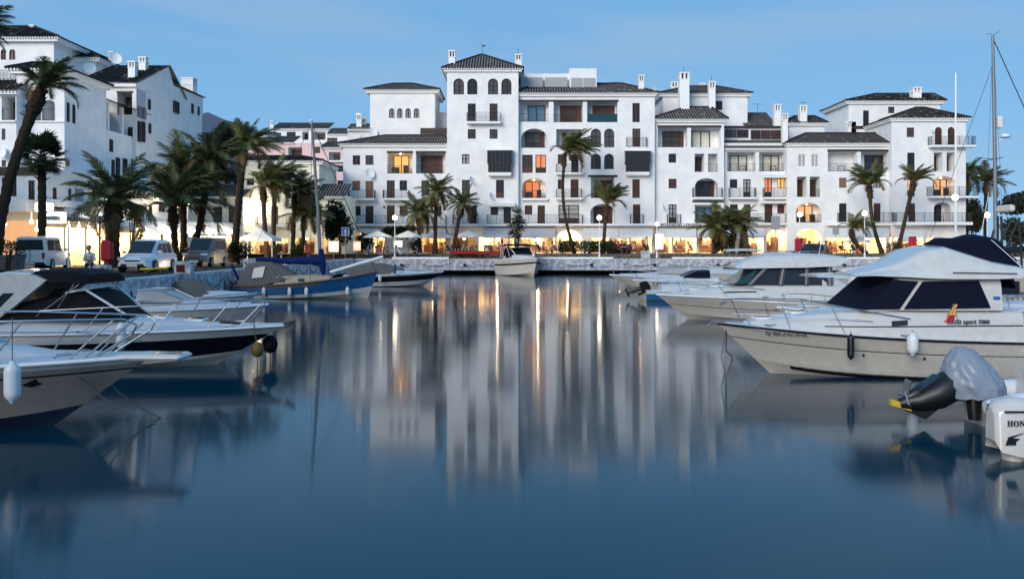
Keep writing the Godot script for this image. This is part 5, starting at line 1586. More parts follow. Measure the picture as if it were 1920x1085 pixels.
func boat_white_bow():
	var b := {"L": 9.2, "B": 3.0, "hs": 1.0, "hb": 1.17, "draft": 0.5, "rake": 1.65, "sp": 1.5, "rub": 0.035}
	var o := thing("motor_boat", Vector3(-15.15, 0, -14.6), "white cruiser with grey hull, bow platform and dolphin mark by the quay", "motor boat")
	make_hull(b, [[0.0, 0.72, M.hulltaupe, "hull_side"], [0.72, 0.755, M.black, "stripe"], [0.755, 0.86, M.hulltaupe, "hull_flare"], [0.86, 1.0, M.gelcoat, "gunwale"]], o, M.deckwhite, M.antifoul)
	var mb := MB.new()
	var secs := [[2.0, 1.25, 0.95, 0.98, 1.75], [4.2, 1.2, 0.9, 0.98, 1.55], [5.8, 1.0, 0.7, 1.02, 1.42], [7.0, 0.72, 0.42, 1.05, 1.28], [7.9, 0.4, 0.15, 1.1, 1.16]]
	cab(mb, secs, 0.3)
	put(mb, "cabin_top", M.deckwhite, o, false)
	mb = MB.new()
	cab(mb, [[5.2, 0.55, 0.42, 1.40, 1.56], [6.6, 0.42, 0.28, 1.30, 1.42]], 0.06)
	put(mb, "deck_hatch", M.deckwhite, o, false)
	mb = MB.new()
	mb.cbox(Vector3(8.6, 1.10, -0.28), Vector3(9.75, 1.20, 0.28), 0.04)
	put(mb, "bow_platform", M.gelcoat, o, false)
	rail(o, [[3.0, 1.78, 1.42], [6.5, 1.80, 1.15], [8.2, 1.80, 0.62], [8.9, 1.79, 0.42], [9.08, 1.70, 0.38], [9.0, 1.55, 0.36], [8.35, 1.15, 0.33]], [[4.6, 1.05, 1.36, 5.0, 1.79, 1.27], [7.0, 1.08, 0.98, 7.5, 1.8, 0.88], [8.0, 1.12, 0.55, 8.75, 1.79, 0.46], [8.2, 1.12, 0.45, 8.85, 1.66, 0.42]], 0.02)
	rail(o, [[3.0, 1.42, 1.44], [6.8, 1.44, 1.06], [8.5, 1.45, 0.48]], [], 0.009, "rail_wire")
	for s in [-1, 1]:
		mb = MB.new()
		mb.obox(Transform3D(Basis(Vector3.UP, 0.5 * s), Vector3(7.9, 1.2, 0.3 * s)), Vector3(0.3, 0.05, 0.05))
		mb.cyl(Vector3(7.85, 1.1, 0.3 * s), Vector3(7.85, 1.2, 0.3 * s), 0.03)
		put(mb, "cleat", M.steel, o, false)
	# dolphin mark on the hull
	mb = MB.new()
	for poly in [[[0, 0], [0.09, 0.035], [0.16, 0.10], [0.2, 0.035], [0.3, 0.0], [0.16, -0.05]], [[-0.06, -0.12], [0.0, -0.15], [0.03, -0.14], [-0.01, -0.18], [-0.03, -0.23], [-0.04, -0.17]]]:
		var q := []
		for p in poly:
			var best := 0.0
			var tt: float = (7.0 + p[0] * 1.1 + 0.6) / 9.2
			var h := hull_pt(b, tt, 0.60 + p[1] * 1.1, 1)
			q.append(h + Vector3(0, 0, 0.012))
		for i in range(1, q.size() - 1): mb.tri(q[0], q[i], q[i + 1])
	put(mb, "dolphin_mark", M.black, o, false)
	fender(P(22, 716, 12.95), 0.62, 0.115, M.fender, "big white fender hung on the grey cruiser with the dolphin mark", 0.95)
	fender(P(226, 630, 16.2), 0.5, 0.085, M.fender, "white fender standing between the grey cruiser and the black hull", 0.5)
	# mooring lines from the bow into the water
	for q in [[7.8, 0.5, 318, 792], [8.1, 0.2, 322, 780]]:
		mb = MB.new()
		var a := Vector3(-15.15 + q[0], 1.2, -14.6 + q[1]); var e := G(q[2], q[3])
		var pts := []
		for j in 9: pts.append(a.lerp(e + Vector3(0, -0.1, 0), j / 8.0) + Vector3(0, -0.18 * sin(PI * j / 8.0), 0))
		mb.tube(pts, 0.013, 5)
		single(mb, "mooring_line", M.rope, a, "slack mooring line running from the grey cruiser bow into the water", "rope", "bow mooring lines")

func boat_black():
	var b := {"L": 9.0, "B": 2.9, "hs": 0.86, "hb": 0.98, "draft": 0.45, "rake": 1.7, "sp": 1.3, "rub": 0.028}
	var o := thing("motor_boat", Vector3(-14.7, 0, -22.0), "sports cruiser with black hull, beige radar arch and black bimini", "motor boat")
	make_hull(b, [[0.0, 0.10, M.hullgrey, "hull_lower"], [0.10, 0.70, M.blackhull, "hull_side"], [0.70, 1.0, M.gelcoat, "gunwale"]], o, M.deckwhite, M.hullgrey)
	var mb := MB.new()
	var secs := [[1.2, 1.22, 1.1, 0.85, 1.32], [3.4, 1.2, 1.0, 0.86, 1.30], [5.2, 1.05, 0.8, 0.9, 1.18], [6.6, 0.8, 0.5, 0.93, 1.10], [7.8, 0.45, 0.2, 0.97, 1.02]]
	cab(mb, secs, 0.2)
	put(mb, "foredeck", M.deckwhite, o, false)
	# windshield under a black cover
	mb = MB.new()
	cab(mb, [[1.9, 1.16, 1.12, 1.22, 1.34], [3.0, 1.17, 1.08, 1.22, 1.62], [4.35, 1.08, 0.85, 1.2, 1.86], [4.6, 1.02, 0.8, 1.18, 1.80], [5.35, 0.8, 0.6, 1.15, 1.22]], 0.1)
	put(mb, "windscreen_cover", M.black, o, false)
	mb = MB.new()
	for s in [-1, 1]:
		mb.tube([Vector3(4.0, 1.83, 0.92 * s), Vector3(4.4, 1.93, 0.85 * s), Vector3(5.3, 1.30, 0.62 * s)], 0.03, 6)
	mb.tube([Vector3(4.4, 1.93, -0.85), Vector3(4.45, 1.96, 0), Vector3(4.4, 1.93, 0.85)], 0.03, 6)
	put(mb, "windscreen_frame", M.trim, o, false)
	# radar arch
	for s in [-1, 1]:
		mb = MB.new()
		mb.prism(PackedVector2Array([Vector2(0.35, 0.85), Vector2(2.1, 0.9), Vector2(2.9, 1.5), Vector2(3.7, 2.15), Vector2(3.4, 2.28), Vector2(2.7, 2.32), Vector2(2.0, 2.1), Vector2(1.2, 1.5)]), Transform3D(Basis(), Vector3(0, 0, 1.18 * s)), -0.07, 0.07)
		put(mb, "radar_arch", M.gelcoat if s > 0 else M.beige, o, false)
		mb = MB.new()
		mb.prism(PackedVector2Array([Vector2(1.75, 1.05), Vector2(2.15, 1.05), Vector2(2.95, 1.85), Vector2(2.7, 1.85)]), Transform3D(Basis(), Vector3(0, 0, 1.18 * s)), -0.08, 0.08)
		put(mb, "arch_window", M.pane, o, false)
	mb = MB.new()
	cab(mb, [[1.9, 1.24, 1.2, 2.02, 2.2], [2.7, 1.25, 1.2, 2.16, 2.36], [3.3, 1.24, 1.2, 2.18, 2.34]], 0.1)
	put(mb, "arch_top", M.gelcoat, o, false)
	mb = MB.new()
	cab(mb, [[2.3, 1.2, 1.15, 1.98, 2.05], [2.75, 1.2, 1.12, 2.0, 2.24], [3.4, 1.2, 1.08, 2.08, 2.38], [4.2, 1.15, 1.0, 2.1, 2.36], [4.55, 1.1, 0.9, 2.05, 2.25]], 0.14)
	cab(mb, [[0.2, 1.15, 1.1, 2.14, 2.28], [0.9, 1.15, 1.1, 1.85, 2.31], [1.6, 1.15, 1.1, 1.98, 2.32]], 0.1)
	put(mb, "bimini", M.black, o, false)
	mb = MB.new()
	for s in [-1, 1]:
		mb.cyl(Vector3(4.4, 2.05, 1.08 * s), Vector3(3.4, 1.3, 1.12 * s), 0.016, -1, 6)
		mb.cyl(Vector3(4.3, 2.1, 1.08 * s), Vector3(3.9, 1.5, 1.1 * s), 0.012, -1, 6)
		mb.cyl(Vector3(0.6, 0.9, 1.1 * s), Vector3(0.9, 1.95, 1.1 * s), 0.016, -1, 6)
	put(mb, "bimini_frame", M.steel, o, false)
	rail(o, [[1.2, 1.32, 1.34], [5.0, 1.50, 1.14], [7.2, 1.58, 0.72], [8.3, 1.60, 0.3], [8.9, 1.58, 0.02]], [[4.6, 0.93, 1.25, 5.0, 1.5, 1.14], [6.2, 0.96, 0.98, 6.6, 1.56, 0.85], [7.3, 0.98, 0.62, 7.8, 1.59, 0.5], [8.0, 1.0, 0.35, 8.55, 1.6, 0.18]])
	mb = MB.new()
	mb.obox(Transform3D(Basis(Vector3(0, 0, 1), -0.1), Vector3(7.7, 1.06, 0.15)), Vector3(0.5, 0.06, 0.12))
	put(mb, "windlass", M.iron, o, false)
	mb = MB.new()
	mb.tube([Vector3(8.6, 1.03, 0), Vector3(9.05, 1.02, 0), Vector3(9.28, 1.1, 0)], 0.025, 6)
	mb.obox(Transform3D(Basis(Vector3(0, 0, 1), 0.6), Vector3(9.15, 0.99, 0)), Vector3(0.28, 0.04, 0.18))
	put(mb, "anchor", M.iron, o, false)
	fittings(o, b, [[5.9, 1.16], [6.8, 1.10]], 1.5, 2.35)
	mb = MB.new()
	for s in [-1, 1]:
		var p := hull_pt(b, 0.60, 0.87, s)
		mb.obox(Transform3D(Basis(Vector3.UP, -0.1 * s), p + Vector3(0.2, 0, 0.02 * s)), Vector3(0.5, 0.045, 0.012))
	put(mb, "name_badge", M.alu, o, false)
	# buoys by the bow
	for q in [[482, 655, 21.6, "yellow-brown mooring buoy hanging below the black bow", M.buoy, 0.16], [506, 645, 22.4, "dark mooring buoy bundle beneath the anchor", M.black, 0.2]]:
		mb = MB.new()
		var p := P(q[0], q[1], q[2])
		mb.ball(p, Vector3(q[5], q[5] * 1.2, q[5]), 12)
		mb.cyl(p, p + Vector3(-0.1, 0.75, 0), 0.012, -1, 4)
		mb.cyl(p, Vector3(p.x, -0.2, p.z), 0.012, -1, 4)
		single(mb, "mooring_buoy", q[4], p, q[3], "buoy")

func boat_flybridge():
	var b := {"L": 7.8, "B": 2.6, "hs": 0.82, "hb": 1.17, "draft": 0.45, "rake": 1.25, "sp": 1.8, "rub": 0.025, "fine": 2.6, "rubmat": M.black}
	var o := thing("flybridge_boat", Vector3(12.58, 0, -20.55), "cream flybridge fishing cruiser with navy window covers and canvas", "motor boat", "", PI)
	make_hull(b, [[0.0, 0.60, M.hullgrey, "hull_side"], [0.60, 0.625, M.black, "stripe"], [0.625, 1.0, M.hullgrey, "hull_flare"]], o, M.deckwhite, M.hullgrey)
	var mb := MB.new()
	strip(b, mb, -0.22, 0.06, 2, 0.004, 0.0, 0.86)
	put(mb, "boot_top", M.black, o, false)
	# coachroof rising from the bow
	var secs := [[1.3, 1.2, 1.16, 0.8, 1.54], [4.4, 1.18, 1.1, 0.85, 1.54], [5.2, 1.1, 0.92, 0.92, 1.50], [6.0, 0.92, 0.66, 0.98, 1.38], [6.9, 0.58, 0.35, 1.05, 1.24], [7.35, 0.32, 0.15, 1.1, 1.15]]
	mb = MB.new()
	cab(mb, secs, 0.16)
	put(mb, "coachroof", M.gelcoat, o, false)
	panels(o, "coachroof_stripe", M.iron, secs, [[1.32, 1.20], [5.6, 1.16], [5.6, 1.185], [1.32, 1.225]], 0.014)
	panels(o, "porthole", M.pane, secs, [[3.85, 1.22], [4.2, 1.20], [4.2, 1.31], [3.85, 1.33]], 0.02)
	# wheelhouse with raked front
	var wh := [[1.75, 1.16, 1.08, 1.54, 2.25], [3.5, 1.14, 1.06, 1.54, 2.25], [3.95, 1.10, 1.02, 1.54, 2.25], [4.75, 1.02, 0.96, 1.50, 1.54]]
	mb = MB.new()
	cab(mb, wh, 0.1)
	put(mb, "wheelhouse", M.gelcoat, o, false)
	panels(o, "side_window_cover", M.navy, wh, [[2.03, 1.60], [3.93, 1.57], [3.50, 2.18], [2.26, 2.20]], 0.04)
	mb = MB.new()
	for s in [-1, 1]:
		var q := [Vector3(4.02, 1.57, 1.14 * s), Vector3(4.86, 1.56, 1.06 * s), Vector3(4.07, 2.22, 1.04 * s), Vector3(3.58, 2.18, 1.09 * s)]
		if s > 0: mb.quad(q[0], q[1], q[2], q[3])
		else: mb.quad(q[3], q[2], q[1], q[0])
	mb.quad(Vector3(4.86, 1.56, 1.06), Vector3(4.86, 1.56, -1.06), Vector3(4.07, 2.25, -1.02), Vector3(4.07, 2.25, 1.02))
	put(mb, "windscreen_cover", M.navy, o, false)
	# flybridge with visor
	mb = MB.new()
	cab(mb, [[1.2, 1.22, 1.15, 2.36, 2.46], [1.4, 1.26, 1.18, 2.26, 2.52], [1.9, 1.28, 1.15, 2.24, 2.62], [2.9, 1.27, 1.02, 2.24, 2.95], [3.35, 1.24, 0.95, 2.25, 2.86], [3.9, 1.15, 0.8, 2.28, 2.56], [4.5, 1.0, 0.75, 2.30, 2.40], [4.85, 0.8, 0.6, 2.28, 2.32]], 0.2)
	put(mb, "flybridge", M.gelcoat, o, false)
	for s in [-1, 1]:
		mb = MB.new()
		mb.tube([Vector3(1.5, 2.36, 1.275 * s), Vector3(2.9, 2.38, 1.26 * s)], 0.012, 5)
		put(mb, "flybridge_line", M.iron, o, false)
	# navy canvas over the flybridge seats
	mb = MB.new()
	cab(mb, [[1.15, 0.80, 0.45, 2.45, 2.90], [1.45, 0.88, 0.6, 2.5, 3.12], [1.9, 0.92, 0.62, 2.6, 3.2], [2.25, 0.9, 0.6, 2.68, 3.10], [2.6, 0.82, 0.55, 2.78, 3.12], [2.8, 0.75, 0.4, 2.86, 3.02]], 0.25)
	cab(mb, [[0.95, 0.25, 0.1, 1.98, 2.3], [1.1, 0.5, 0.3, 2.05, 2.8], [1.3, 0.6, 0.4, 2.2, 2.95]], 0.2)
	put(mb, "flybridge_canvas", M.navy, o, false)
	for s in [-1, 1]:
		mb = MB.new()
		mb.cyl(Vector3(1.3, 2.5, 1.1 * s), Vector3(1.7, 3.1, 0.6 * s), 0.014, -1, 5)
		put(mb, "canvas_pole", M.steel, o, false)
	# aft pillar and cockpit side
	mb = MB.new()
	cab(mb, [[0.0, 1.26, 1.24, 0.6, 0.9], [1.25, 1.26, 1.2, 0.62, 0.98], [1.5, 1.24, 1.18, 0.7, 1.3]], 0.06)
	put(mb, "cockpit_coaming", M.gelcoat, o, false)
	panels(o, "maker_plate", M.signblue, wh, [[1.80, 1.78], [1.95, 1.78], [1.95, 1.85], [1.80, 1.85]], 0.016)
	rail(o, [[3.8, 1.36, 1.18], [5.5, 1.66, 1.0], [6.8, 1.70, 0.55], [7.5, 1.72, 0.22], [7.7, 1.6, 0.05]], [[5.2, 1.02, 1.08, 5.5, 1.66, 1.0], [6.3, 1.06, 0.75, 6.5, 1.69, 0.68], [7.1, 1.12, 0.38, 7.4, 1.72, 0.27]], 0.013)
	rail(o, [[4.6, 1.30, 1.14], [6.2, 1.38, 0.8], [7.5, 1.40, 0.16]], [], 0.008, "rail_wire")
	mb = MB.new()
	mb.obox(Transform3D(Basis(), Vector3(7.55, 1.2, 0)), Vector3(0.7, 0.07, 0.22))
	mb.tube([Vector3(7.2, 1.24, 0), Vector3(7.9, 1.2, 0), Vector3(8.0, 1.08, 0)], 0.03, 6)
	put(mb, "anchor_roller", M.alu, o, false)
	fittings(o, b, [[5.9, 1.40], [6.7, 1.27]], 1.4, 2.95)
	mb = MB.new()
	for k in 3: mb.tube([Vector3(4.62 - 0.02 * k, 1.62, -0.6 + 0.6 * k), Vector3(4.25, 1.98, -0.45 + 0.6 * k)], 0.012, 5)
	put(mb, "wiper", M.iron, o, false)
	# lettering on the side facing the camera (local -Z)
	var face := Basis(Vector3(-1, 0, 0), Vector3.UP, Vector3(0, 0, -1))
	var hp := hull_pt(b, 0.83, 0.9, -1)
	text("7a MA-2-4218-05", M.iron, 0.085, Transform3D(Basis(Vector3(-1, 0, 0), Vector3.UP, Vector3(0, 0, -1)).rotated(Vector3.UP, -0.42), hp + Vector3(-0.02, 0, -0.03)), o, "registration")
	text("AROD sport 7000", M.navy, 0.085, Transform3D(face, Vector3(2.55, 1.30, -1.235)), o, "model_name")
	fender(P(1596, 650, 19.10), 0.56, 0.075, M.blackplastic, "dark fender hung on the cream flybridge cruiser", 0.35)
	fender(P(1712, 645, 19.02), 0.5, 0.12, M.fender, "pale round fender hung on the cream flybridge cruiser", 0.3)
	# ensign on the neighbouring stern post
	var f := thing("ensign", P(1796, 612, 16.0), "small red and yellow ensign furled on a short staff", "flag")
	mb = MB.new()
	mb.cyl(Vector3(0.03, 0, 0), Vector3(-0.06, 0.42, 0), 0.008, -1, 5)
	put(mb, "staff", M.steel, f, false)
	var rows := []
	for i in 6:
		var row := PackedVector3Array()
		for j in 7: row.append(Vector3(-0.05 - 0.02 * i + 0.022 * sin(i * 1.9 + j * 1.4) + (j - 3) * 0.012 * (1 + i * 0.3), 0.40 - i * 0.065, 0.02 * sin(j * 2.2 + i)))
		rows.append(row)
	mb = MB.new(); mb.grid(rows.slice(0, 4))
	put(mb, "upper_cloth", M.flagyellow, f, false)
	mb = MB.new(); mb.grid(rows.slice(3, 6))
	put(mb, "lower_cloth", M.red, f, false)
	# mooring lines off the bow
	for q in [[1362, 690], [1378, 660]]:
		mb = MB.new()
		var a := Vector3(5.0, 1.1, -20.5); var e := G(q[0], q[1] + 8) + Vector3(0, -0.1, 0)
		mb.tube([a, a.lerp(e, 0.5) + Vector3(-0.12, -0.15, 0), e], 0.013, 5)
		single(mb, "mooring_line", M.rope, a, "mooring line hanging from the flybridge cruiser bow to the water", "rope", "bow mooring lines")

func boat_pilothouse():
	var b := {"L": 8.0, "B": 2.8, "hs": 0.85, "hb": 1.0, "draft": 0.45, "rake": 1.25, "rub": 0.03, "fine": 2.4}
	var o := thing("pilothouse_boat", Vector3(13.8, 0, -35.3), "white pilothouse cruiser with curved hardtop and raked green windscreen", "motor boat", "", PI)
	make_hull(b, [[0.0, 0.45, M.hullgrey, "hull_side"], [0.45, 0.48, M.black, "stripe"], [0.48, 0.82, M.hullgrey, "hull_flare"], [0.82, 1.0, M.gelcoat, "gunwale"]], o, M.deckwhite, M.hullgrey)
	var mb := MB.new()
	var secs := [[1.0, 1.22, 1.16, 0.88, 1.42], [4.4, 1.2, 1.08, 0.9, 1.42], [5.6, 1.0, 0.78, 0.94, 1.30], [6.8, 0.7, 0.42, 0.98, 1.14], [7.6, 0.3, 0.12, 1.0, 1.03]]
	cab(mb, secs, 0.18)
	put(mb, "coachroof", M.gelcoat, o, false)
	panels(o, "porthole", M.pane, secs, [[4.3, 1.14], [5.6, 1.10], [5.4, 1.16], [4.3, 1.19]], 0.014)
	var wh := [[1.4, 1.12, 1.05, 1.42, 2.12], [4.0, 1.1, 1.02, 1.42, 2.12], [4.35, 1.08, 0.98, 1.42, 2.0], [5.1, 1.0, 0.9, 1.38, 1.44]]
	mb = MB.new()
	cab(mb, [[1.4, 1.02, 0.95, 1.42, 2.1], [3.9, 1.0, 0.92, 1.42, 2.1], [4.9, 0.9, 0.8, 1.4, 1.45]], 0.06)
	put(mb, "wheelhouse_glass", M.pane, o, false)
	mb = MB.new()
	mb.quad(Vector3(5.15, 1.45, 0.95), Vector3(5.15, 1.45, -0.95), Vector3(4.1, 2.12, -0.92), Vector3(4.1, 2.12, 0.92))
	for s in [-1, 1]: mb.tri(Vector3(5.15, 1.45, 0.95 * s), Vector3(4.1, 2.12, 0.92 * s), Vector3(4.6, 1.45, 1.03 * s))
	put(mb, "windscreen", M.greenglass, o, false)
	for q in [[1.42, 1.42, 0.12], [2.35, 2.3, 0.09], [3.35, 3.2, 0.11], [4.55, 3.85, 0.12]]:
		for s in [-1, 1]:
			mb = MB.new()
			var t0 := Vector3(q[0], 1.42, 1.09 * s); var t1 := Vector3(q[1], 2.12, 1.02 * s)
			var w := Vector3(q[2], 0, 0)
			mb.quad(t0 - w, t0 + w, t1 + w, t1 - w); mb.quad(t0 + w, t0 - w, t1 - w, t1 + w)
			mb.tube([t0, t1], q[2] * 0.5, 6)
			put(mb, "pillar", M.alu, o, false)
	mb = MB.new()
	cab(mb, [[0.7, 1.1, 1.0, 2.34, 2.5], [1.2, 1.2, 1.08, 2.16, 2.56], [2.4, 1.22, 1.1, 2.10, 2.62], [3.8, 1.18, 1.02, 2.08, 2.58], [4.6, 1.05, 0.85, 2.06, 2.36], [5.0, 0.85, 0.7, 2.06, 2.14]], 0.25)
	put(mb, "hardtop", M.gelcoat, o, false)
	mb = MB.new()
	for s in [-1, 1]: mb.tube([Vector3(1.6, 2.62, 0.8 * s), Vector3(1.7, 2.72, 0.8 * s), Vector3(3.4, 2.72, 0.8 * s), Vector3(3.5, 2.60, 0.8 * s)], 0.016, 5)
	put(mb, "roof_rail", M.steel, o, false)
	mb = MB.new()
	cab(mb, [[0.4, 1.1, 0.95, 0.9, 1.3], [1.2, 1.12, 0.9, 1.0, 1.75], [1.7, 1.1, 0.85, 1.3, 2.1]], 0.15)
	put(mb, "aft_wing", M.gelcoat, o, false)
	fittings(o, b, [[5.6, 1.33], [6.5, 1.2]], 1.3, 2.6)
	rail(o, [[4.0, 1.25, 1.2], [5.8, 1.48, 0.95], [7.2, 1.5, 0.42], [7.8, 1.48, 0.1]], [[5.4, 0.98, 1.05, 5.8, 1.48, 0.95], [6.8, 1.0, 0.6, 7.1, 1.5, 0.46]], 0.014)

func boat_sail():
	var b := {"L": 7.9, "B": 2.6, "hs": 0.72, "hb": 1.5, "draft": 0.4, "rake": 0.55, "sp": 2.2, "rub": 0.04, "fine": 2.0, "rubmat": M.teak}
	var at := P(443, 458, 49.2); at.y = 0
	var o := thing("sailing_boat", at, "blue wooden sailing boat with grey spray hood and furled blue sail", "sailing boat")
	make_hull(b, [[0.0, 0.22, M.hullgrey, "hull_lower"], [0.22, 0.76, M.bluehull, "hull_side"], [0.76, 1.0, M.taupe, "bulwark"]], o, M.teak, M.hullgrey)
	var mb := MB.new()
	strip(b, mb, 0.3, 1.0, 3, 0.012, 0.62, 1.0)
	put(mb, "bow_paint", M.bluehull, o, false)
	mb = MB.new()
	var secs := [[2.3, 0.95, 0.85, 0.75, 1.25], [4.4, 0.85, 0.72, 0.85, 1.28], [5.3, 0.55, 0.45, 0.95, 1.22]]
	cab(mb, secs, 0.08)
	put(mb, "cabin", M.beige, o, false)
	panels(o, "cabin_window", M.pane, secs, [[2.5, 0.92], [2.95, 0.92], [2.95, 1.12], [2.5, 1.12]])
	panels(o, "cabin_window", M.pane, secs, [[3.65, 0.95], [4.0, 0.95], [4.0, 1.12], [3.65, 1.12]])
	mb = MB.new()
	cab(mb, [[0.2, 1.0, 0.4, 0.72, 1.0], [0.7, 1.05, 0.7, 0.74, 1.9], [1.9, 1.05, 0.78, 0.8, 2.02], [2.7, 0.95, 0.5, 1.0, 1.75], [3.3, 0.8, 0.5, 1.2, 1.35]], 0.25)
	put(mb, "spray_hood", M.taupe, o, false)
	mb = MB.new()
	for s in [-1, 1]:
		var q := [Vector3(1.15, 1.15, 1.06 * s), Vector3(1.75, 1.2, 1.03 * s), Vector3(1.85, 1.8, 0.90 * s), Vector3(1.25, 1.7, 0.93 * s)]
		if s > 0: mb.quad(q[0], q[1], q[2], q[3])
		else: mb.quad(q[3], q[2], q[1], q[0])
	put(mb, "hood_window", M.paleblind, o, false)
	mb = MB.new()
	mb.tube([Vector3(4.75, 0.9, 0), Vector3(4.55, 5.0, 0), Vector3(4.2, 9.9, 0)], [0.10, 0.09, 0.06], 10)
	put(mb, "mast", M.alu, o, false)
	mb = MB.new()
	var pts := []; var rad := []
	for i in 13:
		var t := i / 12.0
		pts.append(Vector3(lerpf(4.7, 1.1, t), 2.05 + 0.10 * sin(t * 9.0) * 0.3 + 0.1 * t, 0)); rad.append(lerpf(0.27, 0.10, t) * (1.0 + 0.12 * sin(i * 2.3)))
	mb.tube(pts, rad, 9)
	mb.tube([Vector3(4.85, 1.3, 0), Vector3(4.8, 1.9, 0), Vector3(4.72, 2.75, 0)], [0.13, 0.22, 0.13], 9)
	put(mb, "sail_cover", M.royal, o, false)
	mb = MB.new()
	for s in [-1, 1]:
		mb.cyl(Vector3(4.2, 9.8, 0), Vector3(4.4, 1.0, 1.15 * s), 0.012, -1, 4)
	mb.cyl(Vector3(4.2, 9.8, 0), Vector3(7.8, 1.5, 0), 0.02, -1, 4); mb.cyl(Vector3(4.2, 9.8, 0), Vector3(0.1, 0.8, 0), 0.012, -1, 4)
	put(mb, "rigging", M.iron, o, false)
	mb = MB.new()
	mb.tube([Vector3(5.3, 1.45, 0.3), Vector3(6.8, 1.9, 0.2), Vector3(8.2, 2.3, 0)], 0.09, 8)
	put(mb, "bowsprit", M.trim, o, false)
	for q in [[1.9, 0.35], [3.3, 0.42], [4.2, 0.38], [6.4, 0.5]]:
		var p := hull_pt(b, q[0] / 7.9, 0.5, 1) + at
		fender(Vector3(p.x, 0.42, p.z + 0.12), 0.5, 0.11, M.fender, "white fender on the blue sailing boat", 0.35)
	# orange lifebuoy case and pole on the quay are placed with the street furniture

# small boats built from one pattern
func runabout(label: String, at: Vector3, turn: float, b: Dictionary, hullm: Material, opt: Dictionary) -> Node3D:
	var o := thing("motor_boat", at, label, "motor boat", "", turn)
	make_hull(b, opt.get("bands", [[0.0, 0.6, hullm, "hull_side"], [0.6, 1.0, M.gelcoat, "gunwale"]]), o, M.deckwhite, opt.get("bottom", M.hullgrey))
	var L: float = b.L
	var w: float = b.B / 2.0
	var y: float = b.hs
	var mb := MB.new()
	var secs := [[L * 0.22, w * 0.8, w * 0.72, y, y + 0.32], [L * 0.55, w * 0.78, w * 0.6, y + 0.02, y + 0.34], [L * 0.75, w * 0.5, w * 0.32, y + 0.06, y + 0.26], [L * 0.9, w * 0.22, w * 0.1, b.hb * 0.95, b.hb + 0.06]]
	cab(mb, secs, 0.12)
	put(mb, "foredeck", M.deckwhite, o, false)
	if opt.get("screen", true):
		mb = MB.new()
		cab(mb, [[L * 0.30, w * 0.74, w * 0.62, y + 0.3, y + 0.72], [L * 0.42, w * 0.72, w * 0.56, y + 0.3, y + 0.70], [L * 0.55, w * 0.6, w * 0.45, y + 0.3, y + 0.36]], 0.06)
		put(mb, "windscreen", opt.get("glass", M.pane), o, false)
		mb = MB.new()
		for s in [-1, 1]: mb.tube([Vector3(L * 0.30, y + 0.74, w * 0.62 * s), Vector3(L * 0.42, y + 0.73, w * 0.56 * s), Vector3(L * 0.55, y + 0.38, w * 0.45 * s)], 0.02, 5)
		mb.tube([Vector3(L * 0.42, y + 0.74, w * 0.56), Vector3(L * 0.43, y + 0.76, 0), Vector3(L * 0.42, y + 0.74, -w * 0.56)], 0.02, 5)
		put(mb, "windscreen_frame", M.steel, o, false)
	if opt.get("cover"):
		mb = MB.new()
		cab(mb, [[L * 0.04, w * 0.85, w * 0.6, y, y + 0.5], [L * 0.25, w * 0.9, w * 0.65, y + 0.02, y + 0.85], [L * 0.4, w * 0.88, w * 0.6, y + 0.02, y + 0.8], [L * 0.6, w * 0.6, w * 0.4, y + 0.04, y + 0.4]], 0.3)
		put(mb, "tarpaulin", opt.cover, o, false)
	if opt.get("top"):
		mb = MB.new()
		var ty: float = y + opt.get("top_h", 1.35)
		cab(mb, [[L * 0.12, w * 0.9, w * 0.7, ty - 0.06, ty + 0.03], [L * 0.3, w * 0.92, w * 0.74, ty - 0.02, ty + 0.12], [L * 0.5, w * 0.85, w * 0.6, ty - 0.06, ty + 0.06]], 0.1)
		put(mb, "canopy", opt.top, o, false)
		for s in [-1, 1]:
			for k in [[0.16, 0.0, 0.85, 0.22], [0.46, 0.3, 0.7, 0.4]]:
				mb = MB.new()
				mb.cyl(Vector3(L * k[0], y + k[1], w * k[2] * s), Vector3(L * k[3], ty, w * 0.8 * s), 0.02, -1, 5)
				put(mb, "canopy_pole", M.steel, o, false)
	if opt.get("arch"):
		mb = MB.new()
		for s in [-1, 1]: mb.tube([Vector3(L * 0.1, y, w * 0.9 * s), Vector3(L * 0.2, y + 0.9, w * 0.85 * s), Vector3(L * 0.3, y + 1.25, w * 0.7 * s)], [0.12, 0.10, 0.08], 6)
		mb.tube([Vector3(L * 0.3, y + 1.25, w * 0.7), Vector3(L * 0.3, y + 1.3, 0), Vector3(L * 0.3, y + 1.25, -w * 0.7)], 0.08, 6)
		put(mb, "arch", M.gelcoat, o, false)
	if opt.get("rails", true):
		var pa := hull_pt(b, 0.55, 1.0, 1); var pb := hull_pt(b, 0.8, 1.0, 1); var pc := hull_pt(b, 0.97, 1.0, 1)
		rail(o, [[pa.x, pa.y + 0.3, pa.z * 0.9], [pb.x, pb.y + 0.42, pb.z * 0.85], [pc.x, pc.y + 0.42, pc.z * 0.6]], [[pa.x - 0.1, pa.y, pa.z * 0.9, pa.x, pa.y + 0.3, pa.z * 0.9], [pb.x - 0.1, pb.y, pb.z * 0.88, pb.x, pb.y + 0.42, pb.z * 0.85], [pc.x - 0.1, pc.y, pc.z * 0.7, pc.x, pc.y + 0.42, pc.z * 0.6]], 0.014)
	if opt.get("motor"): outboard(o, Vector3(-0.1, y * 0.75, 0), opt.get("tilt", 0.0), opt.get("msize", 1.0), opt.motor, M.blackplastic)
	return o
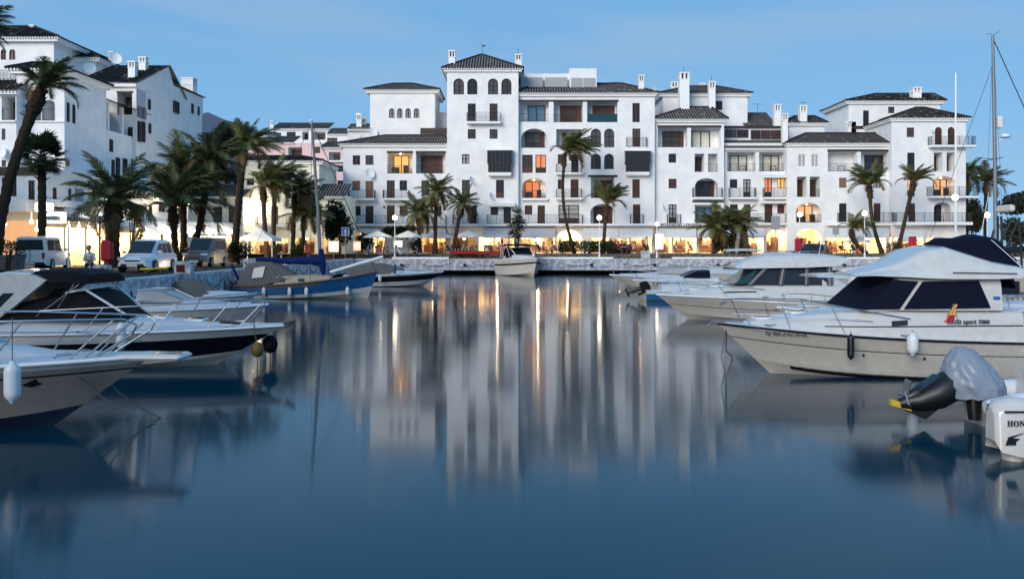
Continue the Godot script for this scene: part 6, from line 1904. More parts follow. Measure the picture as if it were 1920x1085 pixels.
func boats_small():
	var B := func(L, W, hs_, hb_, rake): return {"L": L, "B": W, "hs": hs_, "hb": hb_, "draft": 0.3, "rake": rake, "rub": 0.025}
	var at := P(690, 458, 63); at.y = 0
	runabout("speedboat with white deck and black side band beside the blue sailing boat", at + Vector3(-1.6, 0, 0), 0.0, B.call(7.0, 2.3, 0.8, 1.05, 1.5), M.blackhull, {"bands": [[0.0, 0.35, M.hullgrey, "hull_lower"], [0.35, 0.85, M.blackhull, "hull_side"], [0.85, 1.0, M.gelcoat, "gunwale"]], "screen": false, "cover": M.taupe, "rails": false})
	fender(P(740, 504, 61.6), 0.7, 0.11, M.fenderblue, "blue fender on the speedboat with black side band", 0.4)
	fender(P(712, 522, 61.4), 0.5, 0.11, M.fender, "white fender on the speedboat with black side band", 0.4)
	# boat bow-on at the far quay
	at = P(974, 458, 84.0); at.y = 0
	var o := runabout("white cabin boat moored bow-on to the far quay with navy screen", at + Vector3(-0.9, 0, -3.2), -PI / 2 + 0.42, B.call(6.2, 3.7, 1.45, 1.7, 0.8), M.hullgrey, {"bands": [[0.0, 0.62, M.gelcoat, "hull_side"], [0.62, 0.74, M.navy, "stripe"], [0.74, 1.0, M.gelcoat, "gunwale"]], "glass": M.navy, "top": M.navy, "top_h": 1.45, "rails": false})
	var cmb := MB.new()
	cab(cmb, [[1.2, 1.35, 1.2, 1.45, 1.95], [3.2, 1.3, 1.1, 1.5, 2.05], [4.6, 0.85, 0.6, 1.6, 1.95], [5.4, 0.4, 0.2, 1.65, 1.78]], 0.2)
	put(cmb, "cabin_top", M.gelcoat, o, false)
	cmb = MB.new()
	cab(cmb, [[1.3, 1.3, 1.15, 1.95, 2.65], [2.4, 1.25, 1.05, 1.95, 2.62], [3.3, 0.95, 0.8, 2.0, 2.08]], 0.08)
	put(cmb, "screen", M.navy, o, false)
	cmb = MB.new()
	cmb.tube([Vector3(3.3, 2.08, -0.95), Vector3(2.4, 2.66, -1.08), Vector3(2.4, 2.70, 0), Vector3(2.4, 2.66, 1.08), Vector3(3.3, 2.08, 0.95)], 0.04, 6)
	put(cmb, "screen_frame", M.trim, o, false)
	# left: bow with rails and a covered launch behind the black cruiser
	at = P(290, 458, 31); at.y = 0
	runabout("small white launch with steel bow rail behind the black cruiser", at + Vector3(-2.2, 0, 0), 0.0, B.call(6.2, 2.2, 0.7, 0.88, 1.0), M.hullgrey, {"glass": M.curtain})
	at = P(150, 458, 37); at.y = 0
	runabout("open boat under a royal blue cover against the streaked quay wall", at + Vector3(-1.6, 0, 0), 0.0, B.call(5.4, 2.1, 0.62, 0.8, 0.8), M.hullgrey, {"screen": false, "top": M.royal, "top_h": 0.92, "rails": false, "motor": M.black})
	at = P(360, 458, 41); at.y = 0
	runabout("dark tender with black outboard and pale cover between the quay and launches", at + Vector3(-1.5, 0, 0), 0.1, B.call(4.4, 1.9, 0.5, 0.68, 0.6), M.taupe, {"screen": false, "cover": M.taupe, "rails": false})
	# right side, towards the far quay
	at = P(1143, 458, 60); at.y = 0
	runabout("white speedboat with low steel bow rail nearest the quay pedestal", at + Vector3(7.0, 0, 0), PI, B.call(7.0, 2.4, 0.72, 0.92, 1.5), M.hullgrey, {"glass": M.curtain})
	at = P(1280, 458, 66); at.y = 0
	runabout("white sport boat with flat canopy roof and dome aerials", at + Vector3(6.5, 0, 0), PI, B.call(6.6, 2.5, 0.9, 1.1, 1.2), M.hullgrey, {"top": M.gelcoat, "top_h": 1.65, "glass": M.pane})
	at = P(1187, 458, 53); at.y = 0
	o = runabout("white open boat with registration digits on its bow", at + Vector3(6.4, 0, 0), PI, B.call(6.4, 2.3, 0.72, 0.85, 0.8), M.hullgrey, {"glass": M.navy})
	text("7 48281", M.iron, 0.2, Transform3D(Basis(Vector3(-1, 0, 0), Vector3.UP, Vector3(0, 0, -1)).rotated(Vector3.UP, -0.30), Vector3(4.9, 0.66, -0.98)), o, "registration")
	at = P(1205, 458, 47.5); at.y = 0
	o = runabout("small blue-sided dinghy with black outboard tilted up over the water", at + Vector3(0.1, 0, 0), 0.0, B.call(3.8, 1.7, 0.5, 0.62, 0.4), M.bluehull, {"screen": false, "rails": false, "motor": M.black, "tilt": -1.15, "msize": 0.9, "bands": [[0.0, 0.7, M.bluehull, "hull_side"], [0.7, 1.0, M.gelcoat, "gunwale"]]})
	at = P(1360, 458, 58); at.y = 0
	runabout("white cruiser with navy side windows half hidden behind the pilothouse boat", at + Vector3(5.6, 0, 0), PI, B.call(7.0, 2.6, 1.0, 1.15, 1.0), M.hullgrey, {"cover": M.navy, "top": M.gelcoat, "top_h": 1.35})
	at = P(1600, 458, 47); at.y = 0
	runabout("white motor boat with slanted arch and black covers by the pontoon", at + Vector3(5.2, 0, 0), PI, B.call(6.6, 2.4, 1.1, 1.25, 1.0), M.hullgrey, {"arch": true, "cover": M.black})
	at = P(1540, 458, 28); at.y = 0
	o = runabout("white fishing boat with wheelhouse door beyond the flybridge cruiser", at + Vector3(5.0, 0, 0), PI, B.call(6.4, 2.5, 0.85, 1.0, 0.9), M.hullgrey, {"screen": false})
	var mb := MB.new()
	cab(mb, [[1.6, 1.0, 0.9, 0.9, 2.0], [3.4, 1.0, 0.9, 0.9, 2.0], [4.6, 0.9, 0.7, 0.9, 1.1]], 0.08)
	put(mb, "wheelhouse", M.gelcoat, o, false)
	mb = MB.new()
	cab(mb, [[1.3, 1.15, 1.05, 2.0, 2.06], [3.2, 1.15, 1.05, 2.0, 2.1], [5.4, 0.95, 0.75, 1.98, 2.04]], 0.05)
	put(mb, "roof", M.gelcoat, o, false)
	at = P(1880, 458, 27); at.y = 0
	runabout("white cruiser with navy bimini at the frame edge behind the flybridge cruiser", at + Vector3(5.2, 0, 0), PI, B.call(6.8, 2.5, 0.95, 1.1, 1.0), M.hullgrey, {"top": M.navy, "top_h": 1.25})
	at = P(1850, 458, 52); at.y = 0
	runabout("pale blue motor yacht with dark window strip far behind the flybridge canvas", at + Vector3(7.4, 0, 0), PI, B.call(8.0, 2.8, 1.3, 1.6, 1.2), M.hullgrey, {"cover": M.curtain, "top": M.gelcoat, "top_h": 1.5})

func rib():
	# grey tarpaulin over a tilted outboard, bottom right
	var o := thing("inflatable_boat", Vector3(8.28, 0, -14.6), "white tender with tilted black outboard under a silver tarpaulin", "inflatable boat")
	var mb := MB.new()
	# tubes
	for s in [-1, 1]:
		var pts := []
		for j in 9: pts.append(Vector3(-0.75 + j * 0.5, 0.42 + 0.02 * j, 0.62 * s))
		mb.tube(pts, [0.10, 0.2, 0.21, 0.21, 0.21, 0.21, 0.21, 0.21, 0.21], 12)
	put(mb, "tube", M.fender, o, false)
	mb = MB.new()
	cab(mb, [[-0.5, 0.5, 0.55, -0.15, 0.42], [1.5, 0.5, 0.55, -0.2, 0.42], [3.4, 0.3, 0.5, -0.1, 0.45]], 0.05)
	put(mb, "floor", M.hullgrey, o, false)
	mb = MB.new()
	cab(mb, [[0.3, 0.35, 0.28, 0.5, 0.95], [0.6, 0.35, 0.28, 0.5, 1.05], [0.9, 0.35, 0.25, 0.5, 0.95]], 0.1)
	put(mb, "console", M.gelcoat, o, false)
	# motor leg tilted up and pointing away from the hull
	mb = MB.new()
	mb.tube([Vector3(-0.75, 0.85, 0), Vector3(-1.0, 0.66, 0), Vector3(-1.25, 0.50, 0), Vector3(-1.55, 0.40, 0), Vector3(-1.85, 0.36, 0)], [0.20, 0.27, 0.25, 0.17, 0.08], 12)
	mb.obox(Transform3D(Basis(Vector3(0, 0, 1), 0.6), Vector3(-1.38, 0.70, 0)), Vector3(0.42, 0.05, 0.28))
	mb.prism(PackedVector2Array([Vector2(-1.0, 0.45), Vector2(-1.42, 0.10), Vector2(-1.98, 0.34), Vector2(-1.6, 0.52)]), Transform3D(), -0.03, 0.03)
	mb.tube([Vector3(-0.72, 0.8, 0.1), Vector3(-0.68, 0.45, 0.12), Vector3(-0.66, 0.12, 0.12)], [0.1, 0.12, 0.1], 8)
	mb.ball(Vector3(-1.5, 0.55, 0), Vector3(0.34, 0.11, 0.11), 10, Basis(Vector3(0, 0, 1), 0.42))
	put(mb, "drive_leg", M.blackplastic, o, false)
	mb = MB.new()
	for k in 3:
		var a := TAU * k / 3 + 0.4
		mb.obox(Transform3D(Basis(Vector3(1, 0, 0), a) * Basis(Vector3.UP, 0.6), Vector3(-1.74, 0.54 + 0.12 * cos(a), 0.12 * sin(a))), Vector3(0.03, 0.24, 0.11))
	put(mb, "propeller", M.alu, o, false)
	mb = MB.new()
	mb.prism(PackedVector2Array([Vector2(-1.66, 0.24), Vector2(-2.0, 0.34), Vector2(-2.0, 0.44), Vector2(-1.72, 0.36)]), Transform3D(), -0.05, 0.05)
	put(mb, "skeg_tip", M.yellow, o, false)
	# crumpled tarpaulin tied over the powerhead
	var fold := FastNoiseLite.new()
	fold.seed = 5; fold.frequency = 2.6; fold.fractal_octaves = 4; fold.fractal_type = FastNoiseLite.FRACTAL_RIDGED
	var rows := []
	for i in 29:
		var t := i / 28.0
		var row := PackedVector3Array()
		for j in 64:
			var a := TAU * j / 64
			var rr := 0.05 + 0.44 * pow(sin(PI * minf(t * 0.60 + 0.02, 1.0)), 0.75)
			var dir := Vector3(cos(a), 0, sin(a))
			rr *= 1.0 + 0.11 * fold.get_noise_3d(dir.x * 1.1, t * 0.7, dir.z * 1.1) + 0.03 * sin(a * 9.0 + t * 4.0) * t
			var q := Vector3(-0.60 - 0.16 * (1 - t) + cos(a) * rr * 0.98, 1.28 - 0.80 * t - 0.35 * (1 - t) * cos(a) * rr * 0.6, sin(a) * rr * 0.85)
			q.y += 0.03 * fold.get_noise_3d(a * 0.7, 3.0, t * 1.5)
			row.append(q)
		rows.append(row)
	mb = MB.new(); mb.grid(rows, true, false)
	put(mb, "tarpaulin", M.tarp, o, false)
	mb = MB.new()
	var tie := []
	for j in 25: tie.append(Vector3(-0.62 + cos(TAU * j / 24) * 0.44, 0.62 + 0.05 * cos(TAU * j / 24), sin(TAU * j / 24) * 0.4))
	mb.tube(tie, 0.01, 5)
	put(mb, "tie_cord", M.rope, o, false)
	# white outboard with lettering at the frame corner
	var h := thing("tender_boat", Vector3(7.61, 0, -12.3), "pale tender stern carrying a white outboard with black lettering", "tender")
	mb = MB.new()
	cab(mb, [[-0.30, 0.12, 0.10, 0.30, 0.70], [-0.25, 0.22, 0.2, 0.16, 0.80], [0.0, 0.25, 0.22, 0.10, 0.86], [0.30, 0.24, 0.2, 0.12, 0.82], [0.40, 0.14, 0.12, 0.3, 0.7]], 0.12)
	for i in mb.v.size():
		mb.v[i] += Vector3(-0.62, -0.02, 0)
	put(mb, "outboard_motor", M.gelcoat, h, false)
	mb = MB.new()
	mb.box(Vector3(-0.84, 0.69, 0.222), Vector3(-0.50, 0.715, 0.246))
	put(mb, "air_slot", M.blackplastic, h, false)
	mb = MB.new()
	mb.prism(PackedVector2Array([Vector2(-0.80, 0.36), Vector2(-0.58, 0.42), Vector2(-0.76, 0.345), Vector2(-0.64, 0.34), Vector2(-0.70, 0.30), Vector2(-0.70, 0.25), Vector2(-0.84, 0.25)]), Transform3D(), 0.24, 0.256)
	put(mb, "emblem", M.blackplastic, h, false)
	text("HONDA", M.blackplastic, 0.075, Transform3D(Basis(Vector3.UP, 0.0), Vector3(-0.62, 0.545, 0.252)), h, "lettering", true)
	mb = MB.new()
	mb.tube([Vector3(-0.6, 0.15, 0), Vector3(-0.6, -0.3, 0), Vector3(-0.6, -0.7, 0)], [0.17, 0.12, 0.08], 8)
	put(mb, "drive_leg", M.hullgrey, h, false)
	var b := {"L": 4.2, "B": 1.7, "hs": 0.5, "hb": 0.7, "draft": 0.2, "rake": 0.6, "rub": 0.03}
	make_hull(b, [[0.0, 1.0, M.gelcoat, "hull_side"]], h, M.deckwhite, M.hullgrey)

func masts():
	# tall mast with radar on a yacht behind the corner block's end
	var at := P(1868, 458, 66); at.y = 0
	var b := {"L": 10.5, "B": 3.2, "hs": 1.0, "hb": 1.25, "draft": 0.5, "rake": 1.2, "rub": 0.03}
	var o := thing("sailing_yacht", at + Vector3(4.5, 0, 0), "sailing yacht with very tall grey mast carrying a radar drum", "sailing yacht", "", PI)
	make_hull(b, [[0.0, 1.0, M.gelcoat, "hull_side"]], o, M.deckwhite, M.hullgrey)
	var top := 3.0 + (HY - 66) / F * 66
	var mb := MB.new()
	mb.tube([Vector3(4.5, 1.0, 0), Vector3(4.55, 9, 0), Vector3(4.72, top, 0)], [0.15, 0.14, 0.10], 10)
	put(mb, "mast", M.alu, o, false)
	mb = MB.new()
	mb.cyl(Vector3(4.72, top - 0.2, 0), Vector3(-3.0, 1.4, 0), 0.035, -1, 5)
	for s in [-1, 1]: mb.cyl(Vector3(4.7, top - 0.3, 0), Vector3(4.6, 1.1, 1.5 * s), 0.012, -1, 4)
	mb.cyl(Vector3(4.72, top - 2.2, 0), Vector3(10.2, 1.4, 0), 0.018, -1, 4)
	mb.cyl(Vector3(4.6, 9.4, -1.2), Vector3(4.6, 9.4, 1.2), 0.03, -1, 5); mb.cyl(Vector3(4.6, 9.4, 0), Vector3(6.0, 9.5, 0), 0.025, -1, 5)
	mb.cyl(Vector3(4.7, top, 0), Vector3(4.2, top + 0.3, 0), 0.015, -1, 4); mb.cyl(Vector3(4.75, top + 0.1, 0), Vector3(5.2, top + 0.1, 0), 0.015, -1, 4)
	put(mb, "rigging", M.iron, o, false)
	mb = MB.new()
	mb.lathe(Vector3(3.78, 11.0, 0), [[0, 0], [0.32, 0], [0.36, 0.08], [0.36, 0.2], [0.28, 0.28], [0, 0.3]], 14)
	mb.cyl(Vector3(3.8, 11.0, 0), Vector3(4.5, 10.6, 0), 0.04, -1, 5)
	put(mb, "radar_drum", M.fender, o, false)
	mb = MB.new()
	mb.cbox(Vector3(4.05, 11.7, -0.2), Vector3(4.45, 12.6, 0.2), 0.05)
	put(mb, "radar_reflector", M.fender, o, false)
	mb = MB.new()
	cab(mb, [[2.0, 1.2, 0.9, 1.1, 1.6], [6.0, 1.1, 0.7, 1.2, 1.7], [8.0, 0.6, 0.4, 1.25, 1.35]], 0.15)
	put(mb, "cabin", M.deckwhite, o, false)
	mb = MB.new()
	mb.tube([Vector3(4.4, 2.6, 0), Vector3(0.2, 2.7, 0)], 0.2, 8)
	put(mb, "boom", M.navy, o, false)
	# boat lift frame and awning box beside it
	o = thing("stern_gantry", P(1885, 458, 50) * Vector3(1, 0, 1), "dark steel stern gantry with slanting stays and cream box on top", "gantry")
	mb = MB.new()
	var g0 := P(1872, 470, 50); 
	for q in [[1872, 405, 1872, 520], [1878, 405, 1882, 520], [1900, 408, 1868, 470], [1913, 408, 1880, 480], [1865, 430, 1840, 520], [1860, 470, 1895, 470], [1912, 410, 1918, 520]]:
		mb.cyl(P(q[0], q[1], 50), P(q[2], q[3], 50), 0.06, -1, 6)
		mb.cyl(P(q[0], q[1], 51.5), P(q[2], q[3], 51.5), 0.06, -1, 6)
	put(mb, "frame", M.iron, o)
	mb = MB.new()
	mb.cbox(P(1868, 399, 51.6), P(1906, 383, 50.0), 0.08)
	put(mb, "locker", M.paleblind, o)
	mb = MB.new()
	mb.box(P(1862, 474, 51.5), P(1915, 462, 50.0))
	put(mb, "platform", M.blackplastic, o)
	mb = MB.new()
	mb.box(Vector3(P(1862, 474, 50).x, -0.3, -51.4), Vector3(P(1915, 474, 50).x, 0.9, -50.1))
	put(mb, "stern_hull", M.blackplastic, o)
	# white pole on the far quay
	mb = MB.new()
	var fp := P(1793, 458, 86); 
	mb.cyl(Vector3(fp.x, 0, fp.z), P(1793, 136, 86), 0.13, 0.07, 10)
	single(mb, "flagpole", M.trim, Vector3(fp.x, 0.0, fp.z), "plain white pole in front of the corner block", "pole")

# ---------------------------------------------------------------- people: one smooth skin over a posed skeleton
func sd_bones(p: Vector3, bones: Array) -> Array:
	var s := 1e9; var best := 1e9; var zone := 0
	for b in bones:
		var a: Vector3 = b[0]; var ab: Vector3 = b[1] - a
		var t := clampf((p - a).dot(ab) / maxf(ab.length_squared(), 1e-8), 0, 1)
		var d: float = p.distance_to(a + ab * t) - lerpf(b[2], b[3], t)
		if d < best: best = d; zone = b[4]
		var h := clampf(0.5 + 0.5 * (s - d) / 0.045, 0, 1)
		s = lerpf(s, d, h) - 0.045 * h * (1 - h)
	return [s, zone]
func body_net(bones: Array, cell: float) -> Array:
	var lo := Vector3(1e9, 1e9, 1e9); var hi := -lo
	for b in bones:
		for k in 2:
			var r: float = b[2 + k] + 0.06
			lo = lo.min(b[k] - Vector3.ONE * r); hi = hi.max(b[k] + Vector3.ONE * r)
	var n := Vector3i(((hi - lo) / cell).ceil()) + Vector3i.ONE
	var val := PackedFloat32Array(); val.resize(n.x * n.y * n.z)
	var zn := PackedInt32Array(); zn.resize(val.size())
	for z in n.z:
		for y in n.y:
			for x in n.x:
				var r := sd_bones(lo + Vector3(x, y, z) * cell, bones)
				var i := (z * n.y + y) * n.x + x
				val[i] = r[0]; zn[i] = r[1]
	var id := {}
	var vs := PackedVector3Array(); var zs := PackedInt32Array()
	var st := [1, n.x, n.x * n.y]
	for z in n.z - 1:
		for y in n.y - 1:
			for x in n.x - 1:
				var i := (z * n.y + y) * n.x + x
				var m := 0; var acc := Vector3.ZERO; var cnt := 0
				for k in 8:
					if val[i + (k & 1) + (n.x if k & 2 else 0) + (n.x * n.y if k & 4 else 0)] < 0: m |= 1 << k
				if m == 0 or m == 255: continue
				for k in 8:
					for ax in 3:
						if k & (1 << ax): continue
						var k2 := k | (1 << ax)
						var va := val[i + (k & 1) + (n.x if k & 2 else 0) + (n.x * n.y if k & 4 else 0)]
						var vb := val[i + (k2 & 1) + (n.x if k2 & 2 else 0) + (n.x * n.y if k2 & 4 else 0)]
						if (va < 0) == (vb < 0): continue
						var t := va / (va - vb)
						var pa := Vector3(k & 1, (k >> 1) & 1, (k >> 2) & 1); var pb := Vector3(k2 & 1, (k2 >> 1) & 1, (k2 >> 2) & 1)
						acc += pa.lerp(pb, t); cnt += 1
				id[i] = vs.size()
				vs.append(lo + (Vector3(x, y, z) + acc / cnt) * cell); zs.append(zn[i])
	var ix := PackedInt32Array()
	for i in id:
		for ax in 3:
			var s0: int = st[ax]; var s1: int = st[(ax + 1) % 3]; var s2: int = st[(ax + 2) % 3]
			var va := val[i]; var vb := val[i + s0]
			if (va < 0) == (vb < 0): continue
			if not (id.has(i - s1) and id.has(i - s2) and id.has(i - s1 - s2)): continue
			var q := [id[i], id[i - s1], id[i - s1 - s2], id[i - s2]]
			if va < 0: ix.append_array([q[0], q[1], q[2], q[0], q[2], q[3]])
			else: ix.append_array([q[0], q[2], q[1], q[0], q[3], q[2]])
	var nm := PackedVector3Array(); nm.resize(vs.size())
	for k in range(0, ix.size(), 3):
		var f := (vs[ix[k + 2]] - vs[ix[k]]).cross(vs[ix[k + 1]] - vs[ix[k]])
		for j in 3: nm[ix[k + j]] += f
	for k in nm.size(): nm[k] = nm[k].normalized()
	return [vs, nm, zs, ix]
# zones: 0 skin, 1 shirt, 2 trousers, 3 shoes, 4 hair
func skeleton(pose: String) -> Array:
	var J := {}
	var sit := pose == "sit" or pose == "sit_lean"
	var hip := 0.50 if sit else 0.93
	var lean := 0.06 if pose != "sit_lean" else 0.26
	var ch := Vector3(lean, hip + 0.40, 0)
	var head := Vector3(lean * 1.4 + (0.10 if pose == "sit_lean" else 0.02), hip + 0.70, 0)
	var b := [[Vector3(0, hip, 0), Vector3(lean * 0.4, hip + 0.18, 0), 0.145, 0.13, 1], [Vector3(lean * 0.4, hip + 0.18, 0), ch, 0.135, 0.15, 1], [ch + Vector3(0, 0.04, -0.15), ch + Vector3(0, 0.04, 0.15), 0.075, 0.075, 1],
		[ch + Vector3(0, 0.1, 0), head - Vector3(0, 0.08, 0), 0.06, 0.055, 0], [head, head + Vector3(0.01, 0.06, 0), 0.088, 0.098, 0], [head + Vector3(0.09, 0.02, 0), head + Vector3(0.105, 0.0, 0), 0.02, 0.02, 0],
		[head + Vector3(-0.035, 0.07, 0), head + Vector3(-0.02, 0.10, 0), 0.098, 0.095, 4], [head + Vector3(-0.06, 0.0, 0), head + Vector3(-0.05, 0.06, 0), 0.07, 0.08, 4]]
	for s in [-1, 1]:
		var h := Vector3(0, hip - 0.03, 0.09 * s)
		var knee: Vector3; var ank: Vector3
		if sit: knee = Vector3(0.43, hip - 0.02, 0.12 * s); ank = Vector3(0.43 + 0.05 * s, 0.08, 0.12 * s)
		elif pose == "walk": knee = Vector3(0.14 * s, 0.50, 0.09 * s); ank = Vector3(0.24 * s - 0.06, 0.09, 0.09 * s)
		else: knee = Vector3(0.02, 0.50, 0.10 * s); ank = Vector3(-0.01, 0.08, 0.11 * s)
		b.append([h, knee, 0.088, 0.062, 2]); b.append([knee, ank, 0.058, 0.042, 2]); b.append([ank + Vector3(0, -0.03, 0), ank + Vector3(0.16, -0.045, 0.02 * s), 0.042, 0.034, 3])
		var sh := ch + Vector3(0, 0.06, 0.19 * s)
		var el: Vector3; var wr: Vector3
		if sit: el = sh + Vector3(0.10, -0.26, 0.05 * s); wr = Vector3(0.36, hip + 0.20, 0.14 * s)
		elif pose == "walk": el = sh + Vector3(0.06, -0.27, 0.04 * s); wr = el + Vector3(0.22, 0.04, -0.04 * s)
		else: el = sh + Vector3(-0.03, -0.28, 0.04 * s); wr = el + Vector3(0.07, -0.25, 0.0)
		b.append([sh, el, 0.055, 0.044, 1]); b.append([el, wr, 0.040, 0.030, 0])
		var fd := (wr - el).normalized()
		b.append([wr, wr + fd * 0.08, 0.030, 0.028, 0])
		for k in 4: b.append([wr + fd * 0.08 + Vector3(0, 0, (k - 1.5) * 0.018), wr + fd * (0.15 - 0.008 * absf(k - 1.2)) + Vector3(0.012, -0.012, (k - 1.5) * 0.02), 0.010, 0.008, 0])
		b.append([wr + fd * 0.03, wr + fd * 0.08 + Vector3(0.03, 0.0, -0.03 * s), 0.012, 0.010, 0])
	return b
var nets := {}
func person(pose: String, at: Vector3, turn: float, cols: Array, label: String, sc := 1.0, group := ""):
	if not nets.has(pose): nets[pose] = body_net(skeleton(pose), 0.034)
	var q: Array = nets[pose]
	var o := MeshInstance3D.new()
	o.name = numbered("person")
	var arr := []; arr.resize(Mesh.ARRAY_MAX)
	var c := PackedColorArray()
	for z in q[2]: c.append(cols[z])
	arr[Mesh.ARRAY_VERTEX] = q[0]; arr[Mesh.ARRAY_NORMAL] = q[1]; arr[Mesh.ARRAY_COLOR] = c; arr[Mesh.ARRAY_INDEX] = q[3]
	var m := ArrayMesh.new(); m.add_surface_from_arrays(Mesh.PRIMITIVE_TRIANGLES, arr)
	o.mesh = m; o.material_override = M.skin
	add_child(o)
	o.position = at; o.rotation.y = turn; o.scale = Vector3.ONE * sc
	tag(o, label, "person", group)
func cols(shirt: Color, tr: Color, hair := Color(0.02, 0.014, 0.01)) -> Array: return [Color(0.36, 0.20, 0.14), shirt, tr, Color(0.03, 0.025, 0.02), hair]

# ---------------------------------------------------------------- street furniture
func street_lamp(px: float, py: float, d: float, label: String, e := 1.6, r := 0.24):
	var g := P(px, py, d)
	var gy := 2.0 if d > 93.0 else QUAY
	var o := thing("street_lamp", Vector3(g.x, gy, g.z), label, "street lamp", "globe lamps along the promenade")
	var mb := MB.new()
	mb.tube([Vector3(g.x, gy, g.z), Vector3(g.x, gy + 0.5, g.z), Vector3(g.x, gy + 0.55, g.z), Vector3(g.x, g.y - r, g.z)], [0.10, 0.09, 0.055, 0.045], 10)
	mb.lathe(Vector3(g.x, g.y - r - 0.05, g.z), [[0, 0], [0.12, 0], [0.13, 0.06], [0.08, 0.1], [0, 0.1]], 12)
	put(mb, "pole", M.trim, o)
	mb = MB.new()
	mb.ball(g, Vector3.ONE * r, 16)
	put(mb, "lamp_globe", M.lamp_white, o)
	omni(g, Color(1, 0.80, 0.5), e, r * 0.9, o)
func parasol(px: float, py: float, w: float, d: float, label: String):
	var a := P(px, py, d)
	var gy := 2.0 if d > 93.0 else QUAY
	var o := thing("parasol", Vector3(a.x, gy, a.z), label, "parasol", "white terrace parasols")
	var r := w / F * d / 2
	var mb := MB.new()
	for k in 8:
		var t0 := TAU * (k + 0.5) / 8; var t1 := TAU * (k + 1.5) / 8
		var e0 := a + Vector3(cos(t0) * r, -r * 0.42, sin(t0) * r); var e1 := a + Vector3(cos(t1) * r, -r * 0.42, sin(t1) * r)
		var em := (e0 + e1) / 2 + Vector3(0, 0.06, 0)
		mb.tri(a, em, e0); mb.tri(a, e1, em)
		mb.quad(e0 + Vector3(0, -0.14, 0), em + Vector3(0, -0.14, 0), em, e0); mb.quad(em + Vector3(0, -0.14, 0), e1 + Vector3(0, -0.14, 0), e1, em)
	put(mb, "canopy", M.canvas, o)
	mb = MB.new()
	mb.cyl(Vector3(a.x, gy, a.z), a, 0.03, -1, 6)
	for k in 8:
		var t0 := TAU * (k + 0.5) / 8
		mb.cyl(a + Vector3(0, -0.08, 0), a + Vector3(cos(t0) * r * 0.97, -r * 0.42 - 0.02, sin(t0) * r * 0.97), 0.012, -1, 4)
	mb.cbox(Vector3(a.x - 0.25, gy, a.z - 0.25), Vector3(a.x + 0.25, gy + 0.08, a.z + 0.25), 0.02)
	put(mb, "pole", M.teak, o)
func life_case(px: float, py0: float, py1: float, d: float, m: Material, label: String):
	var a := P(px, py1, d); var b := P(px, py0, d)
	var o := thing("lifebuoy_case", Vector3(a.x, QUAY, a.z), label, "lifebuoy case")
	var mb := MB.new()
	var w := 0.33
	mb.cbox(Vector3(a.x - w, a.y, a.z - 0.14), Vector3(a.x + w, b.y, a.z + 0.14), 0.13)
	mb.cbox(Vector3(a.x - w * 0.75, a.y + 0.1, a.z + 0.142), Vector3(a.x + w * 0.75, b.y - 0.1, a.z + 0.17), 0.01)
	put(mb, "case", m, o)
	mb = MB.new()
	mb.cyl(Vector3(a.x, QUAY, a.z), Vector3(a.x, a.y + 0.1, a.z), 0.07, -1, 8)
	put(mb, "post", m, o)
func pedestal(px0: float, px1: float, py0: float, py1: float, d: float, label: String, poster := false):
	var a := P(px0, py1, d); var b := P(px1, py0, d)
	var o := thing("service_pedestal", Vector3((a.x + b.x) / 2, QUAY, a.z), label, "pedestal")
	var mb := MB.new()
	mb.cbox(Vector3(a.x, QUAY, a.z - 0.5), Vector3(b.x, b.y, a.z), 0.04)
	put(mb, "cabinet", M.quaywhite, o)
	mb = MB.new()
	if poster: mb.box(Vector3(a.x + 0.12, QUAY + 0.12, a.z + 0.002), Vector3(a.x + 0.52, b.y - 0.16, a.z + 0.012))
	else: mb.box(Vector3(a.x + 0.1, b.y - 0.3, a.z + 0.002), Vector3(a.x + 0.2, b.y - 0.18, a.z + 0.02))
	put(mb, "panel", M.maroon if poster else M.iron, o)
func sign_board(px0, py0, px1, py1, d: float, m: Material, label: String, lit := false, border := false):
	var a := P(px0, py1, d); var b := P(px1, py0, d)
	var gy := 2.0 if d > 93.0 else QUAY
	var o := thing("sign_board", Vector3((a.x + b.x) / 2, gy, a.z), label, "sign")
	var mb := MB.new()
	mb.box(a + Vector3(0, 0, -0.05), b)
	put(mb, "lit_sign_face" if lit else "board", m, o)
	mb = MB.new()
	mb.cyl(Vector3((a.x + b.x) / 2, gy, a.z - 0.09), Vector3((a.x + b.x) / 2, b.y, a.z - 0.09), 0.04, -1, 8)
	put(mb, "post", M.alu, o)
	if border:
		mb = MB.new()
		for q in [[a.x - 0.04, a.y - 0.04, b.x + 0.04, a.y], [a.x - 0.04, b.y, b.x + 0.04, b.y + 0.04], [a.x - 0.04, a.y, a.x, b.y], [b.x, a.y, b.x + 0.04, b.y]]: mb.box(Vector3(q[0], q[1], a.z - 0.05), Vector3(q[2], q[3], a.z + 0.01))
		mb.prism(PackedVector2Array([Vector2(-0.03, -0.3), Vector2(0.05, -0.3), Vector2(0.05, 0.0), Vector2(0.12, 0.0), Vector2(0.02, 0.26), Vector2(-0.1, 0.0), Vector2(-0.03, 0.0)]), Transform3D(Basis(), Vector3((a.x + b.x) / 2, (a.y + b.y) / 2, a.z)), 0.004, 0.012)
		put(mb, "border", M.trim, o)
	if lit: omni((a + b) / 2 + Vector3(0, 0, 0.3), Color(1, 0.92, 0.78), 0.5, 0.15, o)
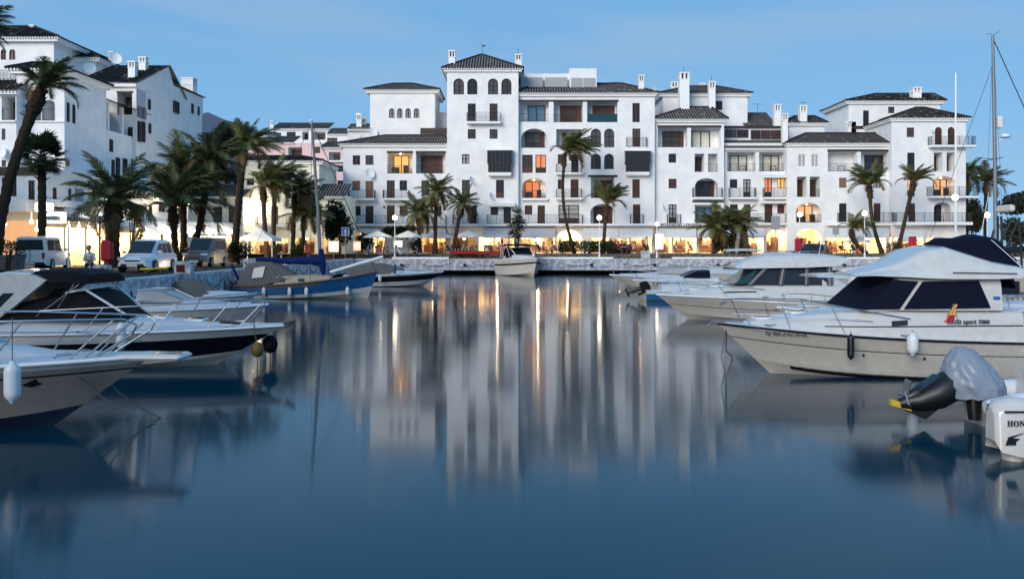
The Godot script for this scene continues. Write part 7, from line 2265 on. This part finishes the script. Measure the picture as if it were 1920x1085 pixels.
func make_table(m: Material) -> Node3D:
	var o := thing("bistro_table", Vector3.ZERO, "round terrace table", "table", "restaurant tables on the promenade")
	var mb := MB.new()
	mb.lathe(Vector3(0, 0.72, 0), [[0, 0], [0.42, 0], [0.44, 0.015], [0.42, 0.03], [0, 0.03]], 16)
	put(mb, "tabletop", m, o, false)
	mb = MB.new()
	mb.lathe(Vector3.ZERO, [[0, 0], [0.24, 0], [0.22, 0.03], [0.035, 0.06], [0.03, 0.72], [0, 0.72]], 10)
	put(mb, "pedestal", M.iron, o, false)
	return o
func make_chair(m: Material) -> Node3D:
	var o := thing("terrace_chair", Vector3.ZERO, "terrace chair", "chair", "restaurant chairs on the promenade")
	var mb := MB.new()
	mb.cbox(Vector3(-0.22, 0.43, -0.22), Vector3(0.22, 0.47, 0.22), 0.015)
	put(mb, "seat", m, o, false)
	mb = MB.new()
	mb.cbox(Vector3(-0.25, 0.56, -0.22), Vector3(-0.21, 0.86, 0.22), 0.015)
	put(mb, "backrest", m, o, false)
	for k in 4:
		mb = MB.new()
		var x := 0.2 if k & 1 else -0.23; var z := 0.2 if k & 2 else -0.2
		mb.cyl(Vector3(x, 0, z), Vector3(x, 0.43 if k & 1 else 0.84, z), 0.016, -1, 6)
		put(mb, "leg", M.iron, o, false)
	return o

func make_promenade():
	# lamps
	street_lamp(740, 408, 90, "glowing globe lamp among the terrace tables of the low white wing", 1.6)
	street_lamp(1124, 408, 91, "globe lamp in front of the arched brown doors", 1.2)
	street_lamp(1500, 402, 89, "bright globe lamp in front of the upper archway", 2.0)
	street_lamp(1792, 370, 80, "brightest globe lamp in front of the corner block balcony", 2.6, 0.27)
	street_lamp(1622, 400, 92, "globe lamp between the crooked palm and the tall dark palm", 1.2)
	street_lamp(1852, 403, 100, "globe lamp beside the bushy tree beyond the corner block", 1.2, 0.3)
	street_lamp(1232, 420, 92, "slim globe lamp beside the white menu panel", 0.9, 0.18)
	# parasols and gazebo
	parasol(708, 432, 56, 91.5, "white parasol over the table with the pink-clad guest")
	parasol(765, 432, 56, 92.5, "white parasol beside the dark flowering bush")
	parasol(826, 434, 52, 96, "white parasol behind the slanting palm trunk")
	parasol(877, 432, 52, 96, "white parasol in front of the red restaurant interior")
	parasol(1608, 442, 50, 95.5, "white parasol near the crooked palm")
	parasol(1700, 442, 46, 95.5, "white parasol under the corner block awning")
	var o := thing("gazebo", P(488, 491, 79) * Vector3(1, 0, 1) + Vector3(0, QUAY, 0), "square white gazebo glowing from the lamp under it", "gazebo")
	var mb := MB.new()
	var ap := P(486, 426, 79); var r := 1.55; var ey := P(486, 447, 79).y
	var cs := []
	for k in 4: cs.append(Vector3(ap.x + r * (1 if k in [0, 3] else -1), ey, ap.z + r * (1 if k < 2 else -1)))
	for k in 4:
		var a: Vector3 = cs[k]; var b: Vector3 = cs[(k + 1) % 4]
		var ma := a.lerp(ap, 0.55) + Vector3(0, -0.1, 0); var mb2 := b.lerp(ap, 0.55) + Vector3(0, -0.1, 0)
		mb.quad(b, a, ma, mb2); mb.tri(mb2, ma, ap)
		mb.quad(b + Vector3(0, -0.25, 0), a + Vector3(0, -0.25, 0), a, b)
	put(mb, "roof_fabric", M.canvas, o)
	for k in 4:
		mb = MB.new()
		mb.cyl(Vector3(cs[k].x, QUAY, cs[k].z), cs[k], 0.04, -1, 6)
		put(mb, "post", M.trim, o)
	mb = MB.new()
	mb.ball(ap + Vector3(0, -0.75, 0), Vector3.ONE * 0.14, 10)
	put(mb, "lamp", M.lamp_warm, o)
	omni(ap + Vector3(0, -0.75, 0), Color(1, 0.66, 0.3), 3.0, 0.14, o)
	# wall lamp on the cream house
	o = thing("wall_lamp", P(476, 395, 91.6), "glaring lamp on the cream house wall beside the square window", "wall lamp")
	mb = MB.new(); mb.ball(P(476, 395, 91.5), Vector3.ONE * 0.16, 10); put(mb, "lamp_globe", M.lamp_white, o)
	mb = MB.new(); mb.cyl(P(476, 397, 91.5), P(476, 398, 92), 0.04); put(mb, "bracket", M.iron, o)
	omni(P(476, 395, 91.1), Color(1, 0.86, 0.6), 5.0, 0.16, o)
	# signs
	sign_board(641, 427, 653, 441, 87, M.signblue, "blue pictogram sign with white border on a thin post", false, true)
	sign_board(1447, 405, 1463, 430, 80, M.signgrey, "plain grey board seen from behind on a tall post")
	sign_board(1562, 427, 1574, 440, 88, M.signgrey, "small grey board on a post near the lit archway")
	sign_board(1229, 438, 1244, 467, 91, M.sign_white, "blank glowing white panel before the lettered awning", true)
	sign_board(616, 452, 634, 472, 87, M.sign_white, "bright white kiosk panel near the blue pictogram sign", true)
	sign_board(662, 452, 676, 470, 90, M.sign_soft, "softly lit menu board beside the first terrace table", true)
	sign_board(738, 451, 754, 463, 95, M.sign_white, "small glowing panel behind the globe lamp tables", true)
	life_case(200, 450, 490, 47, M.red, "tall red lifebuoy case beside the massive date palm")
	life_case(578, 457, 476, 70, M.orange, "orange lifebuoy case near the blue sailing boat mast")
	life_case(1497, 447, 470, 84, M.red, "red lifebuoy case in front of the dark parked car")
	life_case(1712, 443, 474, 70, M.red, "red lifebuoy case behind the flybridge canvas")
	pedestal(1203, 1220, 470, 486, 88.1, "white service pedestal on the far quay edge")
	pedestal(325, 357, 490, 512, 41.5, "white service pedestal with dark poster on the quay corner", true)
	pedestal(455, 479, 485, 500, 52, "plain white service pedestal near the spray hood")
	pedestal(163, 200, 497, 515, 40.5, "white service pedestal with numbers, used as a seat")
	text("21", M.iron, 0.11, Transform3D(Basis(), Vector3(P(190, 505, 40.5).x, P(190, 503, 40.5).y, -40.485) - get_node("service_pedestal_003").position), get_node("service_pedestal_003"))
	# restaurant furniture
	var tb := make_table(M.trim); var chs := [make_chair(M.canvas), make_chair(M.maroon)]
	var spots := [[700, 90.5, 0], [738, 90.8, 0], [775, 91.6, 0], [830, 94.5, 1], [880, 94.2, 1], [905, 91.0, 1], [930, 94.0, 1], [1000, 94.0, 1], [1030, 94.5, 1], [1060, 94.2, 1], [1170, 94.6, 1], [1200, 94.4, 1], [1285, 94.8, 0], [1530, 94.2, 1], [1560, 94.4, 1], [1590, 94.6, 1]]
	var nearby := ["beside the softly lit menu board", "beneath the globe lamp of the low wing", "near the dark flowering bush", "behind the taller drooping palm", "by the red restaurant interior", "on the quay before the red tablecloths", "behind the man in the pink shirt", "under the grey awning by the yucca", "beneath the grey awning edge", "in front of the golden archway", "by the maroon bench", "near the service pedestal on the far quay", "before the lettered awning", "in front of the lit upper archway", "near the small grey board", "beside the crooked palm foot"]
	var clothes := [Color(0.25, 0.25, 0.27), Color(0.5, 0.06, 0.22), Color(0.03, 0.18, 0.10), Color(0.6, 0.6, 0.6), Color(0.14, 0.02, 0.03), Color(0.04, 0.05, 0.10), Color(0.45, 0.30, 0.30), Color(0.02, 0.02, 0.025)]
	var cname := ["grey", "pink", "green", "white", "dark red", "navy", "rose", "black"]
	for i in spots.size():
		var s: Array = spots[i]
		var p := P(s[0], 458, s[1]); p.y = 2.0 if s[1] > 93.0 else QUAY
		if i == 0: tb.position = p; tb.set_meta("label", "round terrace table " + nearby[0])
		else: dup(tb, p, 0.0, "round terrace table " + nearby[i])
		for k in 2:
			var ct := p + Vector3(0.72 * (-1 if k == 0 else 1), 0, rng.randf_range(-0.1, 0.25))
			var tn := 0.0 if k == 0 else PI
			var ch: Node3D = chs[s[2]]
			var lb: String = ("maroon" if s[2] else "pale") + " terrace chair " + nearby[i]
			if ch.position == Vector3.ZERO: ch.position = ct; ch.rotation.y = tn; ch.set_meta("label", lb)
			else: dup(ch, ct, tn, lb)
			var j := (i * 2 + k) % 8
			if (i * 2 + k) % 5 != 4:
				person("sit" if k == 0 else "sit_lean", ct + Vector3(0.02 if k == 0 else -0.02, -0.02, 0), tn + rng.randf_range(-0.25, 0.25), cols(clothes[j], Color(0.04, 0.045, 0.06) if j % 2 else Color(0.10, 0.09, 0.08)), "seated guest in " + cname[j] + " top " + nearby[i], rng.randf_range(0.93, 1.02), "guests at the restaurant tables")
	# long tables with red cloths
	for q in [[872, 92.6, 3.2, "long table with red cloth set with glasses by the slanting palm"], [920, 91.2, 3.4, "long bare red table on the quay before the seated guests"]]:
		var p := P(q[0], 458, q[1]); p.y = QUAY
		o = thing("long_table", p, q[3], "table")
		mb = MB.new()
		mb.cbox(Vector3(-q[2] / 2, 0.70, -0.4), Vector3(q[2] / 2, 0.75, 0.4), 0.02)
		mb.box(Vector3(-q[2] / 2 - 0.01, 0.42, 0.40), Vector3(q[2] / 2 + 0.01, 0.74, 0.415))
		put(mb, "tablecloth", M.redcloth, o, false)
		for k in 4:
			mb = MB.new()
			mb.cyl(Vector3((q[2] / 2 - 0.2) * (1 if k & 1 else -1), 0, 0.3 * (1 if k & 2 else -1)), Vector3((q[2] / 2 - 0.2) * (1 if k & 1 else -1), 0.7, 0.3 * (1 if k & 2 else -1)), 0.03, -1, 6)
			put(mb, "leg", M.iron, o, false)
	for k in 9:
		mb = MB.new()
		var p := P(872, 458, 92.6) + Vector3(-1.4 + k * 0.35, 0, rng.randf_range(-0.2, 0.25)); p.y = QUAY + 0.75
		mb.lathe(p, [[0, 0], [0.04, 0], [0.008, 0.01], [0.008, 0.09], [0.045, 0.13], [0.04, 0.2], [0.036, 0.2], [0.0, 0.12]], 10)
		single(mb, "wine_glass", M.fender, p, "wine glass standing on the red tablecloth", "glass", "glasses on the red table")
	# standing people
	person("stand", Vector3(P(941, 458, 88.7).x, QUAY, -88.7), PI / 2, cols(Color(0.42, 0.22, 0.26), Color(0.45, 0.42, 0.38)), "standing man in pink shirt and pale trousers facing the restaurants")
	person("stand", Vector3(P(953, 458, 93.6).x, 2.0, -93.6), -0.6, cols(Color(0.62, 0.62, 0.64), Color(0.03, 0.03, 0.035)), "standing waiter in white shirt by the yucca")
	person("walk", Vector3(P(1214, 458, 93.8).x, 2.0, -93.8), PI, cols(Color(0.6, 0.55, 0.52), Color(0.02, 0.02, 0.02)), "waiter in pale shirt carrying something past the maroon bench")
	person("walk", Vector3(P(1548, 458, 90.5).x, QUAY, -90.5), 0.4, cols(Color(0.10, 0.10, 0.12), Color(0.05, 0.06, 0.09)), "walking person in dark clothes near the lit archway")
	person("stand", Vector3(P(1519, 458, 91.5).x, QUAY, -91.5), 2.2, cols(Color(0.38, 0.22, 0.2), Color(0.3, 0.3, 0.32)), "standing person in rose top beside the dark parked car")
	# maroon bench against the shop
	o = thing("bench", P(1160, 458, 95.5) * Vector3(1, 0, 1) + Vector3(0, 2.0, 0), "maroon upholstered bench between the low hedge and amber shop", "bench")
	mb = MB.new(); mb.cbox(Vector3(-1.4, 0.3, -0.3), Vector3(1.4, 0.5, 0.3), 0.05); put(mb, "seat", M.maroon, o, false)
	mb = MB.new(); mb.cbox(Vector3(-1.4, 0.5, -0.42), Vector3(1.4, 1.05, -0.3), 0.04); put(mb, "backrest", M.maroon, o, false)
	mb = MB.new(); mb.box(Vector3(-1.3, 0, -0.25), Vector3(1.3, 0.3, 0.25)); put(mb, "base", M.wood, o, false)
	# dark car by the archway
	car("hatchback_car", "dark blue hatchback parked in front of the lit archways", P(1512, 458, 91.8) * Vector3(1, 0, 1) + Vector3(0, QUAY, 0), PI, 4.1, 1.5, M.cardark, false)

# ---------------------------------------------------------------- vehicles
func car(called: String, label: String, at: Vector3, turn: float, L: float, H: float, paint: Material, van: bool, category := "car") -> Node3D:
	var o := thing(called, at, label, category, "", turn)
	var W := 0.89
	var mb := MB.new()
	var belt := H * 0.58
	# lower body, rear (x=-L/2) to front
	var x0 := -L / 2; var x1 := L / 2
	cab(mb, [[x0, W - 0.12, W - 0.14, 0.36, belt - 0.06], [x0 + 0.1, W - 0.03, W - 0.06, 0.26, belt], [x0 + L * 0.3, W, W - 0.05, 0.22, belt + 0.01], [x0 + L * 0.68, W, W - 0.06, 0.22, belt], [x1 - 0.75, W - 0.02, W - 0.12, 0.23, belt - 0.10], [x1 - 0.2, W - 0.08, W - 0.2, 0.26, belt - 0.2], [x1, W - 0.22, W - 0.3, 0.34, belt - 0.32]], 0.10)
	put(mb, "body", paint, o, false)
	# cabin
	var gh: Array
	if van: gh = [[x0 + 0.04, W - 0.1, W - 0.18, belt - 0.05, H - 0.06], [x0 + 0.16, W - 0.07, W - 0.15, belt - 0.05, H], [x0 + L * 0.55, W - 0.07, W - 0.16, belt - 0.05, H], [x0 + L * 0.62, W - 0.08, W - 0.2, belt - 0.05, H - 0.06], [x1 - 0.85, W - 0.14, W - 0.3, belt - 0.12, belt - 0.04]]
	else: gh = [[x0 + 0.12, W - 0.14, W - 0.26, belt - 0.05, belt + 0.05], [x0 + 0.5, W - 0.08, W - 0.24, belt - 0.05, H - 0.06], [x0 + 1.0, W - 0.07, W - 0.22, belt - 0.05, H], [x0 + L * 0.5, W - 0.07, W - 0.22, belt - 0.05, H], [x0 + L * 0.58, W - 0.08, W - 0.24, belt - 0.05, H - 0.05], [x1 - 1.0, W - 0.14, W - 0.3, belt - 0.12, belt - 0.04]]
	mb = MB.new()
	cab(mb, gh, 0.1)
	put(mb, "roof", paint, o, false)
	# glazing, proud of the panels
	var f0 := x0 + (0.35 if van else 0.75)
	var fx := x0 + L * 0.56
	panels(o, "side_window", M.pane, gh, [[f0, belt + 0.02], [x0 + L * 0.33, belt + 0.02], [x0 + L * 0.33, H - 0.17], [f0 + 0.05, H - 0.17]], 0.012)
	panels(o, "side_window", M.pane, gh, [[x0 + L * 0.36, belt + 0.02], [x1 - 1.25, belt + 0.0], [fx, H - 0.17], [x0 + L * 0.36, H - 0.17]], 0.012)
	mb = MB.new()
	var a: Array = gh[-1]; var b: Array = gh[-2]
	var w0 := Vector3(a[0] - 0.02, a[4] + 0.045, 0); var w1 := Vector3(b[0] + 0.03, b[4] - 0.02, 0)
	mb.quad(w0 + Vector3(0.03, 0.02, a[2]), w0 + Vector3(0.03, 0.02, -a[2]), w1 + Vector3(0.03, 0.02, -b[2] + 0.06), w1 + Vector3(0.03, 0.02, b[2] - 0.06))
	put(mb, "windscreen", M.pane, o, false)
	mb = MB.new()
	if van: mb.quad(Vector3(x0 + 0.02, belt + 0.06, -W + 0.2), Vector3(x0 + 0.02, belt + 0.06, W - 0.2), Vector3(x0 + 0.035, H - 0.15, W - 0.26), Vector3(x0 + 0.035, H - 0.15, -W + 0.26))
	else: mb.quad(Vector3(x0 + 0.16, belt + 0.10, -W + 0.3), Vector3(x0 + 0.16, belt + 0.10, W - 0.3), Vector3(x0 + 0.47, H - 0.10, W - 0.32), Vector3(x0 + 0.47, H - 0.10, -W + 0.32))
	put(mb, "rear_window", M.pane, o, false)
	for k in 4:
		var wx := x0 + L * (0.2 if k & 1 else 0.81); var s := 1 if k & 2 else -1
		mb = MB.new()
		var c := Vector3(wx, 0.32, (W - 0.10) * s)
		mb.tube([c - Vector3(0, 0, 0.11 * s), c + Vector3(0, 0, 0.115 * s)], 0.32, 20)
		var wh := put(mb, "wheel", M.rubber, o, false)
		mb = MB.new()
		mb.tube([c + Vector3(0, 0, 0.10 * s), c + Vector3(0, 0, 0.125 * s)], 0.2, 14)
		put(mb, "rim", M.alu, wh, false)
	for s in [-1, 1]:
		mb = MB.new()
		mb.obox(Transform3D(Basis(Vector3.UP, -0.45 * s), Vector3(x1 - 0.16, belt - 0.26, (W - 0.32) * s)), Vector3(0.2, 0.16, 0.40))
		put(mb, "headlight", M.headlamp, o, false)
		mb = MB.new()
		mb.cbox(Vector3(x0 - 0.012, belt - 0.42, (W - 0.2) * s - 0.07), Vector3(x0 + 0.10, belt - 0.1, (W - 0.2) * s + 0.07), 0.01)
		put(mb, "tail_light", M.tail, o, false)
		mb = MB.new()
		mb.cbox(Vector3(x1 - 1.45, belt, (W + 0.04) * s - 0.09), Vector3(x1 - 1.3, belt + 0.15, (W + 0.04) * s + 0.09), 0.03)
		put(mb, "mirror", paint, o, false)
	mb = MB.new()
	mb.cbox(Vector3(x1 - 0.1, 0.27, -W + 0.32), Vector3(x1 + 0.035, 0.44, W - 0.32), 0.02); mb.cbox(Vector3(x0 - 0.03, 0.26, -W + 0.14), Vector3(x0 + 0.1, 0.44, W - 0.14), 0.02)
	mb.cbox(Vector3(x1 - 0.12, 0.56, -0.38), Vector3(x1 + 0.012, 0.63, 0.38), 0.01)
	put(mb, "bumper", M.blackplastic, o, false)
	for e in [[x1 + 0.036, x1 + 0.05], [x0 - 0.044, x0 - 0.031]]:
		mb = MB.new()
		mb.box(Vector3(e[0], 0.31, -0.26), Vector3(e[1], 0.42, 0.26))
		put(mb, "number_plate", M.plate, o, false)
	if van:
		mb = MB.new()
		mb.box(Vector3(x0 - 0.012, 0.5, -0.012), Vector3(x0 + 0.01, H - 0.2, 0.012))
		put(mb, "door_seam", M.iron, o, false)
	return o

func make_left_quay():
	car("van", "white panel van with dark rear windows under the light box signs", P(82, 458, 50.5) * Vector3(1, 0, 1) + Vector3(0, QUAY, 0), 1.72, 4.2, 1.84, M.carwhite, true, "van")
	car("suv_car", "white compact suv parked facing the water beside the date palm", P(276, 458, 46.5) * Vector3(1, 0, 1) + Vector3(0, QUAY, 0), -1.52, 4.3, 1.66, M.carwhite, false)
	car("van", "grey van parked behind the leafy bush of the two palms", P(384, 458, 57) * Vector3(1, 0, 1) + Vector3(0, QUAY, 0), -1.55, 4.3, 1.84, M.cargrey, true, "van")
	person("sit_lean", Vector3(P(166, 458, 40.75).x, 1.57 + 0.02, -40.9), -PI / 2 + 0.3, cols(Color(0.62, 0.63, 0.66), Color(0.025, 0.025, 0.03), Color(0.05, 0.03, 0.015)), "man in white shirt sitting on the pedestal with bowed head")
	# floating jetty among the boats moored on the far side
	var jt := thing("jetty", Vector3(19.5, 0, -42.5), "grey floating jetty with brown piles between the moored boats", "jetty")
	for k in 9:
		var jb := MB.new()
		jb.cbox(Vector3(15.0 + k * 1.6, -0.15, -43.6), Vector3(16.56 + k * 1.6, 0.52, -41.6), 0.04)
		put(jb, "deck_section", M.concrete, jt)
	for px in [15.6, 18.9, 23.5]:
		var jb := MB.new()
		jb.cyl(Vector3(px, -1, -43.9), Vector3(px, 2.7, -43.9), 0.16, -1, 10)
		put(jb, "pile", M.teak, jt)
	for px in [16.4, 21.0]:
		var jb := MB.new()
		jb.cbox(Vector3(px, 0.52, -42.9), Vector3(px + 0.7, 1.75, -42.4), 0.04)
		put(jb, "power_box", M.trim, jt)
		jb = MB.new()
		for s in [-0.25, 0.25]: jb.tube([Vector3(px + 1.1 + s, 0.5, -41.7), Vector3(px + 1.1 + s, 1.5, -41.8), Vector3(px + 1.1 + s, 1.6, -42.1), Vector3(px + 1.1 + s, 0.55, -42.3)], 0.025, 6)
		for k in 3: jb.cyl(Vector3(px + 0.85, 0.7 + k * 0.25, -41.75), Vector3(px + 1.35, 0.7 + k * 0.25, -41.75), 0.02, -1, 5)
		put(jb, "ladder", M.steel, jt)
	# stone planter and bollards
	var p := G(14, 511, QUAY)
	var o := thing("planter", p, "large weathered stone planter at the frame edge", "planter")
	var mb := MB.new()
	mb.lathe(Vector3.ZERO, [[0, 0], [0.62, 0], [0.70, 0.1], [0.78, 0.7], [0.84, 0.78], [0.84, 0.9], [0.74, 0.9], [0.72, 0.75], [0, 0.75]], 20)
	put(mb, "pot", M.pot, o, false)
	mb = MB.new()
	mb.lathe(Vector3(0, 0.76, 0), [[0, 0.04], [0.72, 0.0]], 16)
	put(mb, "soil", M.bark, o, false)
	for q in [[275, 515, "low yellow mooring bollard under the white suv"], [302, 513, "second yellow mooring bollard beside the white suv"]]:
		p = G(q[0], q[1], QUAY)
		o = thing("bollard", p, q[2], "bollard")
		mb = MB.new()
		mb.lathe(Vector3.ZERO, [[0, 0], [0.16, 0], [0.12, 0.06], [0.09, 0.16], [0.1, 0.2], [0, 0.2]], 12)
		put(mb, "stem", M.iron, o, false)
		mb = MB.new()
		mb.cbox(Vector3(-0.34, 0.2, -0.12), Vector3(0.34, 0.32, 0.12), 0.05)
		put(mb, "crossbar", M.yellow, o, false)
	mb = MB.new()
	p = P(128, 458, 41); p.y = QUAY
	mb.cyl(p, P(127, 420, 41), 0.05, 0.04, 8)
	single(mb, "post", M.trim, p, "thin pale post beside the white panel van", "post")
	# mooring ladder and flagged stick beside the spray hood
	o = thing("boarding_plank", P(436, 458, 49.5) * Vector3(1, 0, 1), "slanted blue boarding plank leaning at the quay by the sailing boat", "plank")
	mb = MB.new()
	mb.tube([P(433, 495, 49.5), P(452, 535, 49.5)], 0.07, 6)
	put(mb, "plank", M.royal, o)
	# houses that go on along the quay towards the camera, shading the moored boats
	for q in [[-44.0, -22.0, 13.0, "white apartment house further along the quay road"], [-21.0, 4.0, 17.0, "tall white apartment house beside the quay road"], [5.0, 45.0, 22.0, "white apartment house at the near end of the quay road"]]:
		o = thing("quay_house", Vector3(-41, 1.55, (q[0] + q[1]) / 2), q[3], "building")
		mb = MB.new()
		var holes := []
		var sd := side(-36.0)
		for k in 5:
			for f in 5:
				var u: float = -q[1] + 2.0 + k * 4.4
				holes.append([u, 3.6 + f * 3.0, u + 1.5, 5.5 + f * 3.0, 0.0])
		wall_mesh(mb, sd, -q[1], 1.55, -q[0], q[2], holes, 0.25)
		mb.box(Vector3(-46, 1.55, q[0]), Vector3(-36.3, q[2], q[1]))
		put(mb, "wall", M.white, o)
		for h in holes: window(sd, h, "p", o)
		hip_roof(sd, -q[1], -q[0], 0.0, -10.0, q[2], q[2] + 1.6, -q[1] + 5.0, -q[0] - 5.0, -5.0, o)
